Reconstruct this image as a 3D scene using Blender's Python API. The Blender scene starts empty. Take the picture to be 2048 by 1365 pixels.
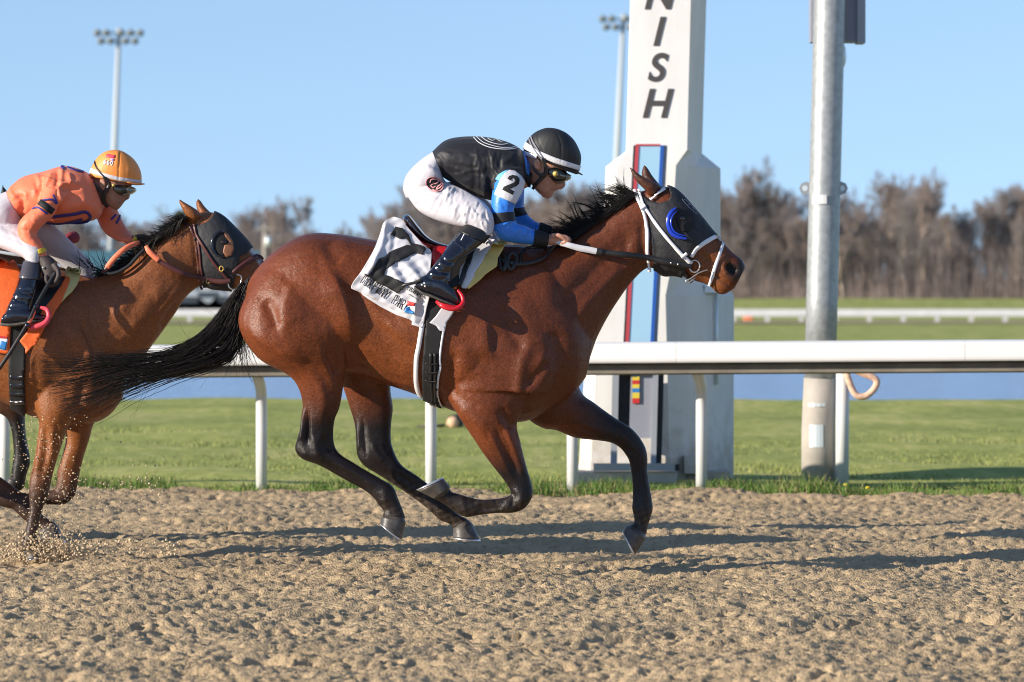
import bpy, bmesh, math, random
import numpy as np
from mathutils import Vector, Matrix
from mathutils.bvhtree import BVHTree
from mathutils import geometry as mgeo

R = math.radians
random.seed(7)
rng = np.random.default_rng(11)

# ------------------------------------------------------------------ camera
scene = bpy.context.scene
col = scene.collection
F = 9000.0          # focal length in photograph pixels (photograph is 2048 wide)
HC = 1.213          # camera height above the track
HV = 610.0          # the row of the horizon
Y0 = 20.2           # distance of the leading horse
Y2 = 21.3           # distance of the chasing horse
Y3 = 22.7           # distance of the horse behind it

cam_d = bpy.data.cameras.new('camera')
cam_d.sensor_width = 36.0
cam_d.lens = F / 2048 * 36.0
cam_d.shift_y = -(682.5 - HV) / 2048
cam_d.clip_end = 4000
cam_d.dof.use_dof = True
cam_d.dof.focus_distance = Y0 - 0.15
cam_d.dof.aperture_fstop = 5.4
cam = bpy.data.objects.new('camera', cam_d)
cam.location = (0, 0, HC)
cam.rotation_euler = (R(90), 0, 0)
col.objects.link(cam)
scene.camera = cam

# ------------------------------------------------------------------ sky, sun, exposure
SUN_EL, SUN_AZ = R(17.5), R(65)      # height; angle to the left of straight behind the camera
SDIR = Vector((-math.sin(SUN_AZ) * math.cos(SUN_EL), -math.cos(SUN_AZ) * math.cos(SUN_EL), math.sin(SUN_EL)))
world = bpy.data.worlds.new('World')
scene.world = world
world.use_nodes = True
wn = world.node_tree
bg = wn.nodes['Background']
sky = wn.nodes.new('ShaderNodeTexSky')
sky.sky_type = 'NISHITA'
sky.sun_disc = False
sky.sun_elevation = SUN_EL
sky.sun_rotation = math.atan2(SDIR.x, SDIR.y)
sky.altitude = 100
sky.air_density = 1.0
sky.dust_density = 0.0
sky.ozone_density = 4.0
# clear dry air: the horizon keeps the blue of the sky a little higher up
wtc = wn.nodes.new('ShaderNodeTexCoord')
wsep = wn.nodes.new('ShaderNodeSeparateXYZ')
wmr = wn.nodes.new('ShaderNodeMapRange')
wmr.inputs['From Min'].default_value = 0.0
wmr.inputs['From Max'].default_value = 1.0
wmr.inputs['To Min'].default_value = 0.135
wmr.inputs['To Max'].default_value = 1.0
wcmb = wn.nodes.new('ShaderNodeCombineXYZ')
wn.links.new(wtc.outputs['Generated'], wsep.inputs[0])
wn.links.new(wsep.outputs['X'], wcmb.inputs['X'])
wn.links.new(wsep.outputs['Y'], wcmb.inputs['Y'])
wn.links.new(wsep.outputs['Z'], wmr.inputs['Value'])
wn.links.new(wmr.outputs['Result'], wcmb.inputs['Z'])
wn.links.new(wcmb.outputs[0], sky.inputs[0])
wtint = wn.nodes.new('ShaderNodeMix')
wtint.data_type = 'RGBA'; wtint.blend_type = 'MULTIPLY'
wtint.inputs['Factor'].default_value = 1.0
wtint.inputs['B'].default_value = (1.33, 1.12, 1.03, 1)
wn.links.new(sky.outputs[0], wtint.inputs['A'])
wn.links.new(wtint.outputs['Result'], bg.inputs[0])
bg.inputs[1].default_value = 0.13

sun_d = bpy.data.lights.new('sun', 'SUN')
sun_d.energy = 5.0
sun_d.angle = R(0.55)
sun_d.color = (1.0, 0.90, 0.76)
sun = bpy.data.objects.new('sun', sun_d)
sun.rotation_euler = (-SDIR).to_track_quat('-Z', 'Y').to_euler()
col.objects.link(sun)

vs = scene.view_settings
vs.view_transform = 'Standard'
vs.look = 'None'
vs.exposure = 0.62
vs.gamma = 1.0
vs.use_curve_mapping = False
scene.cycles.filter_width = 1.05

# ------------------------------------------------------------------ helpers
def P(u, v, y):
    """world point seen at photograph pixel (u, v) at distance y"""
    return np.array(((u - 1024.0) * y / F, y, HC - (v - HV) * y / F))

def px(V):
    V = np.asarray(V, float)
    return np.stack([1024 + V[:, 0] / V[:, 1] * F, HV - (V[:, 2] - HC) / V[:, 1] * F], 1)

def sst(a, b, x):
    t = np.clip((np.asarray(x, float) - a) / (b - a), 0, 1)
    return t * t * (3 - 2 * t)

def new_mesh(name, V, Fc, smooth=True):
    me = bpy.data.meshes.new(name)
    me.from_pydata([tuple(map(float, p)) for p in V], [], [tuple(map(int, f)) for f in Fc])
    if smooth and len(me.polygons):
        me.polygons.foreach_set('use_smooth', np.ones(len(me.polygons), bool))
    me.update()
    return me

def link(name, me, mat=None, parent=None):
    o = bpy.data.objects.new(name, me)
    if mat is not None:
        me.materials.append(mat)
    if parent is not None:
        o.parent = parent
        o.matrix_parent_inverse = Matrix.Translation(-parent.location)
    col.objects.link(o)
    return o

def tag(o, label=None, cat=None, group=None, kind=None):
    if label: o['label'] = label
    if cat: o['category'] = cat
    if group: o['group'] = group
    if kind: o['kind'] = kind
    return o

def empty(name, loc, label, cat, group=None):
    o = bpy.data.objects.new(name, None)
    o.location = [float(c) for c in loc]
    o.empty_display_size = 0.1
    col.objects.link(o)
    return tag(o, label, cat, group)

def merge(parts):
    V, Fc, n = [], [], 0
    for v, f in parts:
        V.append(np.asarray(v, float))
        Fc += [tuple(i + n for i in q) for q in f]
        n += len(v)
    return np.concatenate(V), Fc

def box(x0, x1, y0, y1, z0, z1):
    v = [(x, y, z) for z in (z0, z1) for y in (y0, y1) for x in (x0, x1)]
    f = [(0, 2, 3, 1), (4, 5, 7, 6), (0, 1, 5, 4), (2, 6, 7, 3), (0, 4, 6, 2), (1, 3, 7, 5)]
    return np.array(v, float), f

def tube(pts, rad, n=8, cap=True):
    pts = np.asarray(pts, float)
    m = len(pts)
    rad = np.broadcast_to(np.asarray(rad, float), (m,))
    tan = np.gradient(pts, axis=0)
    tan /= np.linalg.norm(tan, axis=1)[:, None] + 1e-12
    up = np.array((0, 1.0, 0)) if abs(tan[0][1]) < 0.8 else np.array((1.0, 0, 0))
    V, Fc = [], []
    a = np.arange(n) * 2 * math.pi / n
    for i in range(m):
        s = np.cross(tan[i], up); s /= np.linalg.norm(s) + 1e-12
        t = np.cross(s, tan[i])
        up = t
        V.append(pts[i] + rad[i] * (np.cos(a)[:, None] * s + np.sin(a)[:, None] * t))
    V = np.concatenate(V)
    for i in range(m - 1):
        for j in range(n):
            k = (j + 1) % n
            Fc.append((i * n + j, i * n + k, i * n + n + k, i * n + n + j))
    if cap:
        Fc.append(tuple(range(n - 1, -1, -1)))
        Fc.append(tuple(range((m - 1) * n, m * n)))
    return V, Fc

def spline(pts, k=6):
    """Catmull-Rom through rows of pts"""
    p = np.asarray(pts, float)
    if len(p) < 3:
        t = np.linspace(0, 1, k + 1)[:, None]
        return p[0] * (1 - t) + p[-1] * t
    q = np.concatenate([[2 * p[0] - p[1]], p, [2 * p[-1] - p[-2]]])
    out = []
    for i in range(1, len(q) - 2):
        a, b, c, d = q[i - 1], q[i], q[i + 1], q[i + 2]
        for s in range(k):
            t = s / k
            out.append(0.5 * (2 * b + (c - a) * t + (2 * a - 5 * b + 4 * c - d) * t * t + (3 * b - a - 3 * c + d) * t ** 3))
    out.append(p[-1])
    return np.array(out)

def loft(rings, y0, n=22, sub=4, e=2.0, grow=0.0):
    """rings of (u1, v1, u2, v2, depth offset, half width): a closed body whose side outline runs through the pairs"""
    r = spline(rings, sub)
    V, Fc = [], []
    a = np.arange(n) * 2 * math.pi / n
    ca, sa = np.cos(a), np.sin(a)
    ca = np.sign(ca) * np.abs(ca) ** (2 / e)
    sa = np.sign(sa) * np.abs(sa) ** (2 / e)
    for u1, v1, u2, v2, yo, hw in r:
        A, B = P(u1, v1, y0 + yo), P(u2, v2, y0 + yo)
        c, h = (A + B) / 2, (A - B) / 2
        L = np.linalg.norm(h) + 1e-9
        h = h * (max(L + grow, 0.002) / L)
        w = max(hw + grow, 0.002)
        V.append(c + ca[:, None] * h + sa[:, None] * np.array((0, w, 0)))
    m = len(V)
    V = np.concatenate(V)
    for i in range(m - 1):
        for j in range(n):
            k = (j + 1) % n
            Fc.append((i * n + j, i * n + k, i * n + n + k, i * n + n + j))
    V = np.concatenate([V, [V[:n].mean(0)], [V[-n:].mean(0)]])
    for j in range(n):
        k = (j + 1) % n
        Fc.append((m * n, k, j))
        Fc.append((m * n + 1, (m - 1) * n + j, (m - 1) * n + k))
    # keep the faces outward: compare with the volume sign
    T = V[np.array([f[:3] for f in Fc])]
    if np.einsum('ij,ij->i', T[:, 0], np.cross(T[:, 1], T[:, 2])).sum() < 0:
        Fc = [f[::-1] for f in Fc]
    return V, Fc

def ball(c, r, n=14):
    """ellipsoid"""
    c, r = np.asarray(c, float), np.asarray(r, float)
    V, Fc = [], []
    m = n // 2
    for i in range(1, m):
        th = math.pi * i / m
        for j in range(n):
            ph = 2 * math.pi * j / n
            V.append(c + r * np.array((math.sin(th) * math.cos(ph), math.sin(th) * math.sin(ph), math.cos(th))))
    top, bot = len(V), len(V) + 1
    V += [c + r * np.array((0, 0, 1.0)), c - r * np.array((0, 0, 1.0))]
    for i in range(m - 2):
        for j in range(n):
            k = (j + 1) % n
            Fc.append((i * n + j, i * n + n + j, i * n + n + k, i * n + k))
    for j in range(n):
        k = (j + 1) % n
        Fc.append((top, j, k))
        Fc.append((bot, (m - 2) * n + k, (m - 2) * n + j))
    return np.array(V), Fc

def vnormals(V, Fc):
    T = np.array([f[:3] for f in Fc])
    if len(Fc[0]) == 4:
        Q = np.array(Fc)
        fn = np.cross(V[Q[:, 2]] - V[Q[:, 0]], V[Q[:, 3]] - V[Q[:, 1]])
        N = np.zeros_like(V)
        for k in range(4):
            np.add.at(N, Q[:, k], fn)
    else:
        fn = np.cross(V[T[:, 1]] - V[T[:, 0]], V[T[:, 2]] - V[T[:, 0]])
        N = np.zeros_like(V)
        for k in range(3):
            np.add.at(N, T[:, k], fn)
    return N / (np.linalg.norm(N, axis=1)[:, None] + 1e-12)

def laplace(V, Fc, it=4, lam=0.5, mu=-0.52):
    Q = np.array(Fc)
    E = np.concatenate([Q[:, [i, (i + 1) % Q.shape[1]]] for i in range(Q.shape[1])])
    E = np.concatenate([E, E[:, ::-1]])
    deg = np.bincount(E[:, 0], minlength=len(V)).astype(float)
    for s in range(it):
        for f in (lam, mu):
            if f == 0: continue
            S = np.stack([np.bincount(E[:, 0], weights=V[E[:, 1], c], minlength=len(V)) for c in range(3)], 1)
            V = V + f * (S / deg[:, None] - V)
    return V

def union(parts, voxel, it=6, mu=-0.5, sub=False):
    """one continuous skin round overlapping closed bodies"""
    V, Fc = merge(parts)
    me = new_mesh('tmp', V, Fc)
    o = bpy.data.objects.new('tmp', me)
    col.objects.link(o)
    m = o.modifiers.new('r', 'REMESH')
    m.mode = 'VOXEL'
    m.voxel_size = voxel
    m.adaptivity = 0
    dg = bpy.context.evaluated_depsgraph_get()
    ev = o.evaluated_get(dg)
    em = ev.to_mesh()
    n, q = len(em.vertices), len(em.polygons)
    Vn = np.empty(n * 3); em.vertices.foreach_get('co', Vn)
    Q = np.empty(len(em.loops), int); em.loops.foreach_get('vertex_index', Q)
    Vn, Q = Vn.reshape(-1, 3), Q.reshape(-1, 4)
    ev.to_mesh_clear()
    bpy.data.objects.remove(o)
    bpy.data.meshes.remove(me)
    Vn = laplace(Vn, Q, it, 0.5, mu)
    if sub:
        me = smooth_mesh('tmp', Vn, Q)
        o = bpy.data.objects.new('tmp', me); col.objects.link(o)
        sm = o.modifiers.new('s', 'SUBSURF'); sm.levels = 1; sm.render_levels = 1
        ev = o.evaluated_get(bpy.context.evaluated_depsgraph_get()); em = ev.to_mesh()
        Vn = np.empty(len(em.vertices) * 3); em.vertices.foreach_get('co', Vn)
        Q = np.empty(len(em.loops), int); em.loops.foreach_get('vertex_index', Q)
        Vn, Q = Vn.reshape(-1, 3), Q.reshape(-1, 4)
        ev.to_mesh_clear(); bpy.data.objects.remove(o); bpy.data.meshes.remove(me)
    return Vn, Q

def seg_dist(p, poly):
    """distance, side and place along (0..1) of points p (n,2) on a polyline"""
    best = np.full(len(p), 1e9)
    side = np.zeros(len(p))
    along = np.zeros(len(p))
    q = np.asarray(poly, float)
    cum = np.concatenate([[0], np.cumsum(np.hypot(*np.diff(q, axis=0).T))])
    k_ = 0
    for a, b in zip(poly[:-1], poly[1:]):
        a, b = np.asarray(a, float), np.asarray(b, float)
        d = b - a
        t = np.clip(((p - a) @ d) / (d @ d + 1e-9), 0, 1)
        w = p - (a + t[:, None] * d)
        D = np.hypot(w[:, 0], w[:, 1])
        m = D < best
        best[m] = D[m]
        side[m] = (d[0] * w[:, 1] - d[1] * w[:, 0])[m]
        along[m] = ((cum[k_] + t * (cum[k_ + 1] - cum[k_])) / (cum[-1] + 1e-9))[m]
        k_ += 1
    return best, np.sign(side), along

def sculpt(V, Fc, strokes, y_near, y_min=-1e9):
    """strokes of (polyline px, radius px, height mm [, 'l' or 'r' = one sided step]) pushed into the side that faces the rail's outer side"""
    N = vnormals(V, Fc)
    U = px(V)
    w0 = sst(0.05, 0.45, -N[:, 1]) * (V[:, 1] < y_near) * (V[:, 1] > y_min)
    D = np.zeros(len(V))
    for s in strokes:
        poly, r, h = s[0], s[1], s[2]
        c = np.array(poly, float)
        m = (U[:, 0] > c[:, 0].min() - 3 * r) & (U[:, 0] < c[:, 0].max() + 3 * r) & (U[:, 1] > c[:, 1].min() - 3 * r) & (U[:, 1] < c[:, 1].max() + 3 * r) & (w0 > 0)
        if not m.any(): continue
        d, sd, al = seg_dist(U[m], spline(c, 5) if len(c) > 2 else c)
        g = np.exp(-(d / r) ** 2)
        if len(s) > 3:
            k = 1.0 if s[3] == 'l' else -1.0
            g = g * np.where(sd * k > 0, 1.0, np.exp(-(d / (r * 0.38)) ** 2))
            g = g * sst(0, 0.35, al) * sst(0, 0.35, 1 - al)
        elif len(c) > 2:
            g = g * (0.25 + 0.75 * sst(0, 0.2, al) * sst(0, 0.2, 1 - al))
        D[m] += g * h * 0.001
    return V + N * (D * w0)[:, None]

def smooth_mesh(name, V, Fc, colr=None):
    V = np.asarray(V, float)
    Q = np.asarray(Fc)
    me = bpy.data.meshes.new(name)
    k = Q.shape[1]
    me.vertices.add(len(V)); me.vertices.foreach_set('co', V.ravel())
    me.loops.add(Q.size); me.loops.foreach_set('vertex_index', Q.ravel().astype(np.int32))
    me.polygons.add(len(Q)); me.polygons.foreach_set('loop_start', (np.arange(len(Q)) * k).astype(np.int32))
    me.polygons.foreach_set('loop_total', np.full(len(Q), k, np.int32))
    me.polygons.foreach_set('use_smooth', np.ones(len(Q), bool))
    me.update(); me.validate()
    if colr is not None:
        at = me.color_attributes.new('coat', 'FLOAT_COLOR', 'POINT')
        c4 = np.ones((len(V), 4)); c4[:, :3] = colr
        at.data.foreach_set('color', c4.ravel())
    return me

def in_poly(p, poly):
    poly = np.asarray(poly, float)
    x, y = p[:, 0], p[:, 1]
    ins = np.zeros(len(p), bool)
    j = len(poly) - 1
    for i in range(len(poly)):
        xi, yi = poly[i]; xj, yj = poly[j]
        c = ((yi > y) != (yj > y)) & (x < (xj - xi) * (y - yi) / (yj - yi + 1e-12) + xi)
        ins ^= c
        j = i
    return ins

def solid(V, Fc, N, th):
    """give a sheet a thickness along its normals (open border closed)"""
    n = len(V)
    Fc = [tuple(f) for f in Fc]
    W = np.concatenate([V + N * th, V])
    E = {}
    for f in Fc:
        for i in range(len(f)):
            a, b = f[i], f[(i + 1) % len(f)]
            E[(a, b)] = 1
    G = list(Fc) + [tuple(i + n for i in f[::-1]) for f in Fc]
    for (a, b) in E:
        if (b, a) not in E:
            G.append((b, a, a + n, b + n))
    return W, G

def patch(src, poly, off=0.004, th=0.003, sel=None, snap=6.0):
    """the piece of a skin that lies inside an outline, lifted off it: cloth, bands, hoods"""
    V, Q = src
    Q = np.asarray(Q)
    U = px(V)
    ins = in_poly(U, poly)
    if sel is not None:
        ins &= sel(V, vnormals(V, Q))
    keep = ins[Q].sum(1) >= 3
    Qk = Q[keep]
    if not len(Qk): return np.zeros((0, 3)), []
    ids, inv = np.unique(Qk, return_inverse=True)
    Qn = inv.reshape(Qk.shape)
    N = vnormals(V, Q)[ids]
    W = V[ids].copy()
    # pull the border onto the outline
    cnt = {}
    for f in Qn:
        for i in range(4):
            e = (f[i], f[(i + 1) % 4])
            cnt[e] = 1
    bd = set()
    for (a, b) in cnt:
        if (b, a) not in cnt: bd.add(a); bd.add(b)
    bd = np.array(sorted(bd))
    pl = [np.asarray(q, float) for q in poly] + [np.asarray(poly[0], float)]
    p = px(W[bd])
    best = np.full(len(p), 1e9); tgt = p.copy()
    for a, b in zip(pl[:-1], pl[1:]):
        d = b - a
        t = np.clip(((p - a) @ d) / (d @ d + 1e-9), 0, 1)
        c = a + t[:, None] * d
        D = np.hypot(*(p - c).T)
        m = D < best
        best[m] = D[m]; tgt[m] = c[m]
    m = best < snap
    dw = (tgt - p) * (W[bd, 1] / F)[:, None]
    W[bd[m], 0] += dw[m, 0]
    W[bd[m], 2] -= dw[m, 1]
    return solid(W + N * off, Qn, N, th)

class Skin:
    """a finished body to lay things on"""
    def __init__(s, V, Q):
        s.V, s.Q = V, np.asarray(Q)
        s.bvh = BVHTree.FromPolygons([tuple(p) for p in V], [tuple(int(i) for i in f) for f in s.Q])
    def hit(s, u, v, far=False):
        d = Vector(P(u, v, 1.0)) - Vector((0, 0, HC))
        d.normalize()
        if far:
            o = Vector((0, 0, HC)) + d * 40
            d = -d
        else:
            o = Vector((0, 0, HC))
        h = s.bvh.ray_cast(o, d)
        if h[0] is None: return None
        return np.array(h[0]), np.array(h[1])

def lay(skin, pts, off, y_def=None, far=False):
    """drop pixel points on a body; misses take the depth of their neighbours"""
    H = [skin.hit(u, v, far) for u, v in pts]
    ys = [h[0][1] if h else None for h in H]
    good = [i for i, y in enumerate(ys) if y is not None]
    out, nor = [], []
    for i, (u, v) in enumerate(pts):
        if H[i]:
            n = H[i][1]
            out.append(H[i][0] + n * off); nor.append(n)
        else:
            if good:
                j = min(good, key=lambda g: abs(g - i)); y = ys[j]
            else:
                y = y_def if y_def is not None else float(skin.V[:, 1].mean())
            out.append(P(u, v, y - (off if not far else -off))); nor.append(np.array((0, -1.0 if not far else 1.0, 0)))
    return np.array(out), np.array(nor)

def strap(skin, pts, w, off=0.004, th=0.004, k=6, far=False, lift=None, y_def=None):
    """a flat strap laid along pixel points; w = width in px (number or list)"""
    p = spline(np.asarray(pts, float), k) if len(pts) > 2 else spline(np.asarray([pts[0], ((pts[0][0] + pts[1][0]) / 2, (pts[0][1] + pts[1][1]) / 2), pts[1]], float), k)
    ww = np.interp(np.linspace(0, 1, len(p)), np.linspace(0, 1, len(np.atleast_1d(w))), np.atleast_1d(w))
    t = np.gradient(p, axis=0)
    t /= np.linalg.norm(t, axis=1)[:, None] + 1e-9
    nn = np.stack([t[:, 1], -t[:, 0]], 1)
    rows = []
    for s in (-0.5, 0.0, 0.5):
        A, N = lay(skin, p + nn * (ww * s)[:, None], off, y_def, far)
        rows.append((A, N))
    if lift is not None:
        for A, N in rows:
            A[:, 1] -= np.interp(np.linspace(0, 1, len(p)), np.linspace(0, 1, len(lift)), lift) * (1 if not far else -1)
    m = len(p)
    V = np.concatenate([r[0] for r in rows])
    N = np.tile(np.array((0, -1.0 if not far else 1.0, 0)), (3 * m, 1))
    Fc = []
    for a in (0, 1):
        for i in range(m - 1):
            q = (a * m + i, a * m + i + 1, (a + 1) * m + i + 1, (a + 1) * m + i)
            Fc.append(q)
    fn = np.cross(V[Fc[0][1]] - V[Fc[0][0]], V[Fc[0][2]] - V[Fc[0][0]])
    if (fn[1] > 0) != far:
        Fc = [f[::-1] for f in Fc]
    return solid(V, Fc, N, th)

def fill2d(polys, step):
    """triangulated, evenly cut filling of pixel outlines; returns 2-d points and triangles"""
    V2, T2, n = [], [], 0
    for poly in polys:
        bm = bmesh.new()
        vs_ = [bm.verts.new((a, b, 0)) for a, b in poly]
        es = []
        for i in range(len(vs_)):
            try: es.append(bm.edges.new((vs_[i], vs_[(i + 1) % len(vs_)])))
            except ValueError: pass
        bmesh.ops.triangle_fill(bm, use_beauty=True, use_dissolve=False, edges=es)
        for _ in range(6):
            le = [e for e in bm.edges if e.calc_length() > step]
            if not le: break
            bmesh.ops.subdivide_edges(bm, edges=le, cuts=1)
            bmesh.ops.triangulate(bm, faces=bm.faces[:])
        bm.verts.index_update()
        V2 += [(v.co.x, v.co.y) for v in bm.verts]
        T2 += [tuple(v.index + n for v in f.verts) for f in bm.faces]
        n += len(bm.verts)
        bm.free()
    return V2, T2

def decal(skin, polys, off=0.003, th=0.002, step=5.0, y_def=None):
    V2, T2 = fill2d(polys, step)
    A, N = lay(skin, V2, off, y_def)
    T = []
    for f in T2:
        fn = np.cross(A[f[1]] - A[f[0]], A[f[2]] - A[f[0]])
        T.append(f if fn[1] < 0 else f[::-1])
    return solid(A, T, np.tile(np.array((0, -1.0, 0)), (len(A), 1)), th)

def text_polys(body, size=1.0, shear=0.0, bold=0.0):
    """outlines of a word in a plain face, as triangles in 2-d"""
    c = bpy.data.curves.new('t', 'FONT')
    c.body = body
    c.size = size
    c.shear = shear
    c.offset = bold
    c.fill_mode = 'FRONT'
    o = bpy.data.objects.new('t', c)
    col.objects.link(o)
    dg = bpy.context.evaluated_depsgraph_get()
    me = o.evaluated_get(dg).to_mesh()
    V = [(v.co.x, v.co.y) for v in me.vertices]
    T = [tuple(p.vertices) for p in me.polygons]
    o.evaluated_get(dg).to_mesh_clear()
    bpy.data.objects.remove(o)
    bpy.data.curves.remove(c)
    return np.array(V), T

# ------------------------------------------------------------------ materials
def mat(name, colr=(0.5, 0.5, 0.5), rough=0.6, metal=0.0, spec=0.5, coat=0.0, noise=None, bump=None, sheen=0.0, attr=None, bump2=None, coat_rough=0.1, sub=0.0):
    """noise=(scale, amount) varies the colour; bump=(scale, strength, distance[, stretch])"""
    m = bpy.data.materials.new(name)
    m.use_nodes = True
    nt = m.node_tree
    b = nt.nodes['Principled BSDF']
    b.inputs['Base Color'].default_value = (*colr, 1)
    b.inputs['Roughness'].default_value = rough
    b.inputs['Metallic'].default_value = metal
    b.inputs['Specular IOR Level'].default_value = spec
    b.inputs['Coat Weight'].default_value = coat
    b.inputs['Coat Roughness'].default_value = coat_rough
    b.inputs['Sheen Weight'].default_value = sheen
    if sub:
        b.inputs['Subsurface Weight'].default_value = sub
        b.inputs['Subsurface Radius'].default_value = (0.02, 0.008, 0.004)
        b.inputs['Subsurface Scale'].default_value = 0.5
    tc = nt.nodes.new('ShaderNodeTexCoord')
    src = None
    if attr:
        a = nt.nodes.new('ShaderNodeAttribute')
        a.attribute_name = attr
        src = a.outputs['Color']
    if noise:
        n = nt.nodes.new('ShaderNodeTexNoise')
        n.inputs['Scale'].default_value = noise[0]
        n.inputs['Detail'].default_value = 5
        nt.links.new(tc.outputs['Object'], n.inputs['Vector'])
        mr = nt.nodes.new('ShaderNodeMapRange')
        mr.inputs['From Min'].default_value = 0.3
        mr.inputs['From Max'].default_value = 0.7
        mr.inputs['To Min'].default_value = 1 - noise[1]
        mr.inputs['To Max'].default_value = 1 + noise[1]
        nt.links.new(n.outputs['Fac'], mr.inputs['Value'])
        mx = nt.nodes.new('ShaderNodeMix')
        mx.data_type = 'RGBA'; mx.blend_type = 'MULTIPLY'
        mx.inputs['Factor'].default_value = 1.0
        if src is not None: nt.links.new(src, mx.inputs['A'])
        else: mx.inputs['A'].default_value = (*colr, 1)
        nt.links.new(mr.outputs['Result'], mx.inputs['B'])
        src = mx.outputs['Result']
    if src is not None:
        nt.links.new(src, b.inputs['Base Color'])
    if bump:
        n = nt.nodes.new('ShaderNodeTexNoise')
        n.inputs['Scale'].default_value = bump[0]
        n.inputs['Detail'].default_value = 4
        mp = nt.nodes.new('ShaderNodeMapping')
        if len(bump) > 3: mp.inputs['Scale'].default_value = bump[3]
        nt.links.new(tc.outputs['Object'], mp.inputs['Vector'])
        nt.links.new(mp.outputs['Vector'], n.inputs['Vector'])
        bp = nt.nodes.new('ShaderNodeBump')
        bp.inputs['Strength'].default_value = bump[1]
        bp.inputs['Distance'].default_value = bump[2]
        nt.links.new(n.outputs['Fac'], bp.inputs['Height'])
        if bump2:
            n2 = nt.nodes.new('ShaderNodeTexNoise')
            n2.inputs['Scale'].default_value = bump2[0]
            n2.inputs['Detail'].default_value = 3
            nt.links.new(tc.outputs['Object'], n2.inputs['Vector'])
            b2 = nt.nodes.new('ShaderNodeBump')
            b2.inputs['Strength'].default_value = bump2[1]
            b2.inputs['Distance'].default_value = bump2[2]
            nt.links.new(n2.outputs['Fac'], b2.inputs['Height'])
            nt.links.new(b2.outputs['Normal'], bp.inputs['Normal'])
        nt.links.new(bp.outputs['Normal'], b.inputs['Normal'])
    return m
# ------------------------------------------------------------------ materials of the place
M = {}
M['white_rail'] = mat('white_rail', (0.66, 0.66, 0.65), 0.4, noise=(1.3, 0.07))
M['rail_shade'] = mat('rail_shade', (0.16, 0.14, 0.11), 0.7, noise=(6, 0.2))  # shade beneath the white rail put into a dark grey-brown
def stained(name, colr):
    m = mat(name, colr, 0.85, bump=(90, 0.35, 0.004))
    nt = m.node_tree; b = nt.nodes['Principled BSDF']
    tc = nt.nodes.new('ShaderNodeTexCoord')
    def nz(sc, st, lo, hi):
        mp = nt.nodes.new('ShaderNodeMapping'); mp.inputs['Scale'].default_value = st
        n = nt.nodes.new('ShaderNodeTexNoise'); n.inputs['Scale'].default_value = sc; n.inputs['Detail'].default_value = 6
        r = nt.nodes.new('ShaderNodeMapRange'); r.inputs['From Min'].default_value = 0.35; r.inputs['From Max'].default_value = 0.65
        r.inputs['To Min'].default_value = lo; r.inputs['To Max'].default_value = hi
        nt.links.new(tc.outputs['Object'], mp.inputs[0]); nt.links.new(mp.outputs[0], n.inputs['Vector']); nt.links.new(n.outputs['Fac'], r.inputs['Value'])
        return r.outputs['Result']
    a = nz(5, (3, 3, 0.25), 0.96, 1.02); c = nz(2.5, (1, 1, 1), 0.955, 1.03)
    # dirt splashed up from the ground
    sp = nt.nodes.new('ShaderNodeSeparateXYZ'); nt.links.new(tc.outputs['Object'], sp.inputs[0])
    ad = nt.nodes.new('ShaderNodeMath'); ad.operation = 'ADD'
    nt.links.new(sp.outputs['Z'], ad.inputs[0]); nt.links.new(nz(9, (1, 1, 1), -0.18, 0.12), ad.inputs[1])
    mr = nt.nodes.new('ShaderNodeMapRange'); mr.inputs['From Min'].default_value = 0.05; mr.inputs['From Max'].default_value = 0.42; mr.inputs['To Min'].default_value = 0.55; mr.inputs['To Max'].default_value = 0.0
    nt.links.new(ad.outputs[0], mr.inputs['Value'])
    mu = nt.nodes.new('ShaderNodeMath'); mu.operation = 'MULTIPLY'; nt.links.new(a, mu.inputs[0]); nt.links.new(c, mu.inputs[1])
    mx = nt.nodes.new('ShaderNodeMix'); mx.data_type = 'RGBA'; mx.blend_type = 'MULTIPLY'; mx.inputs['Factor'].default_value = 1
    mx.inputs['A'].default_value = (*colr, 1); nt.links.new(mu.outputs[0], mx.inputs['B'])
    m2 = nt.nodes.new('ShaderNodeMix'); m2.data_type = 'RGBA'; nt.links.new(mr.outputs['Result'], m2.inputs['Factor'])
    nt.links.new(mx.outputs['Result'], m2.inputs['A']); m2.inputs['B'].default_value = (0.36, 0.28, 0.19, 1)
    nt.links.new(m2.outputs['Result'], b.inputs['Base Color'])
    return m
M['pillar'] = stained('pillar', (0.69, 0.675, 0.655)) or mat('pillar', (0.66, 0.64, 0.62), 0.85, noise=(3.5, 0.10), bump=(90, 0.35, 0.004))
M['letter'] = mat('letter', (0.05, 0.045, 0.045), 0.6)
M['concrete'] = mat('concrete', (0.42, 0.38, 0.33), 0.9, noise=(7, 0.12), bump=(60, 0.3, 0.004))
M['steel_frame'] = mat('steel_frame', (0.30, 0.32, 0.36), 0.5, noise=(5, 0.06))
M['grey_panel'] = mat('grey_panel', (0.27, 0.28, 0.33), 0.55, noise=(4, 0.05))
M['light_blue'] = mat('light_blue', (0.36, 0.58, 0.75), 0.35)
M['deep_blue'] = mat('deep_blue', (0.02, 0.10, 0.42), 0.4)
M['sign_red'] = mat('sign_red', (0.50, 0.06, 0.07), 0.4)
M['dark_gap'] = mat('dark_gap', (0.02, 0.022, 0.028), 0.6)
M['galv'] = mat('galv', (0.34, 0.355, 0.36), 0.45, metal=0.35, noise=(26, 0.16), bump=(40, 0.12, 0.002))
M['rope'] = mat('rope', (0.72, 0.46, 0.33), 0.8, noise=(30, 0.25), bump=(120, 0.6, 0.004))
M['plate'] = mat('plate', (0.68, 0.74, 0.76), 0.3, metal=0.3)
M['yellow'] = mat('yellow', (0.70, 0.55, 0.06), 0.5)
M['strip_red'] = mat('strip_red', (0.55, 0.03, 0.03), 0.5)
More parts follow.
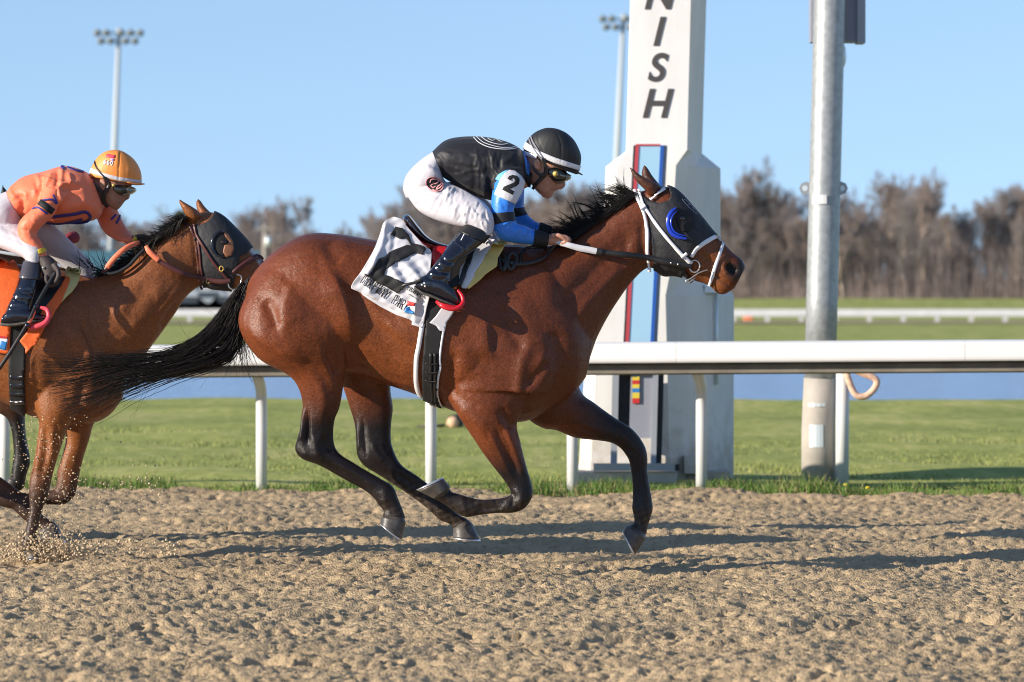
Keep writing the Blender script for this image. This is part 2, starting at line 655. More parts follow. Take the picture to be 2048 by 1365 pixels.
M['strip_blue'] = mat('strip_blue', (0.03, 0.20, 0.52), 0.5)

def wmesh(name, parts, m, parent=None, smooth=False, label=None, kind=None):
    V, Fc = merge(parts) if isinstance(parts, list) else parts
    me = new_mesh(name, V, Fc, smooth)
    o = link(name, me, m, parent)
    if label: o['label'] = label
    if kind: o['kind'] = kind
    return o

# ------------------------------------------------------------------ noise for the ground
def band(nx, ny, dx, dy, wl, seed, ang=0.0, aniso=1.0, bw=0.45):
    """random relief of one wavelength (metres), stretched along ang"""
    g = np.random.default_rng(seed)
    f = np.fft.rfft2(g.standard_normal((ny, nx)))
    ky = np.fft.fftfreq(ny, dy)[:, None]; kx = np.fft.rfftfreq(nx, dx)[None, :]
    a = kx * math.cos(ang) + ky * math.sin(ang)
    b = -kx * math.sin(ang) + ky * math.cos(ang)
    k = np.sqrt((a * aniso) ** 2 + b ** 2) + 1e-6
    w = np.exp(-(np.log(k * wl) / bw) ** 2)
    h = np.fft.irfft2(f * w, (ny, nx))
    return h / h.std()

# ------------------------------------------------------------------ track
def y_edge(x):
    """distance of the seam between the dirt and the grass"""
    return 28.55 - 0.19 * x

def build_track():
    NT, ST = 1024, 0.006          # relief tiles, 6 mm cells
    def tile(wl, seed, ang=0.0, an=1.0, bw=0.45): return band(NT, NT, ST, ST, wl, seed, ang, an, bw)
    def samp(t, X, Yg, rot=0.0, sh=(0, 0)):
        c, s_ = math.cos(rot), math.sin(rot)
        a = ((X * c - Yg * s_) / ST + sh[0]) % NT
        b = ((X * s_ + Yg * c) / ST + sh[1]) % NT
        i0, j0 = a.astype(int) % NT, b.astype(int) % NT
        fa, fb = a - np.floor(a), b - np.floor(b)
        i1, j1 = (i0 + 1) % NT, (j0 + 1) % NT
        return (t[j0, i0] * (1 - fa) + t[j0, i1] * fa) * (1 - fb) + (t[j1, i0] * (1 - fa) + t[j1, i1] * fa) * fb
    nx, ny = 580, 940
    ys = 12.3 * (29.9 / 12.3) ** np.linspace(0, 1, ny)
    S = np.linspace(-1, 1, nx)
    Yg = np.repeat(ys[:, None], nx, 1)
    X = S[None, :] * (0.125 * Yg + 0.6)
    t1 = tile(0.025, 3, 0.3, 1.3); t2 = tile(0.042, 4, 0.35, 1.8); t3 = tile(0.075, 5, 0.4, 2.2); t4 = tile(0.36, 6, 0.5, 2.2)
    t5 = tile(0.085, 7, 0.45, 2.0, 0.4)
    h = 0.0022 * samp(t1, X, Yg) + 0.0030 * samp(t2, X, Yg, 0.05, (311, 77)) + 0.0034 * samp(t3, X, Yg, -0.06) + 0.0070 * samp(t4, X, Yg, 0.12)
    h -= 0.024 * np.clip(samp(t5, X, Yg, 0.03) - 0.95, 0, 1.3)
    h -= 0.015 * np.clip(samp(t2, X, Yg, 0.0, (120, 900)) - 0.85, 0, 1.2)
    h += 0.006 * np.clip(samp(t2, X, Yg, -0.1, (50, 500)) - 1.4, 0, 1.2)
    # harrow lines slanting across
    h += 0.0028 * np.sin((X * 0.55 + Yg * 0.83) * 2 * math.pi / 0.33 + 0.8 * samp(t4, X, Yg))
    gp = np.random.default_rng(44)
    for _ in range(170):
        cx, cy = gp.uniform(-4, 4), gp.uniform(13.5, 27.5)
        m_ = (np.abs(X - cx) < .30) & (np.abs(Yg - cy) < .30)
        if not m_.any(): continue
        rr = np.hypot((X[m_] - cx) / 1.25, Yg[m_] - cy)
        h[m_] += gp.uniform(.4, 1) * (-0.030 * np.exp(-(rr / .055) ** 4) + 0.007 * np.exp(-((rr - .095) / .035) ** 2))
    h += 0.012 * samp(tile(1.1, 17, 0.2, 1.5), X, Yg)
    # the seam climbs in a low lip and ends under the grass
    e = Yg - y_edge(X) + 0.06 * samp(t4, X, Yg, 0.3)
    h += 0.030 * np.exp(-((e + 0.25) / 0.35) ** 2)
    h -= 0.20 * sst(0.0, 0.35, e)
    V = np.stack([X, Yg, h], -1).reshape(-1, 3)
    i = np.arange(nx * ny).reshape(ny, nx)
    Q = np.stack([i[:-1, :-1], i[:-1, 1:], i[1:, 1:], i[1:, :-1]], -1).reshape(-1, 4)
    me = smooth_mesh('track', V, Q)
    m = mat('dirt', (0.44, 0.325, 0.195), 0.95, noise=(2.2, 0.13), bump=(110, 0.8, 0.010), spec=0.12)
    o = link('track', me, m)
    tag(o, kind='structure')
    # the ground that goes on beyond
    v = [(-80, -30, -0.11), (80, -30, -0.11), (80, 28.6 - 0.19 * 80, -0.11), (5.2, 27.7, -0.11), (-5, 29.6, -0.11), (-80, 28.6 + 0.19 * 80, -0.11)]
    o2 = wmesh('track_apron', (np.array(v, float), [(0, 1, 2, 3, 4, 5)]), m)
    tag(o2, kind='structure')
    return m
M['dirt'] = build_track()

# ------------------------------------------------------------------ infield grass, pond, far ground
def grass_mat():
    m = mat('infield_turf', (0.10, 0.16, 0.035), 0.9, spec=0.1, bump=(16, 0.5, 0.03))
    nt = m.node_tree
    b = nt.nodes['Principled BSDF']
    tc = nt.nodes.new('ShaderNodeTexCoord')
    def nz(scale, det, st):
        mp = nt.nodes.new('ShaderNodeMapping'); mp.inputs['Scale'].default_value = st
        n = nt.nodes.new('ShaderNodeTexNoise'); n.inputs['Scale'].default_value = scale; n.inputs['Detail'].default_value = det
        nt.links.new(tc.outputs['Object'], mp.inputs[0]); nt.links.new(mp.outputs[0], n.inputs['Vector'])
        return n.outputs['Fac']
    r = nt.nodes.new('ShaderNodeValToRGB')
    r.color_ramp.elements[0].position = 0.36; r.color_ramp.elements[0].color = (0.215, 0.25, 0.062, 1)
    r.color_ramp.elements[1].position = 0.64; r.color_ramp.elements[1].color = (0.48, 0.44, 0.165, 1)
    e = r.color_ramp.elements.new(0.52); e.color = (0.34, 0.36, 0.10, 1)
    mx = nt.nodes.new('ShaderNodeMath'); mx.operation = 'ADD'
    a = nz(0.9, 6, (1, 0.30, 1)); c = nz(7, 9, (1, 0.25, 1))
    m1 = nt.nodes.new('ShaderNodeMath'); m1.operation = 'MULTIPLY'; m1.inputs[1].default_value = 0.55
    m2 = nt.nodes.new('ShaderNodeMath'); m2.operation = 'MULTIPLY'; m2.inputs[1].default_value = 0.45
    nt.links.new(a, m1.inputs[0]); nt.links.new(c, m2.inputs[0])
    nt.links.new(m1.outputs[0], mx.inputs[0]); nt.links.new(m2.outputs[0], mx.inputs[1])
    nt.links.new(mx.outputs[0], r.inputs[0]); nt.links.new(r.outputs[0], b.inputs['Base Color'])
    return m
M['turf'] = grass_mat()

def build_ground():
    # far sheet to the horizon
    v = [(-3000, 28.6 + 0.19 * 3000, -0.3), (3000, 27.0, -0.3), (3000, 3500, -0.3), (-3000, 3500, -0.3)]
    o = wmesh('ground', (np.array([(-2500, 27, -0.32), (2500, 27, -0.32), (2500, 3500, -0.32), (-2500, 3500, -0.32)], float), [(0, 1, 2, 3)]), M['turf'])
    tag(o, kind='structure')
    # infield strip between the seam and the pond, gently waved
    nx, ny = 150, 110
    xs = np.linspace(-14, 14, nx)
    V = []
    g1 = band(nx, ny, 0.19, 0.26, 3.0, 21)
    for j in range(ny):
        t = j / (ny - 1)
        for i, x in enumerate(xs):
            ye = y_edge(x)
            y = ye - 0.05 + (57.5 - ye) * t ** 1.4 + (0.25 * math.sin(x * 1.3) if j == ny - 1 else 0)
            z = 0.010 + 0.012 * g1[j, i] * sst(0, 0.12, t)
            if j == 0: z = -0.14
            V.append((x, y, z))
    i = np.arange(nx * ny).reshape(ny, nx)
    Q = np.stack([i[:-1, :-1], i[:-1, 1:], i[1:, 1:], i[1:, :-1]], -1).reshape(-1, 4)
    o = link('infield_grass', smooth_mesh('infield_grass', np.array(V), Q), M['turf'])
    tag(o, kind='structure')
    # pond
    w = mat('pond_water', (0.19, 0.28, 0.46), 0.15, spec=0.6, bump=(3.0, 0.9, 0.10, (0.35, 1.0, 1)))
    xs = np.linspace(-30, 30, 90)
    ya = 56.9 + 0.35 * np.sin(xs * 0.9) + 0.2 * np.sin(xs * 2.7 + 1) - xs * 0.10
    yb = 116 + 1.5 * np.sin(xs * 0.3)
    V = np.concatenate([np.stack([xs, ya, np.full(90, 0.012)], 1), np.stack([xs, yb, np.full(90, 0.012)], 1)])
    o = wmesh('pond', (V - np.array((0, 0, 0.06)), [(k, k + 1, 91 + k, 90 + k) for k in range(89)]), w)
    tag(o, kind='structure')
    # grass bank beyond the pond, with the dirt of the far straight
    nx, ny = 60, 40
    V = []
    g = band(nx, ny, 4, 4, 40, 5)
    for j in range(ny):
        t = j / (ny - 1)
        for i in range(nx):
            x = -150 + 300 * i / (nx - 1)
            y = 112 + 150 * t
            V.append((x, y, 0.02 + 0.10 * sst(0, 0.15, t) * (1 + 0.3 * g[j, i])))
    i = np.arange(nx * ny).reshape(ny, nx)
    Q = np.stack([i[:-1, :-1], i[:-1, 1:], i[1:, 1:], i[1:, :-1]], -1).reshape(-1, 4)
    tag(link('far_infield', smooth_mesh('far_infield', np.array(V), Q), M['turf']), kind='structure')
    far_dirt = mat('far_dirt', (0.36, 0.29, 0.19), 0.95, noise=(0.3, 0.1), spec=0.1)
    tag(wmesh('far_track', (np.array([(-300, 255, 0.17), (300, 255, 0.17), (300, 291, 0.17), (-300, 291, 0.17)], float), [(0, 1, 2, 3)]), far_dirt), kind='structure')
    # low bank in front of the wood
    nx, ny = 80, 24
    V = []
    g = band(nx, ny, 5, 6, 60, 9)
    for j in range(ny):
        t = j / (ny - 1)
        for i in range(nx):
            x = -200 + 400 * i / (nx - 1)
            V.append((x, 289 + 190 * t, 0.16 + (1.25 + 0.25 * g[j, i]) * sst(0, 0.8, t)))
    i = np.arange(nx * ny).reshape(ny, nx)
    Q = np.stack([i[:-1, :-1], i[:-1, 1:], i[1:, 1:], i[1:, :-1]], -1).reshape(-1, 4)
    tag(link('wood_bank', smooth_mesh('wood_bank', np.array(V), Q), M['turf']), kind='structure')
build_ground()

def build_blades():
    """grass blades along the seam and into the infield"""
    g = np.random.default_rng(5)
    def field(name, n, ylo, yhi, hmin, hmax, wid, cols, power, xr=5.6, clump=0.0):
        x = g.uniform(-xr, xr, n)
        t = g.random(n) ** power
        y = y_edge(x) + ylo + (yhi - ylo) * t
        if clump:
            k = np.sin(x * 3.1 + 1.7) * np.sin(x * 7.3 + .4) + 0.6 * np.sin(x * 1.15)
            hs = np.clip(0.70 + 0.55 * k + g.normal(0, .22, n), 0.25, 1.9)
        else: hs = 1.0
        h = g.uniform(hmin, hmax, n) * hs
        a = g.uniform(0, 2 * math.pi, n)
        ln = g.uniform(0.1, 0.7, n) * h
        la = g.uniform(0, 2 * math.pi, n)
        dx, dy = np.cos(a) * wid / 2, np.sin(a) * wid / 2
        lx, ly = np.cos(la) * ln, np.sin(la) * ln
        z0 = np.full(n, -0.01)
        b1 = np.stack([x - dx, y - dy, z0], 1); b2 = np.stack([x + dx, y + dy, z0], 1)
        m1 = np.stack([x - dx * .8 + lx * .35, y - dy * .8 + ly * .35, h * .55], 1); m2 = np.stack([x + dx * .8 + lx * .35, y + dy * .8 + ly * .35, h * .55], 1)
        tp = np.stack([x + lx, y + ly, h], 1)
        V = np.stack([b1, b2, m2, m1, tp], 1).reshape(-1, 3)
        k = np.arange(n) * 5
        T = np.concatenate([np.stack([k, k + 1, k + 2], 1), np.stack([k, k + 2, k + 3], 1), np.stack([k + 3, k + 2, k + 4], 1)])
        c = np.asarray(cols)[g.integers(0, len(cols), n)] * g.uniform(0.75, 1.25, (n, 1))
        me = smooth_mesh(name, V, T, np.repeat(c, 5, 0))
        m = mat(name, (0.1, 0.2, 0.03), 0.65, attr='coat', spec=0.25)
        b = m.node_tree.nodes['Principled BSDF']
        o = link(name, me, m)
        return o
    greens = [(0.07, 0.14, 0.02), (0.10, 0.175, 0.03), (0.14, 0.19, 0.045), (0.055, 0.115, 0.018), (0.10, 0.165, 0.03), (0.26, 0.22, 0.10)]
    o = field('seam_grass', 36000, -0.10, 0.95, 0.022, 0.098, 0.006, greens, 1.0, clump=1)
    tag(o, 'bright green tall grass along the edge of the dirt track', 'grass', kind='stuff')
    pale = [(0.20, 0.23, 0.065), (0.23, 0.25, 0.075), (0.27, 0.27, 0.09), (0.18, 0.215, 0.055)]
    o = field('infield_blades', 48000, 0.4, 16, 0.008, 0.030, 0.008, pale, 2.2, xr=6)
    tag(o, 'pale mown infield grass between the rail and the pond', 'grass', kind='stuff')
build_blades()

# ------------------------------------------------------------------ near running rail
def rail_pt(u, v, back=0.0):
    y = 28.42 - 0.19 * ((u - 1024) * 28.4 / F) + back
    return P(u, v, y)

def build_rail():
    root = empty('running_rail', (0, 28.4, 0), 'white metal running rail with curved posts beside the dirt track', 'rail')
    # u, v of the top front edge of the cover
    uu = np.linspace(-420, 2500, 40)
    top = 696.5 - (uu - 290) * 11.0 / 1758
    prof = [  # (depth behind the front, px below top edge)
        (0.34, -2.0), (0.30, -5.2), (0.10, -6.2), (0.035, -5.0), (0.008, -1.5), (0.0, 3), (0.0, 28), (0.004, 33), (0.012, 36), (0.03, 36), (0.05, 30), (0.05, 8), (0.30, 4)]
    def sweep(pf, us, name, m):
        V, Fc = [], []
        n = len(pf)
        for u in us:
            t = np.interp(u, uu, top)
            for d, dv in pf:
                V.append(rail_pt(u, t + dv, d))
        for i in range(len(us) - 1):
            for j in range(n):
                k = (j + 1) % n
                Fc.append((i * n + j, i * n + k, i * n + n + k, i * n + n + j))
        Fc += [tuple(range(n)), tuple(range((len(us) - 1) * n, len(us) * n))[::-1]]
        bm = bmesh.new()
        vs_ = [bm.verts.new(p) for p in V]
        for f in Fc: bm.faces.new([vs_[i] for i in f])
        bmesh.ops.recalc_face_normals(bm, faces=bm.faces)
        me = bpy.data.meshes.new(name); bm.to_mesh(me); bm.free()
        return link(name, me, m, root)
    # cover in sections with fine seams
    cuts = [-420, 190, 790, 1352, 1930, 2500]
    for a, b in zip(cuts[:-1], cuts[1:]):
        sweep(prof, np.linspace(a + .25, b - .25, 8), 'rail_cover', M['white_rail'])
    sweep([(0.10, 24), (0.10, 57), (0.13, 60), (0.27, 60), (0.30, 57), (0.30, 6), (0.27, 6), (0.27, 24)], np.linspace(-420, 2500, 12), 'rail_beam', M['rail_shade'])  # recessed strip, its colour carries the shade under the cover
    sweep([(0.085, 41), (0.085, 44), (0.11, 44), (0.11, 41)], np.linspace(-420, 2500, 12), 'rail_lip', M['rail_shade'])
    # posts: gooseneck from behind
    for u, vb in ((-330, 982), (9, 984), (523, 988), (862, 993), (1145, 997), (1403, 1001), (2160, 1010)):
        t = np.interp(u, uu, top)
        p = [rail_pt(u - 9, t + 50, 0.20), rail_pt(u - 7, t + 62, 0.24), rail_pt(u - 2, t + 78, 0.36), rail_pt(u, t + 105, 0.44), rail_pt(u, t + 160, 0.46)]
        p = list(spline(p, 4)) + [rail_pt(u, vb + 6, 0.46)]
        V, Fc = tube(p, 0.0365, 14)
        me = new_mesh('post', V, Fc)
        link('post', me, M['white_rail'], root)
        b = rail_pt(u - 4, t + 46, 0.2)
        wmesh('bracket', [box(b[0] - 0.10, b[0] + 0.10, b[1] - 0.07, b[1] + 0.08, b[2] - 0.03, b[2] + 0.05)], M['rail_shade'], root)
build_rail()

# ------------------------------------------------------------------ finish pillar
def prism(pts_lo, z_lo, pts_hi, z_hi):
    n = len(pts_lo)
    V = [(x, y, z_lo) for x, y in pts_lo] + [(x, y, z_hi) for x, y in pts_hi]
    Fc = [(i, (i + 1) % n, n + (i + 1) % n, n + i) for i in range(n)] + [tuple(range(n))[::-1], tuple(range(n, 2 * n))]
    return np.array(V, float), Fc

def build_pillar():
    yb = 30.2
    root = empty('finish_pillar', P(1310, 975, yb), 'tall white stepped finish post pillar with black FINISH letters', 'finish post')
    def plan(us, lean=0.0):
        # corners from the left round the front to the right and the back
        ds = (0.30, 0.04, 0.0, 0.26, 0.74, 1.02, 1.02)
        return [((u - 1024) * (yb + d) / F, yb + d) for u, d in zip(us, ds)]
    z = lambda v: HC - (v - HV) * yb / F
    low = (1156, 1180, 1340, 1408, 1467, 1440, 1190)
    low_t = (1178, 1199, 1331, 1405, 1468, 1441, 1204)
    up = (1202, 1222, 1340, 1392, 1441, 1420, 1225)
    up_t = (1212, 1234, 1352, 1392, 1441, 1420, 1236)
    sh = (1252, 1256, 1374, 1385, 1404, 1400, 1262)
    sh_t = (1272, 1276, 1392, 1403, 1424, 1420, 1280)
    wmesh('base_tier', [prism(plan(low), z(966), plan(low_t), z(592))], M['pillar'], root)
    wmesh('base_shoulder', [prism(plan(low_t), z(592), plan(up), z(547))], M['pillar'], root)
    wmesh('middle_tier', [prism(plan(up), z(547), plan(up_t), z(331))], M['pillar'], root)
    wmesh('middle_shoulder', [prism(plan(up_t), z(331), plan(sh), z(300))], M['pillar'], root)
    wmesh('shaft', [prism(plan(sh), z(300), plan(sh_t), z(-420))], M['pillar'], root)
    a, b = P(1150, 975, yb - 0.10), P(1352, 975, yb - 0.10)
    wmesh('plinth', [box(a[0], b[0], yb - 0.30, yb + 1.2, -0.12, z(942))], M['concrete'], root)
    wmesh('plinth_return', [box(b[0] + .003, b[0] + 0.37, yb + 0.12, yb + 1.15, -0.1, z(945))], M['concrete'], root)
    # FINISH letters down the shaft
    cen = [(1332, -202), (1331, -127), (1325, -62), (1322, 63), (1317, 137), (1315, 207)]
    cen = [(1337, -152), (1334, -80), (1322, -10), (1319, 63), (1316, 135), (1316, 207)]
    for ch, (cu, cv) in zip('FINISH', cen):
        V, T = text_polys(ch, 1.0, 0.26, 0.02)
        c0 = (V.min(0) + V.max(0)) / 2
        h = (V[:, 1].max() - V[:, 1].min())
        s = 58.0 / h
        pts = (V - c0) * s
        pts[:, 0] *= 0.95
        y = yb - 0.001
        def face_y(u_, v_):
            k_ = (300 - v_) / 720.0
            ul, ur = 1256 + 20 * k_, 1374 + 18 * k_
            return yb + 0.04 * (1 - (u_ - ul) / (ur - ul)) - 0.001
        W = np.array([P(cu + a_, cv - b_, face_y(cu + a_, cv - b_)) for a_, b_ in pts])
        T = [t for t in T]
        n = np.tile(np.array((0, -1.0, 0)), (len(W), 1))
        fn = np.cross(W[T[0][1]] - W[T[0][0]], W[T[0][2]] - W[T[0][0]])
        if fn[1] > 0: T = [t[::-1] for t in T]
        wmesh('letter', solid(W, T, n, 0.006), M['letter'], root)
    # slim sign that stands in front of the pillar
    sgn = empty('finish_sign', P(1290, 940, yb - 0.2), 'slim light blue sign panel with red and blue edges standing before the pillar', 'sign')
    ys = yb - 0.22
    def quad(u0, u1, v0, v1, u0b, u1b, d0, d1, name, m, parent=sgn):
        # slanted slab: (u0,u1) at row v0, (u0b,u1b) at row v1
        V = [P(u0, v0, d0), P(u1, v0, d0), P(u1b, v1, d0), P(u0b, v1, d0), P(u0, v0, d1), P(u1, v0, d1), P(u1b, v1, d1), P(u0b, v1, d1)]
        Fc = [(0, 3, 2, 1), (4, 5, 6, 7), (0, 1, 5, 4), (3, 7, 6, 2), (0, 4, 7, 3), (1, 2, 6, 5)]
        return wmesh(name, (np.array(V), Fc), m, parent)
    k = -20 / 390.0   # slope of the sign's edges
    def su(u, v): return u + (v - 290) * k
    def sl(u0, u1, v0, v1, d0, d1, name, m): return quad(su(u0, v0), su(u1, v0), v0, v1, su(u0, v1), su(u1, v1), d0, d1, name, m)
    sl(1267, 1271, 291, 748, ys - 0.03, ys + 0.05, 'gasket', M['dark_gap'])
    sl(1271, 1278, 290, 748, ys - 0.035, ys + 0.05, 'red_edge', M['sign_red'])
    sl(1278, 1321, 292, 748, ys - 0.03, ys + 0.05, 'panel', M['light_blue'])
    sl(1271, 1321, 288.5, 292, ys - 0.037, ys + 0.05, 'top_edge', M['sign_red'])
    sl(1321, 1328, 291, 748, ys - 0.034, ys + 0.05, 'blue_edge', M['deep_blue'])
    sl(1328, 1335, 291, 748, ys - 0.02, ys + 0.12, 'side_channel', M['steel_frame'])
    # lower grey stand
    fr = empty('sign_stand', P(1275, 942, yb - 0.2), 'grey steel stand with a striped strip below the sign', 'stand')
    q2 = lambda *a: quad(*a, parent=fr)
    q2(1225, 1238, 740, 928, 1221, 1234, ys - 0.02, ys + 0.05, 'upright', M['steel_frame'])
    q2(1238, 1262, 740, 880, 1234, 1258, ys + 0.05, ys + 0.10, 'recess', M['dark_gap'])
    q2(1262, 1306, 740, 877, 1258, 1302, ys + 0.01, ys + 0.05, 'grey_board', M['grey_panel'])
    q2(1306, 1317, 740, 928, 1301, 1312, ys - 0.02, ys + 0.05, 'upright', M['steel_frame'])
    q2(1317, 1328, 740, 928, 1312, 1323, ys + 0.03, ys + 0.10, 'recess', M['dark_gap'])
    q2(1187, 1350, 927, 942, 1187, 1350, ys - 0.10, ys + 0.04, 'base_channel', M['steel_frame'])
    q2(1350, 1359, 929, 942, 1350, 1359, ys - 0.06, ys + 0.0, 'channel_end', M['dark_gap'])
    vv = [748, 754, 762, 769, 776.5, 783, 797, 807]
    for a_, b_, m_ in zip((744, 753, 761, 769, 777, 785.5, 797), (753, 761, 769, 777, 785.5, 797, 807), ('strip_blue', 'yellow', 'strip_red', 'yellow', 'strip_blue', 'yellow', 'strip_red')):
        q2(1265, 1279, a_, b_, 1264.6, 1278.6, ys - 0.004, ys + 0.008, 'stripe', M[m_])
    # small wall plate and switch box on the pillar's flank
    bx = P(1382, 935, yb + 0.02)
    wmesh('plinth_block', [box(bx[0] - 0.045, bx[0] + 0.06, yb + 0.02, yb + 0.2, z(948), z(913))], M['pillar'], root)
    c1, c2 = P(1433, 575, yb + 0.42), P(1433, 770, yb + 0.42)
    wmesh('conduit', [tube([c1, c2], 0.012, 8)], M['plate'], root, smooth=True)
    cb = P(1422, 580, yb + 0.36)
    wmesh('conduit_box', [box(cb[0] - 0.045, cb[0] + 0.06, cb[1] - 0.05, cb[1] + 0.1, cb[2] - 0.02, cb[2] + 0.03)], M['plate'], root)
build_pillar()

# ------------------------------------------------------------------ steel pole to the right
def build_pole():
    y = 30.0
    root = empty('steel_pole', P(1638, 972, y), 'round galvanised steel pole on a pale concrete base', 'pole')
    def ax(v): return 1642 - (v - 680) * 22 / 870
    zs = [-420, 0, 200, 400, 600, 757]
    wmesh('mast', [tube([P(ax(v), v, y) for v in zs], [31.5 * y / F] * 6, 36)], M['galv'], root, smooth=True)
    wmesh('footing', [tube([P(ax(757.5), 757.5, y), P(ax(860) - 1, 860, y), P(1637, 985, y)], [32.6 * y / F, 33.5 * y / F, 34.5 * y / F], 36)], M['concrete'], root, smooth=True)
    for s, c in ((-1, 1612), (1, 1682)):
        o = P(c, 377, y)
        V, Fc = tube([o + np.array((0, -0.012, 0)), o + np.array((0, 0.012, 0))], 0.045, 8)
        wmesh('lug', (V, Fc), M['galv'], root)
        h = P(c + s * 2, 377, y - 0.014)
        wmesh('lug_hole', tube([h, h + np.array((0, 0.004, 0))], 0.02, 8), M['plate'], root)
    def lab(u0, u1, v0, v1, m, nm):
        pts = []
        V, Fc = [], []
        r = 31.5 * y / F + 0.004
        cx = P(ax((v0 + v1) / 2), 0, y)[0]
        for v in (v0, v1):
            for i in range(5):
                x = P(u0 + (u1 - u0) * i / 4, 0, y)[0]
                V.append((x, y - math.sqrt(max(r * r - (x - cx) ** 2, 0)) - 0.004, P(0, v, y)[2]))
        Fc = [(i, i + 5, i + 6, i + 1) for i in range(4)]
        n = np.tile(np.array((0, -1.0, 0)), (10, 1))
        wmesh(nm, solid(np.array(V), [f for f in Fc], n, 0.003), m, root)
    lab(1623, 1651, 391, 409, M['white_rail'], 'sticker')
    lab(1617, 1644, 849, 894, M['plate'], 'cover_plate')
    lab(1605, 1648, 806, 813, M['plate'], 'strap_band')
    # sign box on the far side of the pole
    b = empty('sign_box', P(1677, 40, y + 0.2), 'grey metal box sign fixed high behind the steel pole', 'sign box')
    def q(u0, u1, v0, v1, d0, d1, nm, m):
        a, c = P(u0, v0, d0), P(u1, v1, d0)
        wmesh(nm, [box(a[0], c[0], d0, d1, c[2], a[2])], m, b)
    q(1622, 1715, -420, 84, y + 0.14, y + 0.34, 'case', M['grey_panel'])
    q(1715, 1731, -420, 86, y + 0.10, y + 0.33, 'side_face', M['steel_frame'])
    h = P(1684, 112, y + 0.02)
    wmesh('bracket_plate', [ball(h, (0.030, 0.03, 0.085), 12)], M['plate'], b, smooth=True)
    # white post and rope
    w = empty('white_post', P(1684, 976, y + 0.1), 'thin white round post right beside the steel pole', 'post')
    wmesh('tube', [tube([P(1686, 700, y - 0.12), P(1684, 980, y - 0.12)], 13.2 * y / F, 18)], M['white_rail'], w, smooth=True)
    wmesh('cap', [tube([P(1686, 697, y - 0.12), P(1686, 700, y - 0.12)], 14.2 * y / F, 18)], M['white_rail'], w, smooth=True)
    rp = spline([P(u, v, y - 0.22) for u, v in ((1692, 742), (1700, 768), (1712, 790), (1730, 793), (1746, 781), (1754, 766), (1748, 756), (1732, 750), (1712, 742), (1700, 738))], 6)
    o = wmesh('rope_loop', [tube(rp, 0.022, 10)], M['rope'], None, smooth=True)
    tag(o, 'pinkish tan rope loop hanging from the white post', 'rope')
    # object left in the infield grass
    yk = 44.5
    g = empty('cut_log', P(905, 858, yk), 'short cut log with a pale round end lying in the infield grass', 'log')
    c = P(905, 846, yk)
    bark = mat('bark', (0.09, 0.075, 0.06), 0.9, noise=(20, 0.3))
    wmesh('log_body', [tube([c + np.array((0.006, 0.015, 0.01)), c + np.array((0.05, 0.5, 0.01))], 0.068, 16)], bark, g, smooth=True)
    wmesh('cut_end', [tube([c, c + np.array((0.002, 0.02, 0))], 0.06, 16)], mat('cut_wood', (0.62, 0.40, 0.25), 0.8, noise=(30, 0.1)), g, smooth=True)
    wmesh('branch_stub', [tube([P(890, 851, yk), P(862, 853, yk), P(836, 855, yk)], [0.016, 0.014, 0.02], 8)], bark, g, smooth=True)
build_pole()
# ------------------------------------------------------------------ far rail
def build_far_rail():
    root = empty('far_rail', (0, 284, 0), 'long white rail along the far straight before the wood', 'rail')
    y = 284.0
    z1, z0 = HC - (619 - HV) * y / F, HC - (633 - HV) * y / F
    wmesh('rail_cover', [box(-60, 60, y, y + .35, z0, z1)], M['white_rail'], root)
    for i in range(-22, 23):
        x = (1535 - 1024) * y / F + i * 68 * y / F
        if abs(x) > 60: continue
        wmesh('post', [box(x - .13, x + .13, y + .1, y + .3, 0.05, z0 - .003)], M['white_rail'], root)
build_far_rail()

# ------------------------------------------------------------------ bare trees of the wood
def tree_mesh(seed, H, kind):
    g = np.random.default_rng(seed)
    trunk, crown = [], []
    tw = []
    def branch(p, d, L, r, lev):
        n = 4 if lev else 7
        pts = [p]; q = np.array(p, float); dd = np.array(d, float)
        for i in range(n):
            q = q + dd * L / n
            dd = dd + g.normal(0, .13 if lev else .05, 3) + np.array((0, 0, .05))
            dd /= np.linalg.norm(dd)
            pts.append(q.copy())
        rad = np.linspace(r, r * (.35 if lev else .25), n + 1)
        (trunk if lev == 0 else crown).append(tube(pts, rad, 5 if lev < 2 else 3, cap=False))
        if lev < 3:
            k = (20, 8, 6)[lev]
            for i in range(k):
                t = g.uniform(.22 if lev == 0 else .2, 1.0)
                b = pts[min(int(t * n), n - 1)] * (1 - (t * n) % 1) + pts[min(int(t * n) + 1, n)] * ((t * n) % 1)
                a = g.uniform(0, 2 * math.pi)
                side = np.array((math.cos(a), math.sin(a), 0))
                nd = dd * .55 + side * g.uniform(.35, .75) + np.array((0, 0, .5)); nd /= np.linalg.norm(nd)
                branch(b, nd, L * g.uniform(.28, .46) * (1.15 - .4 * t), rad[min(int(t * n), n)] * .5, lev + 1)
        else:
            for i in range(9):
                t = g.random(); b = pts[0] * (1 - t) + pts[-1] * t
                e = b + (g.normal(0, 1, 3) + np.array((0, 0, .5))) * L * .75
                s = g.normal(0, .009, 3)
                tw.append((b - s, b + s, e))
    branch(np.zeros(3), np.array((g.normal(0, .04), g.normal(0, .04), 1.0)), H * .9, H * .019, 0)
    tv = np.array(tw).reshape(-1, 3)
    crown.append((tv, [(3 * i, 3 * i + 1, 3 * i + 2) for i in range(len(tw))]))
    return merge(trunk), merge(crown)

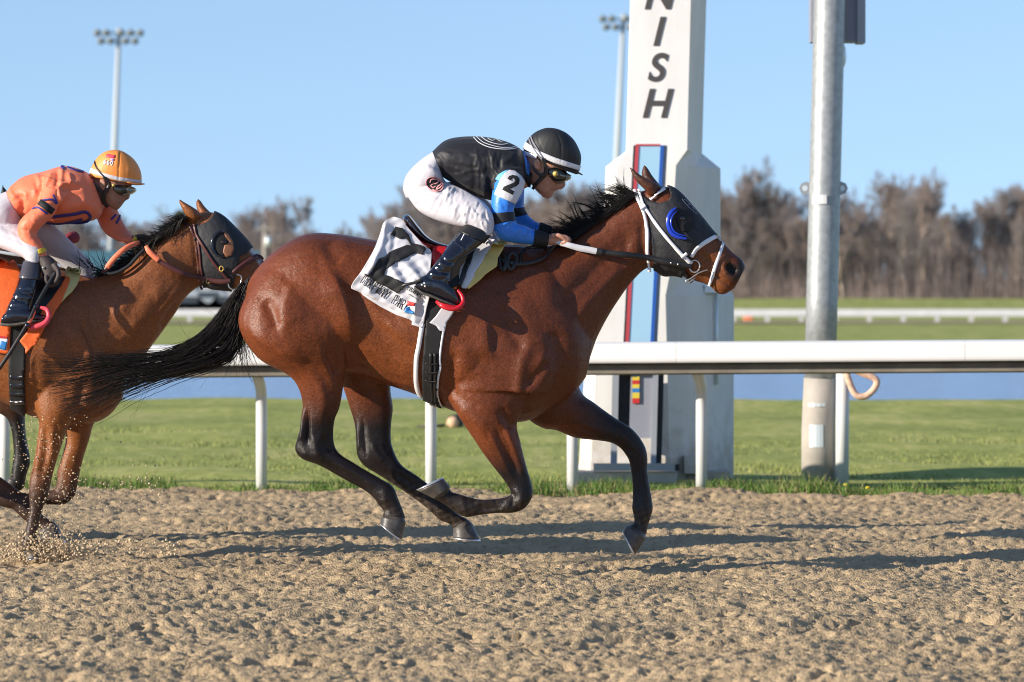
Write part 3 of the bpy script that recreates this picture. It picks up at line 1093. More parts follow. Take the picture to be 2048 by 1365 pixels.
def build_wood():
    g = np.random.default_rng(90)
    bark = [mat('bark_grey', (.31, .245, .20), .9, noise=(1.2, .25)), mat('bark_brown', (.24, .175, .14), .9, noise=(1.2, .25)), mat('bark_pale', (.44, .36, .28), .9, noise=(1.2, .2))]  # bark lightened evenly: distance haze put into the colour
    twig = [mat('twig_grey', (.26, .225, .21), .95), mat('twig_brown', (.235, .19, .17), .95), mat('twig_red', (.28, .225, .195), .95)]  # twigs lightened too, haze in the base colour
    protos = []
    for k in range(7):
        (tv, tf), (cv, cf) = tree_mesh(200 + k, 1.0 * 13.5, k)
        tm = new_mesh('trunk', tv, tf); tm.materials.append(bark[k % 3])
        cm = new_mesh('crown', cv, cf, False); cm.materials.append(twig[k % 3])
        protos.append((tm, cm))
    def bank_z(y): return .16 + 1.15 * float(sst(0, .8, (y - 289) / 190))
    # top of the wood read off the photograph: u -> row of the crowns
    prof_u = [-300, 0, 240, 420, 560, 640, 700, 780, 1130, 1300, 1500, 1580, 1700, 1800, 1860, 1930, 2048, 2350]
    prof_v = [440, 430, 430, 445, 398, 455, 446, 398, 385, 382, 372, 395, 385, 350, 368, 430, 375, 380]
    n = 0
    for row, (yb, cnt) in enumerate(((452, 62), (462, 62), (474, 58), (486, 54), (498, 58))):
        for i in range(cnt):
            u = -140 + 2330 * (i + g.uniform(.1, .9)) / cnt
            y = yb + g.uniform(-5, 5)
            v = np.interp(u, prof_u, prof_v) + (g.normal(26, 17) if row < 4 else g.normal(34, 6))
            H = (HV - v) * y / F + HC - bank_z(y)
            H = max(H, 5.5)
            if row == 0 or (row < 4 and g.random() < .35): H *= g.uniform(.55, .95)
            k = int(g.integers(0, len(protos)))
            s = H / 13.2
            root = bpy.data.objects.new('bare_tree', None)
            x = (u - 1024) * y / F
            root.location = (x, y, bank_z(y) - .3)
            root.rotation_euler = (0, 0, g.uniform(0, 6.28))
            root.scale = (s * g.uniform(.8, 1.3), s * g.uniform(.8, 1.3), s)
            col.objects.link(root)
            for nm, me in zip(('trunk', 'crown'), protos[k]):
                o = bpy.data.objects.new(nm, me); o.parent = root; col.objects.link(o)
            zone = 'leafless brown tree of the far wood between the two riders' if u < 1000 else ('leafless brown tree of the far wood behind the finish pillar' if u < 1460 else ('leafless brown tree of the far wood between the finish pillar and the steel pole' if u < 1640 else 'leafless brown tree of the far wood right of the steel pole'))
            if u < 420: zone = 'leafless brown tree of the far wood behind the orange rider'
            tag(root, zone, 'tree', 'bare trees of the far wood')
            n += 1
    # brush that fills the foot of the wood
    tv = []
    m = 40000
    x = g.uniform(-75, 75, m); y = g.uniform(445, 495, m); z0 = np.array([1.0 for _ in y])
    h = g.uniform(.8, 9.0, m) * g.uniform(.4, 1, m)
    lean = g.normal(0, .5, (m, 2)); w = g.uniform(.02, .07, m)
    a = np.stack([x - w, y, z0], 1); b = np.stack([x + w, y, z0], 1); c = np.stack([x + lean[:, 0], y + lean[:, 1], z0 + h], 1)
    V = np.stack([a, b, c], 1).reshape(-1, 3)
    o = link('underbrush', smooth_mesh('underbrush', V, np.arange(3 * m).reshape(-1, 3)), mat('brush', (.24, .185, .165), .95, noise=(.3, .35)))
    tag(o, 'tangled brown brush filling the foot of the far wood', 'brush', kind='stuff')
    # evergreen that rises behind the chasing horse
    t = empty('evergreen_tree', P(362, 600, 440), 'olive green conifer standing out of the bare wood behind the chasing horse', 'tree')
    q = P(362, 430, 440); base = np.array((q[0], 440, 1.0))
    H = q[2] - 1.0
    wmesh('trunk', [tube([base, base + np.array((0, 0, H * .9))], [.25, .06], 7)], bark[1], t, smooth=True)
    k = 5200
    hh = g.random(k) ** .8; rr = (1 - hh) * 2.0 * np.sqrt(g.random(k)) + .25; aa = g.uniform(0, 6.28, k)
    c = base + np.stack([rr * np.cos(aa), rr * np.sin(aa), H * (.18 + .84 * hh)], 1)
    d = g.normal(0, .16, (k, 3, 3))
    V = (c[:, None] + d).reshape(-1, 3)
    cr = link('crown', smooth_mesh('crown', V, np.arange(3 * k).reshape(-1, 3)), mat('needles', (.075, .085, .035), .9, noise=(1, .3)), t)
build_wood()

# ------------------------------------------------------------------ floodlight poles, building, utility pole beyond the wood's edge
def flood(u_top, v_top, u_bot, v_bot, y, label):
    lamp = mat('lamp_housing', (.16, .18, .19), .5)
    r = empty('floodlight_pole', P(u_bot + (u_bot - u_top) * 1.2, 605, y), label, 'floodlight')
    k = (u_bot - u_top) / (v_bot - v_top)
    top, bot = P(u_top, v_top, y), P(u_top + k * (612 - v_top), 612, y)
    wmesh('mast', [tube([bot, (bot + top) / 2, top], [.36, .29, .20], 12)], mat('mast_grey', (.46, .49, .50), .6), r, smooth=True)
    for dv, offs in ((10, (-42, -24, 5, 24, 44)), (26, (-34, -15, 15, 34))):
        c = P(u_top - k * -dv, v_top + dv, y)
        wmesh('crossarm', [box(c[0] + (min(offs) - 4) * y / F, c[0] + (max(offs) + 4) * y / F, y - .1, y + .1, c[2] - .12, c[2] + .06)], M['galv'], r)
        for o_ in offs:
            p = c + np.array((o_ * y / F, -.45, .05))
            wmesh('floodlight', [tube([p + np.array((0, -.25, -.12)), p + np.array((0, .35, .06))], [.36, .24], 10)], lamp, r, smooth=True)
flood(238, 56, 229, 300, 430, 'tall grey floodlight pole rising behind the orange helmet')
flood(1247, 28, 1234, 310, 430, 'tall grey floodlight pole just left of the finish pillar')

def build_far_things():
    y = 418
    b = empty('long_building', P(230, 605, y), 'low long building with a teal roof behind the chasing horse', 'building')
    wall = mat('wall_grey', (.36, .36, .40), .8, noise=(.5, .1)); roof = mat('teal_roof', (.06, .16, .19), .6)
    a, c = P(-260, 560, y), P(500, 612, y)
    wmesh('wall', [box(a[0], c[0], y, y + 14, .3, P(0, 548, y)[2])], wall, b)
    zr = P(0, 548, y)[2]; zt = P(0, 500, y)[2]
    V = [(a[0] - .5, y - .6, zr), (c[0] + .5, y - .6, zr), (c[0] + .5, y + 7, zt), (a[0] - .5, y + 7, zt), (a[0] - .5, y + 15, zr), (c[0] + .5, y + 15, zr)]
    wmesh('roof', (np.array(V), [(0, 1, 2, 3), (3, 2, 5, 4), (0, 3, 4), (1, 5, 2)]), roof, b)
    gl = mat('window_dark', (.05, .06, .08), .2)
    for i in range(14):
        p = P(-240 + i * 52, 575, y - .03)
        wmesh('window', [box(p[0] - .7, p[0] + .7, y - .06, y - .01, p[2] - .5, p[2] + .6)], gl, b)
    # utility pole with a white drum
    u = empty('utility_pole', P(527, 600, 380), 'wooden utility pole with a pale drum above the rump of the leading horse', 'utility pole')
    wmesh('shaft', [tube([P(527, 606, 380), P(530, 450, 380)], [.20, .16], 10)], mat('weathered_wood', (.34, .30, .26), .9), u, smooth=True)
    wmesh('drum', [tube([P(536, 492, 379.6), P(536, 474, 379.6)], .26, 12)], M['plate'], u, smooth=True)
    wmesh('crossbar', [box(P(514, 458, 380)[0], P(546, 458, 380)[0], 379.7, 379.9, P(0, 460, 380)[2], P(0, 456, 380)[2])], mat('weathered_bar', (.30, .27, .24), .9), u)
    # parked vehicles, small and blurred, under the chin of the chasing horse
    paint = [mat('paint_slate', (.09, .12, .19), .3, coat=.4), mat('paint_silver', (.36, .39, .45), .3, coat=.4), mat('paint_navy', (.05, .07, .14), .3, coat=.4)]
    tyre = mat('tyre', (.02, .02, .02), .8)
    for i, (uu, wd, hgt, lab) in enumerate(((372, 4.4, 1.45, 'small slate car parked far off under the chin of the chasing horse'), (412, 4.8, 2.0, 'pale silver van parked far off between two dark cars'), (452, 4.4, 1.5, 'navy car parked far off behind the tail of the leading horse'))):
        y = 340
        zb = .35
        c = P(uu, 606, y); x = c[0]
        r = empty('parked_car', (x, y, zb), lab, 'van' if i == 1 else 'car')
        prof = [(-.5, .18), (-.5, .55), (-.42, .62), (-.26, .68), (-.14, 1.0), (.22, 1.0), (.38, .66), (.49, .6), (.5, .18)] if i != 1 else [(-.5, .15), (-.5, .95), (-.46, 1.0), (.24, 1.0), (.38, .6), (.5, .52), (.5, .15)]
        V = [(x + a_ * wd, y - .85, zb + b_ * hgt) for a_, b_ in prof] + [(x + a_ * wd, y + .85, zb + b_ * hgt) for a_, b_ in prof]
        n = len(prof)
        Fc = [tuple(range(n)), tuple(range(n, 2 * n))[::-1]] + [(j, n + j, n + (j + 1) % n, (j + 1) % n) for j in range(n)]
        wmesh('body', (np.array(V), Fc), paint[i], r)
        wmesh('window', [box(x - .12 * wd, x + .22 * wd, y - .87, y - .851, zb + .68 * hgt, zb + .92 * hgt)], gl, r)
        for s in (-.31, .31):
            wmesh('wheel', [tube([(x + s * wd, y - .88, zb + .32), (x + s * wd, y - .66, zb + .32)], .32, 14)], tyre, r, smooth=True)
    # orange cones at the edge of the wood
    for uu, sd in ((1492, 'left'), (1501, 'right')):
        c = P(uu, 604, 300); zc = .2
        o = wmesh('traffic_cone', [tube([(c[0], 300, zc), (c[0], 300, zc + .28), (c[0], 300, zc + .55)], [.16, .12, .04], 10), box(c[0] - .2, c[0] + .2, 299.8, 300.2, zc - .03, zc)], mat('cone_orange', (.75, .16, .03), .5), None, smooth=False)
        tag(o, '%s one of two tiny orange cones on the far bank past the muzzle' % sd, 'cone', 'orange cones')
    # dandelions in the seam grass
    pet = mat('dandelion', (.78, .58, .02), .7)
    stem = mat('stem', (.10, .19, .03), .7)
    for i, (uu, vv) in enumerate(((1586, 979), (1601, 980), (1692, 970), (1736, 976))):
        yy = y_edge((uu - 1024) * 28.5 / F) + .45
        c = P(uu, vv, yy)
        r = empty('dandelion', (c[0], yy, 0), ('leftmost', 'second from left', 'third from left', 'rightmost')[i] + ' of four yellow dandelions at the foot of the steel pole', 'flower', 'dandelions')
        wmesh('flower_head', [ball(c, (.017, .017, .010), 8)], pet, r, smooth=True)
        wmesh('stem', [tube([(c[0], yy, 0), c], .003, 5)], stem, r, smooth=True)
build_far_things()
# ------------------------------------------------------------------ horses
def coat_mat(name):
    m = mat(name, (0.15, 0.045, 0.02), 0.37, attr='coat', noise=(110, 0.32), bump=(260, 0.7, 0.003, (0.45, 1, 1)), bump2=(26, 0.35, 0.010), spec=0.30)
    return m
M['coat'] = coat_mat('horse_coat')
M['black_hair'] = mat('black_hair', (0.013, 0.011, 0.010), 0.45, spec=0.3)
M['hoof'] = mat('hoof', (0.075, 0.066, 0.058), 0.42, noise=(30, 0.45), bump=(90, 0.4, 0.002))
M['shoe'] = mat('shoe', (0.62, 0.63, 0.66), 0.35, metal=0.8)
M['eye'] = mat('eye', (0.012, 0.008, 0.006), 0.05, coat=0.6)
M['nostril'] = mat('nostril', (0.006, 0.004, 0.004), 0.7)

def hoof(name, c0, c1, s0, s1, y, w0, w1, y0, root):
    """a hoof from the coronet pair c0-c1 (heel, toe) to the sole pair s0-s1, with its shoe"""
    mid = lambda t: tuple((1 - t) * np.array(c0) + t * np.array(s0)) + tuple((1 - t) * np.array(c1) + t * np.array(s1))
    def ins(t, k):
        q = np.array(mid(t)); a_, b_ = q[:2], q[2:]; c_ = (a_ + b_) / 2
        return tuple(c_ + (a_ - c_) * k) + tuple(c_ + (b_ - c_) * k)
    rings = [ins(-0.25, .70) + (y, w0 * 0.66), ins(-0.06, .90) + (y, w0 * 0.88), ins(0.04, 1.0) + (y, w0), mid(0.12) + (y, w0 * 1.02), mid(0.5) + (y, (w0 + w1) / 2), mid(0.93) + (y, w1)]
    V, Fc = loft(rings, y0, 20, 3, 2.2)
    h = link(name, new_mesh(name, V, Fc), M['hoof'], root)
    rs = [mid(0.93) + (y, w1 * 0.99), mid(0.96) + (y, w1 * 1.03), mid(1.03) + (y, w1 * 1.03), mid(1.05) + (y, w1 * 0.98)]
    V, Fc = loft(rs, y0, 20, 2, 2.2)
    o = link('shoe', new_mesh('shoe', V, Fc), M['shoe'], h)
    return h

def strands(curves, r0, seg=10, sides=3, wob=0.0, g=None, taper=0.12):
    """thin tapering hairs along px-depth curves (already world points)"""
    out = []
    for c, r in zip(curves, r0):
        n = len(c)
        rad = r * (1 - (1 - taper) * np.linspace(0, 1, n) ** 1.5)
        out.append(tube(c, rad, sides, cap=False))
    return merge(out)

# outline pairs in photograph pixels: (u1,v1, u2,v2, depth offset, half width)
H1 = {
 'trunk': [(497, 562, 482, 655, 0, .05), (520, 531, 503, 697, 0, .17), (560, 494, 560, 733, 0, .245), (615, 468, 640, 742, 0, .285), (680, 469, 715, 748, 0, .270),
           (752, 481, 780, 772, 0, .262), (830, 491, 832, 790, 0, .29), (920, 494, 905, 822, 0, .285), (1000, 490, 985, 843, 0, .265), (1060, 495, 1055, 842, 0, .25),
           (1115, 530, 1110, 812, 0, .225), (1160, 610, 1148, 785, 0, .175), (1190, 660, 1172, 755, 0, .08)],
 'neck': [(960, 500, 1040, 820, 0, .16), (1040, 496, 1150, 770, 0, .185), (1092, 493, 1196, 672, 0, .16), (1140, 480, 1219, 629, 0, .125), (1182, 450, 1243, 592, 0, .098),
          (1222, 420, 1264, 564, 0, .088), (1258, 396, 1292, 538, 0, .083), (1288, 381, 1318, 540, 0, .08)],
 'head': [(1278, 384, 1305, 532, 0, .07), (1320, 373, 1326, 549, 0, .094), (1352, 382, 1347, 549, 0, .10), (1388, 420, 1366, 553, 0, .094), (1405, 440, 1386, 561, 0, .077),
          (1425, 465, 1402, 566, 0, .062), (1446, 485, 1420, 573, 0, .056), (1468, 507, 1434, 587, 0, .056), (1484, 520, 1449, 589, 0, .053), (1491, 534, 1468, 578, 0, .036)],
 'near_hind': [(530, 530, 675, 500, -.05, .09), (512, 556, 688, 530, -.11, .125), (476, 640, 702, 645, -.155, .150), (512, 713, 698, 685, -.16, .130), (575, 750, 692, 728, -.15, .10), (596, 775, 688, 762, -.15, .08),
               (605, 808, 680, 812, -.145, .062), (603, 845, 669, 842, -.14, .052), (595, 876, 667, 878, -.135, .046), (590, 899, 673, 900, -.13, .047), (604, 918, 686, 913, -.13, .043),
               (640, 932, 701, 922, -.13, .034), (690, 960, 727, 938, -.13, .028), (730, 982, 760, 957, -.13, .028), (748, 997, 786, 974, -.13, .036), (756, 1009, 796, 997, -.13, .035),
               (767, 1022, 803, 1014, -.13, .030), (765, 1034, 812, 1038, -.13, .036)],
 'far_hind': [(640, 620, 790, 640, .12, .12), (660, 700, 786, 720, .13, .12), (685, 772, 781, 775, .13, .085), (697, 808, 786, 815, .13, .065), (709, 848, 783, 845, .125, .052),
              (712, 882, 782, 880, .12, .045), (714, 910, 790, 908, .12, .046), (728, 932, 803, 930, .12, .042), (757, 950, 822, 944, .12, .034), (800, 978, 841, 957, .12, .028),
              (840, 1006, 869, 979, .12, .028), (864, 1026, 894, 1005, .12, .036), (879, 1040, 916, 1028, .12, .034), (900, 1049, 932, 1037, .12, .030), (906, 1057, 945, 1047, .12, .037)],
 'shoulder': [(920, 545, 1085, 560, -.08, .11), (900, 630, 1125, 640, -.13, .12), (890, 715, 1135, 715, -.155, .115), (893, 780, 1100, 785, -.16, .105)],
 'near_fore': [(890, 700, 1080, 700, -.13, .10), (893, 785, 1050, 805, -.15, .105), (914, 828, 1034, 848, -.155, .09), (945, 875, 1041, 884, -.155, .07), (965, 905, 1048, 914, -.15, .057),
               (985, 932, 1055, 940, -.145, .047), (1005, 957, 1062, 963, -.14, .042), (1018, 976, 1066, 984, -.14, .041), (1022, 988, 1062, 1000, -.14, .038)],
 'near_fore_low': [(1048, 975, 1065, 995, -.14, .034), (1030, 984, 1051, 1016, -.14, .039), (1014, 994, 1027, 1026, -.14, .037), (992, 998, 992, 1027, -.14, .029), (960, 999, 958, 1031, -.14, .028),
                   (937, 994, 932, 1035, -.14, .035), (917, 988, 912, 1026, -.14, .034), (903, 984, 890, 1010, -.14, .030), (899, 975, 868, 998, -.14, .036)],
 'far_fore': [(1120, 690, 1030, 800, .10, .12), (1150, 755, 1056, 838, .12, .115), (1166, 789, 1086, 857, .125, .10), (1186, 804, 1112, 861, .125, .085), (1210, 822, 1150, 876, .125, .064),
              (1236, 840, 1192, 881, .125, .052), (1259, 854, 1222, 886, .125, .046), (1276, 871, 1241, 897, .125, .042), (1290, 893, 1252, 911, .125, .041), (1295, 915, 1258, 922, .125, .037),
              (1295, 940, 1262, 943, .125, .029), (1299, 970, 1265, 970, .125, .027), (1304, 1000, 1265, 1000, .125, .030), (1306, 1017, 1264, 1017, .125, .036), (1302, 1033, 1268, 1035, .125, .033),
              (1297, 1049, 1267, 1047, .125, .029), (1292, 1072, 1255, 1052, .125, .036)],
}
EAR1 = [[(1300, 395, 1322, 372, -.045, .030), (1291, 382, 1311, 366, -.055, .034), (1277, 368, 1293, 357, -.058, .028), (1266, 352, 1276, 347, -.058, .018), (1258, 334, 1260, 333, -.056, .004)],
        [(1290, 385, 1326, 376, .045, .030), (1286, 362, 1318, 368, .055, .034), (1283, 350, 1305, 352, .058, .028), (1284, 341, 1297, 339, .058, .018), (1288, 329, 1290, 330, .056, .004)]]

MUS1 = [
 ([(648, 535), (674, 575), (692, 620), (700, 660), (698, 700)], 34, 20, 'l'),      # front edge of the thigh stands proud of the flank
 ([(495, 630), (512, 668), (558, 700), (625, 724)], 26, 12, 'r'),                  # seat muscle overhangs the lower thigh
 ([(972, 640), (975, 700), (988, 728)], 26, 11, 'l'), ([(600, 548), (573, 600), (562, 660)], 22, 10, 'l'),
 ([(905, 730), (925, 770), (960, 795), (1010, 800)], 22, 10, 'l'), ([(1060, 680), (1046, 730), (1036, 800)], 20, 9, 'r'),
 ([(745, 500), (735, 540), (742, 580)], 16, -6), ([(700, 690), (740, 730), (800, 762)], 16, -8),
 # tendons and bone of the lower legs
 ([(672, 928), (715, 952), (756, 978)], 4.5, 5), ([(655, 938), (700, 962), (742, 990)], 3.6, -8), ([(600, 905), (625, 912), (650, 922)], 7, 5), ([(628, 868), (630, 895), (648, 912)], 5, 6), ([(646, 872), (652, 893), (664, 905)], 4, -7),
 ([(768, 985), (772, 1000)], 7, 5), ([(752, 1006), (764, 1012)], 4, -5), ([(606, 812), (607, 850), (600, 885)], 3.5, 7), ([(614, 815), (616, 855), (612, 890)], 3.5, -9),
 ([(985, 1003), (955, 1006)], 4, 5), ([(1000, 1016), (960, 1021)], 3.5, -7), ([(925, 1000), (928, 1022)], 7, 4), ([(1046, 985), (1040, 1005)], 6, 5), ([(1028, 990), (1024, 1010)], 4, -6),
 ([(1000, 850), (1022, 905), (1042, 958)], 4, -8), ([(975, 860), (1002, 910), (1030, 965)], 5, 5),  # the muscles that show on the lit side: ridges (+) and furrows (-), mm
 # hindquarter
 ([(560, 600), (600, 545), (650, 530), (700, 545)], 22, -16), ([(545, 575), (590, 520), (660, 510)], 26, 6),
 ([(655, 545), (672, 575), (690, 620), (700, 650)], 13, -17), ([(640, 560), (655, 600), (668, 660), (665, 720)], 24, 14),
 ([(600, 560), (570, 610), (563, 650)], 18, 10), ([(530, 605), (546, 632), (554, 662)], 13, -12), ([(500, 600), (515, 640), (525, 670)], 18, 8),
 ([(495, 640), (510, 665), (545, 690), (600, 715)], 13, -12), ([(512, 645), (540, 655), (562, 668)], 20, 10),
 ([(560, 690), (610, 690), (650, 700)], 24, 10), ([(655, 700), (668, 730), (676, 750)], 9, -15), ([(680, 690), (684, 730)], 9, 10),
 ([(600, 720), (640, 745), (655, 790)], 12, -5), ([(640, 760), (650, 810), (640, 850)], 11, 7),
 ([(660, 485), (668, 505), (690, 520)], 13, -14, 'l'), ([(650, 490), (655, 515)], 14, 8), ([(690, 490), (730, 505)], 20, 6),
 ([(705, 560), (720, 600), (740, 640), (790, 690), (835, 730)], 15, -12), ([(718, 560), (735, 600), (760, 640), (820, 690)], 18, 9),
 ([(700, 660), (712, 700), (715, 740)], 14, -18),
 # ribs and flank
 ([(770, 640), (800, 670), (830, 690)], 8, 4), ([(760, 660), (800, 700), (828, 716)], 8, 4), ([(740, 740), (780, 765), (830, 780)], 14, 5),
 # shoulder and chest
 ([(975, 655), (975, 700), (980, 722)], 11, -10), ([(940, 650), (930, 690), (935, 720)], 22, 14), ([(990, 600), (1000, 660), (1030, 720), (1040, 770)], 16, 8),
 ([(1010, 620), (1030, 660), (1050, 700)], 11, -7), ([(1055, 690), (1040, 730), (1032, 780), (1032, 800)], 14, 8), ([(1050, 770), (1075, 745), (1095, 720)], 9, -12, 'l'),
 ([(1095, 700), (1080, 760), (1045, 812)], 20, 14), ([(1095, 640), (1110, 690), (1112, 740)], 15, -12), ([(1060, 640), (1080, 600), (1120, 560)], 26, 5),
 ([(915, 700), (905, 760), (908, 800)], 12, -10), ([(930, 750), (970, 765), (1000, 790)], 24, 10), ([(905, 790), (960, 815), (1020, 805)], 10, -6),
 ([(1000, 815), (1015, 845), (1022, 860)], 10, -10), ([(1030, 815), (1040, 838)], 9, -8),
 ([(955, 850), (985, 900), (1020, 960)], 9, 6), ([(990, 850), (1010, 900), (1035, 955)], 7, -10), ([(1010, 850), (1030, 900), (1048, 955)], 9, 6), ([(930, 830), (960, 850)], 16, 8),
 # neck
 ([(1110, 620), (1170, 560), (1230, 500), (1270, 450)], 15, -6), ([(1060, 600), (1130, 540), (1200, 470)], 30, 6), ([(1140, 650), (1190, 590), (1250, 530)], 12, 6),
 ([(1255, 480), (1250, 510), (1240, 535)], 9, -6), ([(1285, 440), (1285, 480), (1288, 520)], 8, -9), ([(1185, 640), (1210, 600), (1250, 560)], 10, -6),
 # hock and cannon, near hind
 ([(607, 830), (606, 860), (602, 885)], 4.5, 6), ([(614, 830), (614, 865), (617, 890)], 5, -9), ([(640, 870), (632, 900), (640, 915)], 8, 5), ([(655, 880), (662, 900)], 7, -5),
 ([(650, 820), (656, 850), (660, 880)], 6, -6), ([(660, 930), (700, 950), (745, 985)], 4, -6), ([(670, 925), (720, 948), (770, 975)], 6, 3),
 # knee, near fore
 ([(1018, 1000), (985, 1012), (950, 1015)], 5, -5), ([(1035, 985), (1045, 1000)], 9, 4), ([(1025, 1008), (1035, 1018)], 5, -5),
 # head: cheek, eye, nostril, mouth
 ([(1300, 470), (1305, 510), (1330, 540)], 12, 6), ([(1345, 540), (1385, 545), (1430, 553)], 8, -4), ([(1380, 470), (1410, 500), (1440, 515)], 9, 5), ([(1395, 500), (1420, 530)], 12, -5),
 ([(1459, 533), (1468, 541)], 8, -26), ([(1450, 522), (1448, 537), (1456, 549)], 4, 9), ([(1427, 549), (1445, 562), (1464, 576)], 2.6, -9), ([(1432, 545), (1450, 558)], 7, 4),
]

FAR1 = [  # tendons of the off-side legs
 ([(715, 850), (718, 880), (717, 905)], 3.5, 7), ([(726, 840), (729, 880), (732, 910)], 4, -8), ([(745, 885), (752, 905), (770, 925)], 5, 6), ([(770, 890), (778, 905)], 4, -6), ([(790, 945), (825, 968), (868, 1000)], 3.6, -7), ([(800, 938), (835, 958)], 5, 4), ([(880, 1012), (884, 1026)], 6, 4),
 ([(1240, 868), (1262, 882), (1278, 905)], 6, 5), ([(1250, 895), (1262, 905)], 4, -6), ([(1272, 930), (1276, 965), (1278, 1000)], 3.5, -6), ([(1285, 930), (1290, 970), (1294, 1005)], 5, 4), ([(1150, 840), (1200, 862), (1232, 874)], 6, 5), ([(1160, 856), (1205, 872)], 4, -5)]
def horse_skin(parts, y0, ears, strokes, voxel=0.0062, far=None):
    lf = [loft(parts[k], y0, 26, 5, 2.25 if k in ('trunk',) else 2.1) for k in parts]
    for e in ears:
        lf.append(loft(e, y0, 14, 5))
    V, Q = union(lf, voxel, 6 if voxel < .008 else 4, -0.45, sub=voxel > .0085)
    V = sculpt(V, Q, strokes, y0 + 0.02)
    V = sculpt(V, Q, far or [], y0 + 0.5, y0 + 0.03)
    V = laplace(V, Q, 1, 0.3, -0.28)
    return V, Q

def bay(V, y0, uv, black, dark_top=None, muzzle=None):
    """coat colour: bay body, black points"""
    base = np.tile(np.array((0.165, 0.050, 0.018)), (len(V), 1))
    return base

BODY1 = [
 ([(645, 530), (674, 575), (692, 620), (700, 660), (696, 705)], 36, 26, 'l'), ([(528, 596), (545, 628), (556, 662)], 13, -13), ([(608, 540), (579, 590), (564, 640), (574, 692)], 32, 10, 'r'), ([(495, 630), (512, 668), (558, 700), (625, 724)], 28, 14, 'r'),
 ([(655, 480), (664, 505), (686, 526)], 14, -7), ([(690, 490), (730, 505)], 20, 4), ([(575, 578), (605, 538), (655, 524)], 22, -7), ([(560, 560), (580, 610), (600, 650)], 34, 6),
 ([(655, 700), (668, 730), (677, 752)], 9, -11), ([(684, 690), (687, 730)], 9, 8), ([(704, 560), (722, 600), (745, 640), (795, 692), (838, 730)], 14, -8), ([(720, 560), (738, 600), (765, 640), (825, 690)], 17, 6),
 ([(640, 760), (648, 810), (640, 850)], 11, 6), ([(600, 720), (640, 745), (656, 790)], 12, -5), ([(700, 680), (715, 715), (722, 745)], 16, -9),
 ([(770, 640), (800, 670), (830, 690)], 8, 2.5), ([(760, 660), (800, 700), (828, 716)], 8, 2.5), ([(740, 690), (785, 730), (830, 750)], 9, 2.5), ([(740, 742), (780, 766), (830, 782)], 14, 5),
 ([(970, 630), (975, 690), (990, 730)], 24, 13, 'l'), ([(935, 685), (930, 720), (942, 762)], 28, 9), ([(1003, 605), (1022, 660), (1048, 708)], 12, -8), ([(1030, 600), (1060, 650), (1085, 700)], 20, 6),
 ([(1058, 690), (1042, 735), (1034, 800)], 12, 9), ([(1096, 700), (1078, 760), (1046, 814)], 20, 11), ([(1052, 774), (1076, 748), (1098, 722)], 9, -10), ([(912, 700), (904, 755), (908, 802)], 11, -9),
 ([(1000, 815), (1015, 845), (1022, 862)], 10, -10), ([(915, 795), (950, 812)], 10, -4), ([(930, 830), (960, 850)], 16, 7), ([(955, 850), (985, 900), (1020, 960)], 9, 6), ([(1010, 850), (1030, 900), (1048, 955)], 9, 6),
 ([(640, 870), (632, 900), (640, 915)], 8, 5), ([(1035, 985), (1045, 1000)], 9, 4), ([(1110, 620), (1170, 560), (1230, 500), (1272, 450)], 16, -8), ([(1060, 600), (1130, 540), (1200, 470)], 32, 6), ([(1140, 655), (1190, 592), (1252, 530)], 12, 7),
 ([(1255, 480), (1250, 510), (1240, 535)], 9, -6), ([(1110, 660), (1112, 700), (1100, 740)], 16, -8)]
MUS1 = [m for m in MUS1 if m[1] < 8 or min(q[0] for q in m[0]) >= 1280] + [(m[0], m[1], m[2] * 1.28) + tuple(m[3:]) for m in BODY1]
skin1 = horse_skin(H1, Y0, EAR1, MUS1, 0.0066, far=FAR1)
def coat1():
    V, Q = skin1
    U = px(V); u, v = U[:, 0], U[:, 1]
    c = np.tile(np.array((0.150, 0.0385, 0.0122)), (len(V), 1))
    def mix(w, k):
        nonlocal c
        c = c * (1 - w[:, None]) + np.array(k) * w[:, None]
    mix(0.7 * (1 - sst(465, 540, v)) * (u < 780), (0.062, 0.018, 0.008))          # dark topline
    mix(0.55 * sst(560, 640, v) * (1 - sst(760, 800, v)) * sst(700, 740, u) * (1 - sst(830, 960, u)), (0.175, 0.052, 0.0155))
    mix(0.6 * sst(900, 1010, u) * (v < 850), (0.086, 0.0235, 0.0095))  # shoulder, neck and chest darkened: their shade put into the coat colour
    hind = u < 860
    wl = np.where(hind, sst(745, 900, v), sst(860, 985, v))
    mix(0.985 * np.clip(wl * 1.25, 0, 1), (0.010, 0.008, 0.008))
    far = V[:, 1] > Y0 + 0.03
    mix(0.95 * far * (~hind) * sst(1110, 1230, u) * sst(770, 800, v), (0.013, 0.010, 0.009))  # far foreleg: black point, and mostly shade painted in above it
    mix(0.8 * sst(1395, 1440, u) * (1 - sst(0, 26, np.hypot(u - 1425, v - 512))) * 0, (0.2, 0.08, 0.03))
    mix(0.9 * (1 - sst(8, 30, np.hypot((u - 1476), (v - 545)))), (0.014, 0.011, 0.010))    # muzzle
    mix(0.75 * sst(1466, 1484, u), (0.014, 0.011, 0.010))
    mix(0.5 * sst(1380, 1410, u) * (1 - sst(1440, 1470, u)), (0.22, 0.080, 0.026))
    mix(0.6 * (1 - sst(372, 392, v)) * (u > 1240), (0.05, 0.03, 0.022))                     # ears
    dn = 0.5 + 0.5 * np.sin(u * .31 + v * .17) * np.sin(u * .13 - v * .29)
    mix(0.30 * dn * sst(975, 1050, v), (0.17, 0.125, 0.085))                                # track dust on the pasterns
    mix(0.22 * dn * far * hind * sst(930, 990, v), (0.20, 0.16, 0.13))
    return c
horse1 = empty('racehorse', P(900, 1150, Y0), 'leading bay racehorse at full gallop under the rider in black and blue', 'horse', 'racehorses')
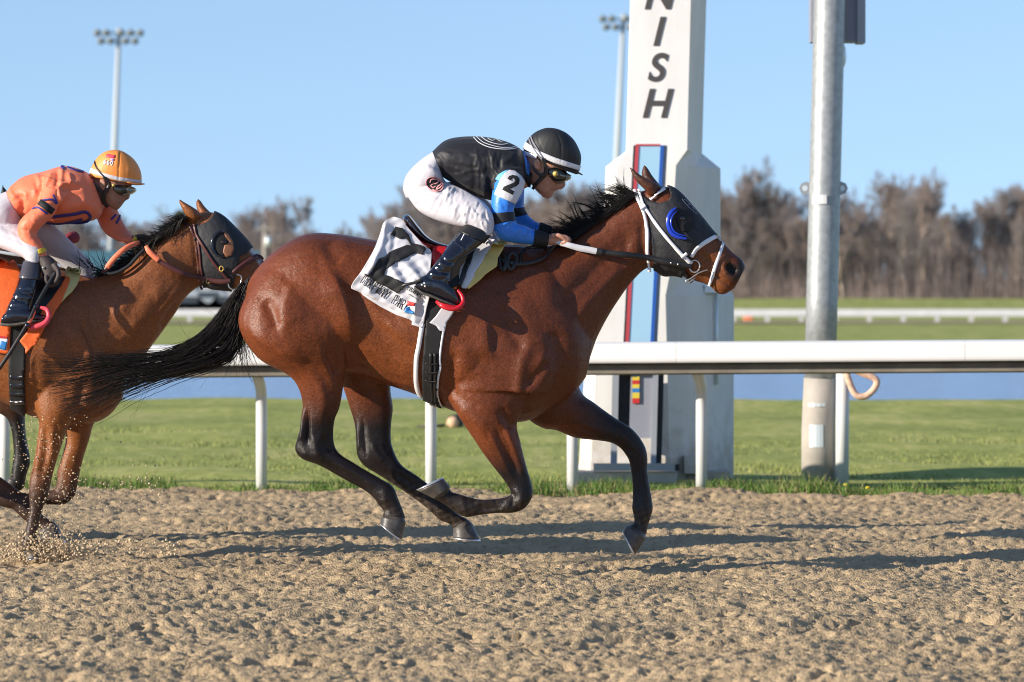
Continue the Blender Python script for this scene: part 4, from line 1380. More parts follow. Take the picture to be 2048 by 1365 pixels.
_b = link('body', smooth_mesh('body', skin1[0], skin1[1], coat1()), M['coat'], horse1)
_b.cycles.shadow_terminator_geometry_offset = 0.3
_b.cycles.shadow_terminator_offset = 0.06
hoof('hoof', (763, 1034), (812, 1043), (760, 1048), (803, 1082), -.13, .047, .058, Y0, horse1)
hoof('hoof', (906, 1057), (945, 1047), (906, 1077), (961, 1081), .12, .047, .058, Y0, horse1)
hoof('hoof', (900, 974), (868, 998), (886, 956), (834, 981), -.14, .047, .058, Y0, horse1)
hoof('hoof', (1252, 1051), (1292, 1077), (1245, 1064), (1269, 1112), .125, .047, .058, Y0, horse1)
S1 = Skin(*skin1)
# ------------------------------------------------------------------ cloth, leather and skin of the riders
M['skin'] = mat('skin', (0.50, 0.25, 0.17), 0.5, noise=(40, 0.10), sub=0.12, spec=0.35)
M['skin_tan'] = mat('skin_tan', (0.36, 0.17, 0.11), 0.5, noise=(40, 0.10), sub=0.12, spec=0.35)
M['silk_black'] = mat('silk_black', (0.012, 0.012, 0.016), 0.55, bump=(30, 0.25, 0.008, (1, 1, 0.35)), sheen=0.06, spec=0.35)
M['silk_blue'] = mat('silk_blue', (0.025, 0.20, 0.72), 0.42, bump=(38, 0.3, 0.006), sheen=0.1)
M['silk_cyan'] = mat('silk_cyan', (0.16, 0.50, 0.80), 0.45)
M['silk_orange'] = mat('silk_orange', (0.80, 0.185, 0.085), 0.55, bump=(24, 0.45, 0.010), sheen=0.1)
M['purple_blue'] = mat('purple_blue', (0.035, 0.03, 0.22), 0.6)
M['white_cloth'] = mat('white_cloth', (0.57, 0.56, 0.59), 0.75, bump=(20, 0.25, 0.008), noise=(8, 0.03))
M['breeches'] = mat('breeches', (0.53, 0.505, 0.535), 0.65, bump=(34, 0.28, 0.007, (1, 1, 1.3)), sheen=0.1)
M['black_cloth'] = mat('black_cloth', (0.009, 0.009, 0.010), 0.75, bump=(60, 0.3, 0.003))
M['hood'] = mat('hood_cloth', (0.016, 0.016, 0.019), 0.65, bump=(28, 0.7, 0.008))
M['patent'] = mat('patent_leather', (0.006, 0.006, 0.012), 0.14, coat=0.8, coat_rough=0.05, bump=(32, 0.5, 0.008))
M['boot_matte'] = mat('boot_matte', (0.012, 0.012, 0.013), 0.5, bump=(60, 0.3, 0.004))
M['sole'] = mat('sole', (0.075, 0.07, 0.06), 0.8, noise=(60, 0.4), bump=(120, 0.5, 0.003))
M['leather'] = mat('black_leather', (0.016, 0.015, 0.015), 0.42, bump=(90, 0.3, 0.002))
M['brown_leather'] = mat('brown_leather', (0.085, 0.025, 0.022), 0.38, bump=(90, 0.3, 0.002))
M['white_strap'] = mat('white_strap', (0.76, 0.75, 0.76), 0.45, bump=(90, 0.15, 0.001))
M['red'] = mat('red_leather', (0.52, 0.012, 0.022), 0.35, bump=(50, 0.2, 0.002))
M['coral'] = mat('coral', (0.78, 0.07, 0.10), 0.4)
M['foam'] = mat('foam', (0.66, 0.50, 0.16), 0.85, bump=(140, 0.4, 0.003), noise=(12, 0.08))
M['orange_cloth'] = mat('orange_cloth', (0.78, 0.13, 0.02), 0.65, bump=(26, 0.4, 0.008))
M['cap_black'] = mat('cap_black', (0.014, 0.014, 0.015), 0.6, bump=(18, 0.15, 0.006))
M['cap_orange'] = mat('cap_orange', (0.80, 0.27, 0.055), 0.55, bump=(18, 0.15, 0.006))
M['glass'] = mat('goggle_glass', (0.02, 0.022, 0.018), 0.06, coat=0.7)
M['clear'] = mat('goggle_clear', (0.22, 0.22, 0.18), 0.08, coat=0.5)
M['gold'] = mat('gold', (0.55, 0.38, 0.10), 0.5, metal=0.3)
M['steel'] = mat('bit_steel', (0.60, 0.58, 0.54), 0.28, metal=0.9)
M['blue_plastic'] = mat('blue_plastic', (0.012, 0.045, 0.46), 0.22, coat=0.4)
M['pink'] = mat('pink_thread', (0.75, 0.33, 0.33), 0.7)
M['white_print'] = mat('white_print', (0.72, 0.72, 0.75), 0.6)
M['grey_print'] = mat('grey_print', (0.20, 0.20, 0.24), 0.6)
M['glove'] = mat('glove', (0.045, 0.032, 0.030), 0.65, bump=(70, 0.4, 0.004))
M['yellow_band'] = mat('yellow_band', (0.75, 0.52, 0.03), 0.6)

def part(name, VF, m, parent, smooth=True, label=None, base=None):
    V, Fc = VF if not isinstance(VF, list) else merge(VF)
    me = new_mesh(name, V, Fc, smooth)
    o = link(name, me, m, parent)
    if label: o['label'] = label
    return o

def shell(name, skin, m, parent, colr=None):
    me = smooth_mesh(name, skin[0], skin[1], colr)
    o = link(name, me, m, parent)
    o.cycles.shadow_terminator_geometry_offset = 0.3
    o.cycles.shadow_terminator_offset = 0.06
    return o

def ribbon(pts, w, th=0.004, k=6, tilt=0.0):
    """a free strap through (u, v, distance) points, w px wide"""
    p = spline(np.asarray(pts, float), k)
    ww = np.interp(np.linspace(0, 1, len(p)), np.linspace(0, 1, len(np.atleast_1d(w))), np.atleast_1d(w))
    t = np.gradient(p[:, :2], axis=0); t /= np.linalg.norm(t, axis=1)[:, None] + 1e-9
    nn = np.stack([t[:, 1], -t[:, 0]], 1)
    V = [P(p[i, 0] + s * nn[i, 0] * ww[i], p[i, 1] + s * nn[i, 1] * ww[i], p[i, 2] + s * tilt) for s in (-0.5, 0, 0.5) for i in range(len(p))]
    V = np.array(V); m = len(p)
    Fc = [(a * m + i, a * m + i + 1, (a + 1) * m + i + 1, (a + 1) * m + i) for a in (0, 1) for i in range(m - 1)]
    fn = np.cross(V[Fc[0][1]] - V[Fc[0][0]], V[Fc[0][2]] - V[Fc[0][0]])
    if fn[1] > 0: Fc = [f[::-1] for f in Fc]
    return solid(V, Fc, np.tile(np.array((0, -1.0, 0)), (len(V), 1)), th)

def ptube(pts, r, n=8, k=5):
    p = spline(np.asarray(pts, float), k)
    return tube([P(*q) for q in p], r if np.isscalar(r) else np.interp(np.linspace(0, 1, len(p)), np.linspace(0, 1, len(r)), r), n)

def stroke_poly(pts, w):
    """outline of a thick pen stroke, as quads (px)"""
    out = []
    for a, b in zip(pts[:-1], pts[1:]):
        a, b = np.array(a, float), np.array(b, float)
        d = b - a; L = np.hypot(*d) + 1e-9; d /= L
        n = np.array((-d[1], d[0])) * w / 2
        a2, b2 = a - d * w * 0.2, b + d * w * 0.2
        out.append([tuple(a2 - n), tuple(b2 - n), tuple(b2 + n), tuple(a2 + n)])
    return out

# slab-serif capitals as pen strokes on a 1 x 1.4 cell (x, y up)
GLY = {
 'T': [[(0, 1.4), (1, 1.4)], [(0.5, 1.4), (0.5, 0)], [(0.25, 0), (0.75, 0)], [(0, 1.4), (0, 1.1)], [(1, 1.4), (1, 1.1)]],
 'U': [[(0.1, 1.4), (0.1, 0.3), (0.3, 0), (0.7, 0), (0.9, 0.3), (0.9, 1.4)], [(-0.05, 1.4), (0.25, 1.4)], [(0.75, 1.4), (1.05, 1.4)]],
 'R': [[(0.15, 0), (0.15, 1.4), (0.7, 1.4), (0.9, 1.15), (0.85, 0.85), (0.65, 0.7), (0.15, 0.7)], [(0.5, 0.7), (0.9, 0), (1.05, 0)], [(0, 0), (0.35, 0)]],
 'F': [[(0.15, 0), (0.15, 1.4), (0.95, 1.4), (0.95, 1.1)], [(0.15, 0.75), (0.7, 0.75)], [(0, 0), (0.4, 0)]],
 'W': [[(0.0, 1.4), (0.25, 0), (0.5, 1.0), (0.75, 0), (1.0, 1.4)], [(-0.12, 1.4), (0.15, 1.4)], [(0.85, 1.4), (1.12, 1.4)]],
 'A': [[(0.0, 0), (0.5, 1.4), (1.0, 0)], [(0.2, 0.5), (0.8, 0.5)], [(-0.12, 0), (0.2, 0)], [(0.8, 0), (1.12, 0)]],
 'Y': [[(0.0, 1.4), (0.5, 0.7), (1.0, 1.4)], [(0.5, 0.7), (0.5, 0)], [(0.25, 0), (0.75, 0)], [(-0.12, 1.4), (0.15, 1.4)], [(0.85, 1.4), (1.12, 1.4)]],
 'P': [[(0.15, 0), (0.15, 1.4), (0.7, 1.4), (0.95, 1.15), (0.9, 0.8), (0.7, 0.65), (0.15, 0.65)], [(0, 0), (0.4, 0)]],
 'K': [[(0.15, 0), (0.15, 1.4)], [(0.9, 1.4), (0.2, 0.65)], [(0.4, 0.8), (0.95, 0)], [(0, 0), (0.35, 0)], [(0.75, 0), (1.1, 0)], [(0, 1.4), (0.3, 1.4)]],
 'N': [[(0.1, 0), (0.1, 1.4), (0.9, 0), (0.9, 1.4)]],
 '6': [[(0.8, 1.3), (0.4, 1.4), (0.1, 0.9), (0.1, 0.3), (0.4, 0), (0.8, 0.15), (0.9, 0.5), (0.6, 0.8), (0.15, 0.6)]],
 '0': [[(0.5, 1.4), (0.1, 1.0), (0.1, 0.4), (0.5, 0), (0.9, 0.4), (0.9, 1.0), (0.5, 1.4)]],
 ' ': [],
}
def word(txt, path, hpx, wpx, pen, slant=0.0, serif=True):
    """strokes of a word set along a pixel path"""
    p = spline(np.asarray(path, float), 8)
    s = np.concatenate([[0], np.cumsum(np.hypot(*np.diff(p, axis=0).T))])
    out = []
    step = s[-1] / len(txt)
    for i, ch in enumerate(txt):
        for st in GLY[ch]:
            if not serif and len(st) == 2 and st[0][1] == st[1][1] and st[0][1] in (0, 1.4) and abs(st[0][0] - st[1][0]) < .6: continue
            if not serif and len(st) == 2 and st[0] in ((0, 1.4), (1, 1.4)) and st[1][1] == 1.1: continue
            q = []
            for x, y in st:
                d = (i + 0.16 + 0.66 * x) * step
                b = np.array([np.interp(d, s, p[:, 0]), np.interp(d, s, p[:, 1])])
                e = np.array([np.interp(d + 1, s, p[:, 0]), np.interp(d + 1, s, p[:, 1])]) - b
                e /= np.hypot(*e) + 1e-9
                n = np.array((e[1], -e[0]))
                q.append(tuple(b + n * (y / 1.4 * hpx) + e * slant * y))
            out += stroke_poly(q, pen)
    return out

def wrinkles(g, poly, ang, n, ln, r, h):
    """folds scattered over an outline"""
    b = np.array(poly, float)
    out = []
    while len(out) < n:
        c = g.uniform(b.min(0), b.max(0))
        if not in_poly(c[None], poly)[0]: continue
        a = ang + g.normal(0, 0.25)
        d = np.array((math.cos(a), math.sin(a))) * ln * g.uniform(0.5, 1.2)
        k = np.array((-d[1], d[0])) * g.uniform(-0.15, 0.15)
        out.append(([tuple(c - d / 2), tuple(c + k), tuple(c + d / 2)], r * g.uniform(0.7, 1.3), h * g.uniform(0.4, 1.1) * (1 if g.random() < 0.6 else -1)))
    return out

def fist(c, y, s, y0, dirn=1.0):
    """palm and five bent fingers round a rein; c = wrist px, s = size px, returns closed bodies"""
    u, v = c
    out = [loft([(u - 4, v - 10, u - 4, v + 10, y, .021), (u + 8, v - 12, u + 9, v + 11, y, .026), (u + 20, v - 11, u + 20, v + 10, y, .030), (u + 27, v - 8, u + 26, v + 8, y, .026)], y0, 14, 3)]
    for i in range(4):
        yy = y - 0.030 + 0.019 * i
        k = (1.0, 1.08, 1.0, 0.84)[i]
        b = v - 7 + 1.2 * i
        pts = [(u + 19, b, y0 + yy), (u + 30 * k + 3, b + 1, y0 + yy), (u + 37 * k + 2, b + 7, y0 + yy), (u + 31 * k, b + 14, y0 + yy), (u + 22, b + 14, y0 + yy)]
        out.append(ptube(pts, [.0095, .0092, .0088, .0085, .0075], 9, 3))
    out.append(ptube([(u + 6, v - 8, y0 + y - .026), (u + 18, v - 9, y0 + y - .036), (u + 29, v - 4, y0 + y - .036), (u + 36, v + 2, y0 + y - .030)], [.0115, .011, .010, .008], 9, 3))
    return out

# ------------------------------------------------------------------ rider in black and blue
gj = np.random.default_rng(3)
J1 = {
 'torso': [(864, 304, 884, 354, 0, .135), (889, 282, 905, 367, 0, .16), (920, 274, 940, 387, 0, .175), (965, 273.5, 980, 401, 0, .185), (1002, 280, 1014, 397, 0, .185), (1032, 292, 1040, 380, 0, .16), (1048, 305, 1054, 364, 0, .09)],
 'cap_n': [(985, 330, 1046, 338, -.12, .07), (984, 362, 1048, 362, -.165, .066), (985, 392, 1041, 397, -.19, .056)],
 'cap_f': [(995, 330, 1046, 338, .12, .07), (1004, 362, 1048, 366, .165, .064), (1012, 392, 1047, 398, .18, .052)],
 'slv_n': [(990, 362, 1048, 358, -.175, .062), (985, 390, 1041, 396, -.195, .056), (983.5, 415, 1028, 412, -.20, .050), (984.5, 438, 1027, 434, -.20, .047), (987, 462, 1031, 446, -.20, .046), (1003, 479, 1034, 449, -.19, .045),
           (1030, 485.5, 1051, 454, -.165, .042), (1062, 489, 1068, 462, -.13, .036), (1094, 491, 1096, 470, -.105, .030)],
 'slv_f': [(1006, 362, 1048, 370, .17, .058), (1012, 395, 1047, 402, .18, .05), (1012, 425, 1047, 418, .18, .046), (1024, 449, 1054, 430, .16, .044), (1050, 463, 1070, 444, .13, .038), (1078, 471, 1087, 450, .10, .034), (1097, 475, 1103, 456, .085, .029)],
 'pelvis': [(868, 302, 886, 356, 0, .135), (838, 323, 893, 366, 0, .165), (813, 350, 898, 374, 0, .168), (806, 377, 902, 379, 0, .158), (812, 398, 906, 384, 0, .12)],
 'thigh_n': [(812, 390, 893, 364, -.085, .085), (836, 421, 920, 376, -.125, .09), (868, 439, 942, 388, -.165, .084), (903, 450, 966, 403, -.20, .075), (933, 457, 983, 424, -.225, .064), (950, 465, 989, 448, -.235, .055), (954, 476, 984, 470, -.24, .045)],
 'thigh_f': [(820, 390, 900, 364, .085, .085), (846, 419, 930, 376, .125, .09), (880, 437, 954, 388, .165, .084), (915, 448, 976, 403, .20, .075), (946, 459, 993, 426, .225, .066), (964, 472, 999, 452, .235, .057), (970, 490, 997, 484, .24, .045)],
}
def dark_shift(rs, du, dv, ys=1.0): return [(a + du, b + dv, c + du, d + dv, y * ys, w) for a, b, c, d, y, w in rs]
BOOT1 = [(932, 449, 981, 469, -.235, .055), (915, 467, 968, 485, -.265, .053), (896, 492, 941, 506, -.295, .047), (880, 514, 916, 524, -.32, .041), (862, 538, 904, 547, -.335, .038), (848, 554, 905, 564, -.345, .037)]
FOOT1 = [(834, 562, 829, 577, -.348, .022), (848, 551, 845, 587, -.348, .034), (870, 546, 866, 595, -.348, .036), (890, 558, 885, 602, -.348, .037), (906, 576, 900, 607, -.348, .035), (917, 591, 912, 612.5, -.348, .026), (922, 603, 919, 611, -.348, .01)]

def rider1():
    y0 = Y0
    r = empty('person', P(900, 560, y0), 'rider in black jacket with blue sleeves and black helmet, crouched over the leading horse', 'person', 'riders')
    # skin: one continuous body under the clothes, bare at face, neck and hands
    head = [loft([(1140, 322, 1050, 296, 0, .066), (1137, 336, 1051, 312, 0, .073), (1129, 350, 1054, 330, 0, .073), (1117, 366, 1058, 350, 0, .066), (1109, 379, 1062, 366, 0, .055), (1101, 388, 1070, 379, 0, .042), (1091, 395, 1079, 388, 0, .022)], y0, 22, 5, 2.2),
            ball(P(1102, 305, y0), (0.098, .070, .090), 20),
            loft([(1126, 346, 1104, 346, 0, .015), (1130, 360, 1104, 358, 0, .018), (1131, 372, 1104, 370, 0, .022), (1123, 379.5, 1104, 377, 0, .016)], y0, 12, 4),
            loft([(1116, 377, 1098, 375, 0, .026), (1114, 382, 1098, 380.5, 0, .024)], y0, 12, 3),
            loft([(1108, 385, 1090, 384, 0, .024), (1105, 392, 1088, 391, 0, .022), (1097, 398, 1084, 394, 0, .016)], y0, 12, 3),
            loft([(1068, 352, 1040, 330, 0, .052), (1062, 370, 1030, 345, 0, .056), (1045, 380, 1005, 350, 0, .06)], y0, 16, 4)]
    for s in (-1, 1):
        head.append(loft([(1068, 322, 1076, 318, s * .074, .010), (1066, 328, 1082, 326, s * .080, .012), (1069, 336, 1081, 336, s * .078, .010), (1073, 341, 1078, 341, s * .074, .006)], y0, 10, 4))
    body = list(head)
    for k, g_ in (('torso', -.014), ('slv_n', -.010), ('slv_f', -.010), ('pelvis', -.014), ('thigh_n', -.012), ('thigh_f', -.012)):
        body.append(loft(J1[k], y0, 16, 4, grow=g_))
    body.append(loft(BOOT1, y0, 16, 4, grow=-.010))
    body.append(loft(FOOT1, y0, 16, 4, grow=-.008))
    fb = dark_shift(BOOT1, 12, 6, -1); ff = dark_shift(FOOT1, 12, 6, -1)
    body.append(loft(fb, y0, 16, 4, grow=-.010)); body.append(loft(ff, y0, 16, 4, grow=-.008))
    body += fist((1098, 480), -.105, 1, y0) + fist((1100, 465), .085, 1, y0)
    V, Q = union(body, 0.0048, 3, -0.45)
    V = sculpt(V, Q, [([(1071, 327), (1077, 334)], 3.2, -7), ([(1100, 382.5), (1108, 380.5), (1112, 380)], 1.6, -6), ([(1106, 366), (1100, 374)], 3, -3), ([(1085, 360), (1095, 372)], 7, 2), ([(1118, 373), (1122, 375)], 2, -3), ([(1075, 372), (1090, 385)], 6, 2)], y0)
    bsk = (V, Q)
    shell('body', bsk, M['skin'], r)
    SB = Skin(V, Q)
    # jacket
    V, Q = union([loft(J1[k], y0, 24, 5, 2.2) for k in ('torso', 'cap_n', 'cap_f')], 0.0055, 8, -0.42)
    wr = [([(905, 300), (950, 310), (1010, 318)], 12, 3), ([(886, 340), (930, 345), (985, 350)], 5, -4), ([(900, 355), (950, 372), (985, 385)], 8, 5), ([(975, 330), (985, 360), (985, 395)], 6, -7), ([(960, 330), (968, 360), (970, 395)], 5, 5),
          ([(945, 325), (950, 355), (948, 385)], 5, -4), ([(1000, 330), (1018, 318), (1030, 312)], 6, 5), ([(872, 310), (884, 318), (886, 350)], 4, -5)]
    wr += wrinkles(gj, [(950, 310), (1010, 310), (990, 390), (950, 380)], 1.45, 26, 36, 2.6, 4.2) + wrinkles(gj, [(880, 300), (960, 300), (950, 370), (890, 350)], 0.2, 16, 44, 4.0, 2.8)
    V = sculpt(V, Q, wr, y0)
    jk = (V, Q)
    shell('jacket', jk, M['silk_black'], r)
    SJ = Skin(V, Q)
    for pl, w in (([(947, 275), (958, 286), (978, 295), (1002, 299), (1022, 299), (1036, 296)], 1.6), ([(953, 274), (966, 285), (985, 292), (1005, 296), (1022, 296), (1032, 293)], 1.2), ([(962, 274), (975, 283), (990, 288), (1004, 290), (1016, 288)], 1.4), ([(975, 277), (985, 282), (992, 279), (1002, 284), (1010, 281)], 1.0)):
        part('back_emblem', strap(SJ, pl, w, .002, .0015), M['white_print'], r)
    part('shoulder_patch', decal(SJ, [[(991, 359), (997, 350), (1008, 343), (1018, 340), (1010, 349), (1002, 364)]], .0025, .002), M['silk_cyan'], r)
    # sleeves
    for key, nm, dark in (('slv_n', 'sleeve', [(980, 427), (1040, 423), (1036, 441), (1012, 444), (982, 452)]), ('slv_f', 'sleeve', [(1005, 421), (1055, 414), (1054, 430), (1036, 434), (1005, 436)])):
        V, Q = union([loft(J1[key], y0, 22, 6, 2.0, grow=.003)], 0.0045, 5, -0.45)
        if key == 'slv_n':
            w = [([(1030, 444), (1022, 456), (1020, 470)], 3, -4), ([(1038, 449), (1034, 462), (1032, 474)], 2.4, 3), ([(1046, 455), (1043, 466), (1040, 478)], 2.4, -3), ([(1054, 458), (1052, 470)], 2.2, 3), ([(1026, 446), (1014, 452), (1005, 462)], 3, -4), ([(1024, 440), (1012, 448), (1000, 452)], 3, 4), ([(1063, 463), (1061, 476)], 2, -2), ([(1000, 400), (1008, 412), (1010, 422)], 4, -3), ([(1010, 398), (1018, 408)], 3, 3)]
            w += wrinkles(gj, [(995, 450), (1060, 465), (1060, 485), (1000, 475)], 1.2, 16, 14, 2.0, 2.2)
            V = sculpt(V, Q, w, y0)
        else:
            V = sculpt(V, Q, wrinkles(gj, [(1040, 430), (1080, 450), (1075, 468), (1040, 450)], 1.0, 12, 12, 2.0, 2.2), y0 + 0.3)
        s = shell(nm, (V, Q), M['silk_blue'], r)
        part('sleeve_band', patch((V, Q), dark, .0015, .002), M['silk_black'], s, base=r)
        cuff = [(1070, 458), (1102, 464), (1102, 498), (1066, 494)] if key == 'slv_n' else [(1082, 440), (1110, 450), (1106, 480), (1074, 476)]
        part('cuff', patch((V, Q), cuff, .002, .003), M['black_cloth'], s, base=r)
        if key == 'slv_n':
            ab = [(1019, 341), (1030, 343), (1041, 352), (1049, 364), (1046, 378), (1038, 394), (1030, 408), (1012, 400), (989, 390), (996, 372), (1003, 356), (1010, 347)]
            both = union([loft(J1['slv_n'], y0, 22, 6, 2.0, grow=.006), loft(J1['cap_n'], y0, 22, 5, 2.2, grow=.006)], 0.0045, 5, -0.45)
            o = part('number_band', patch(both, ab, .001, .003, sel=lambda V_, N_: (N_[:, 1] < 0.15)), M['white_cloth'], r)
            SA = Skin(*both)
            c7 = lambda a, b: (790 + a / 4, 240 + b / 4)
            two = [(900, 478), (912, 455), (938, 447), (970, 452), (992, 478), (988, 512), (968, 530), (915, 555), (952, 572), (938, 602), (860, 562), (872, 538), (945, 505), (958, 490), (950, 478), (935, 476), (926, 488)]
            part('numeral', decal(SA, [[c7(*q) for q in two]], .0055, .0015, 3.0), M['black_cloth'], r)
    # collar
    V, Q = union([loft([(1031, 303, 1033, 352, 0, .082), (1043, 300, 1046, 352, 0, .082), (1053, 313, 1053, 358, 0, .076), (1061, 327, 1057, 364, 0, .066)], y0, 22, 5)], .0045, 4, -.4)
    V = sculpt(V, Q, [([(1045, 302), (1052, 325), (1050, 350)], 4, 5), ([(1056, 318), (1058, 340)], 3, -4)], y0)
    shell('collar', (V, Q), M['silk_blue'], r)
    part('neck_guard', loft([(1050, 338, 1046, 372, 0, .060), (1058, 336, 1054, 374, 0, .062), (1065, 341, 1061, 376, 0, .058)], y0, 20, 4), M['black_cloth'], r)
    # breeches
    V, Q = union([loft(J1[k], y0, 24, 5, 2.15) for k in ('pelvis', 'thigh_n', 'thigh_f')], 0.0055, 8, -0.42)
    wr = [([(893, 362), (905, 372), (935, 385)], 6, -6), ([(829, 412), (845, 402), (858, 395)], 4, -5), ([(862, 425), (875, 400), (885, 388)], 3.5, -4), ([(868, 426), (882, 402), (892, 390)], 4, 3), ([(858, 330), (872, 336), (884, 340)], 4, -4), ([(850, 330), (868, 342), (880, 350)], 5, 3)]
    wr += wrinkles(gj, [(890, 372), (960, 402), (975, 430), (930, 450), (900, 420)], 1.9, 34, 30, 2.4, 4.0) + wrinkles(gj, [(945, 420), (985, 425), (985, 460), (945, 455)], 1.2, 18, 20, 2.2, 4.0) + wrinkles(gj, [(820, 350), (880, 360), (870, 410), (820, 390)], 0.3, 14, 44, 4, 3.0)
    V = sculpt(V, Q, wr, y0)
    V2 = V.copy()
    br = (V2, Q)
    shell('breeches', br, M['breeches'], r)
    SP = Skin(*br)
    el = [(869 + 17.5 * math.cos(a) * 0.95 + 4 * math.sin(a), 369.5 + 15 * math.sin(a)) for a in np.linspace(0, 2 * math.pi, 24)[:-1]]
    part('emblem_oval', decal(SP, [el], .003, .0015, 4), M['black_cloth'], r)
    part('emblem_edge', strap(SP, el + el[:1], 1.8, .0045, .0015, 3), M['pink'], r)
    for pl in ([(860, 366), (862, 360), (869, 359), (876, 362), (874, 368), (866, 369), (862, 373), (866, 377), (872, 374)], [(874, 361), (880, 364), (882, 370), (877, 374), (873, 380), (880, 377), (885, 372)], [(865, 380), (870, 383), (876, 381)]):
        part('emblem_script', strap(SP, pl, 2.2, .005, .0015, 4), M['pink'], r)
    # boots
    for s, (bt, ft) in enumerate(((BOOT1, FOOT1), (fb, ff))):
        V, Q = union([loft(bt, y0, 22, 5, 2.1), loft(ft, y0, 20, 5, 2.2)], .0048, 4, -.42)
        if s == 0:
            V = sculpt(V, Q, [([(865, 535), (880, 545), (900, 546)], 3, -5), ([(858, 544), (874, 552), (895, 553)], 3, 6), ([(852, 553), (868, 560), (888, 560)], 3, -5), ([(875, 522), (892, 532), (908, 532)], 3.4, 6), ([(880, 514), (895, 524), (910, 524)], 3, -4), ([(905, 480), (930, 498), (940, 505)], 1.6, 3), ([(920, 462), (950, 480), (962, 488)], 1.6, 3)] + wrinkles(gj, [(850, 540), (905, 530), (905, 570), (855, 570)], 0.4, 12, 20, 2.2, 3.0), y0)
        b = shell('boot', (V, Q), M['patent'], r)
        d = (12, 6) if s else (0, 0)
        sl = [(829, 572, 828, 578, 0, .022), (846, 583, 845, 589, 0, .035), (868, 591, 866, 597, 0, .037), (886, 599, 884, 604.5, 0, .038), (901, 605, 899, 610, 0, .036), (914, 610, 912, 615, 0, .026)]
        sl = [(a + d[0], b_ + d[1], c + d[0], e + d[1], (-.348 if not s else .348), w) for a, b_, c, e, y, w in sl]
        part('sole', loft(sl, y0, 18, 4, 2.4), M['sole'], b, base=r)
        cf = [(925, 440), (955, 444), (992, 462), (975, 490), (940, 474), (914, 462)]
        cf = [(a + d[0], b_ + d[1]) for a, b_ in cf]
        part('boot_cuff', patch((V, Q), cf, .002, .003), M['boot_matte'], b, base=r)
        if not s:
            SBt = Skin(V, Q)
            for (a, c) in ((844, 570), (849, 567), (850, 573)):
                st = [(a + (2.9 if i % 2 == 0 else 1.2) * math.cos(i * math.pi / 5), c + (2.9 if i % 2 == 0 else 1.2) * math.sin(i * math.pi / 5)) for i in range(10)]
                part('star', decal(SBt, [st], .001, .0008, 3), M['white_print'], b, base=r)
            part('zip_tab', decal(SBt, [stroke_poly([(922, 481), (930, 466)], 1.6)[0]], .001, .001, 4), M['white_print'], b, base=r)
            part('spur_strap', ribbon([(843, 560, y0 - .38), (828, 566, y0 - .375), (812, 570, y0 - .37), (803, 573, y0 - .36)], [7, 6, 6, 5], .004), M['leather'], b, base=r)
    # helmet
    hr = [(1047, 309, 1155, 350, 0, .088), (1047, 300, 1159, 340, 0, .096), (1050, 289, 1162, 325, 0, .101), (1057, 277, 1162, 310, 0, .102), (1068, 266.5, 1156, 294, 0, .096), (1081, 259.5, 1147, 279, 0, .082), (1094, 256, 1133, 266.5, 0, .054), (1107, 256.5, 1118, 259, 0, .015)]
    HV_, HF_ = union([loft(hr, y0, 30, 6, 2.1)], .0045, 3, -.4)
    HV_ = sculpt(HV_, HF_, [([(1110, 257), (1122, 290), (1122, 332)], 1.2, -2.5), ([(1078, 262), (1076, 280), (1090, 308)], 1.2, -2)], y0)
    hsk = (HV_, HF_)
    h = shell('helmet', hsk, M['cap_black'], r)
    SH = Skin(*hsk)
    part('helmet_band', patch(hsk, [(1040, 286), (1052, 284.5), (1075, 301), (1110, 315.5), (1168, 334.5), (1166, 344), (1108, 326), (1073, 310.5), (1040, 294)], .001, .002), M['white_strap'], h, base=r)
    part('helmet_rear', patch(hsk, [(1040, 302.5), (1050, 302.5), (1075, 311), (1073, 318), (1040, 320)], .001, .002), M['white_strap'], h, base=r)
    part('brim', loft([(1130, 337, 1132, 341, 0, .088), (1148, 342, 1148, 346.5, 0, .080), (1158, 345, 1157.5, 348.5, 0, .062), (1165.5, 349.5, 1165, 351.5, 0, .022)], y0, 20, 5), M['cap_black'], h, base=r)
    part('helmet_strap', [strap(SH, [(1062, 273), (1066, 284), (1076, 300), (1088, 319), (1094, 329)], 3.0, .003, .002), strap(SH, [(1058, 277), (1064, 292), (1075, 308), (1086, 322)], 2.4, .003, .002)], M['grey_print'], h, base=r)
    part('chin_strap', [ribbon([(1084, 316, y0 - .098), (1092, 336, y0 - .086), (1090, 349, y0 - .080), (1080, 360, y0 - .074), (1071, 370, y0 - .064), (1065, 379, y0 - .045)], [4, 8, 9, 8, 7, 6], .005), ribbon([(1064, 330, y0 - .082), (1070, 342, y0 - .084), (1080, 350, y0 - .082), (1090, 351, y0 - .080)], [3, 5, 6, 6], .004)], M['leather'], h, base=r)
    # goggles
    g = part('goggles', union([loft([(1094, 334, 1096, 356, 0, .083), (1102, 331, 1104, 365, 0, .089), (1114, 333, 1114, 369, 0, .089), (1125, 338, 1124, 368, 0, .084), (1134, 344, 1131, 365, 0, .074)], y0, 22, 5, 2.4)], .004, 3, -.4), M['glass'], r)
    part('lens', loft([(1120, 340, 1119, 363, 0, .088), (1130, 344, 1128, 364, 0, .079), (1139, 349, 1136, 362, 0, .057), (1143, 352, 1141, 359, 0, .03)], y0, 20, 5, 2.4), M['clear'], g, base=r)
    part('vent', tube([P(1111, 348, y0 - .096), P(1111, 348, y0 - .086)], .0125, 16), M['gold'], g, base=r)
    part('vent_core', tube([P(1111, 348, y0 - .0975), P(1111, 348, y0 - .0962)], .0065, 12), M['foam'], g, base=r)
    return r
rider_1 = rider1()
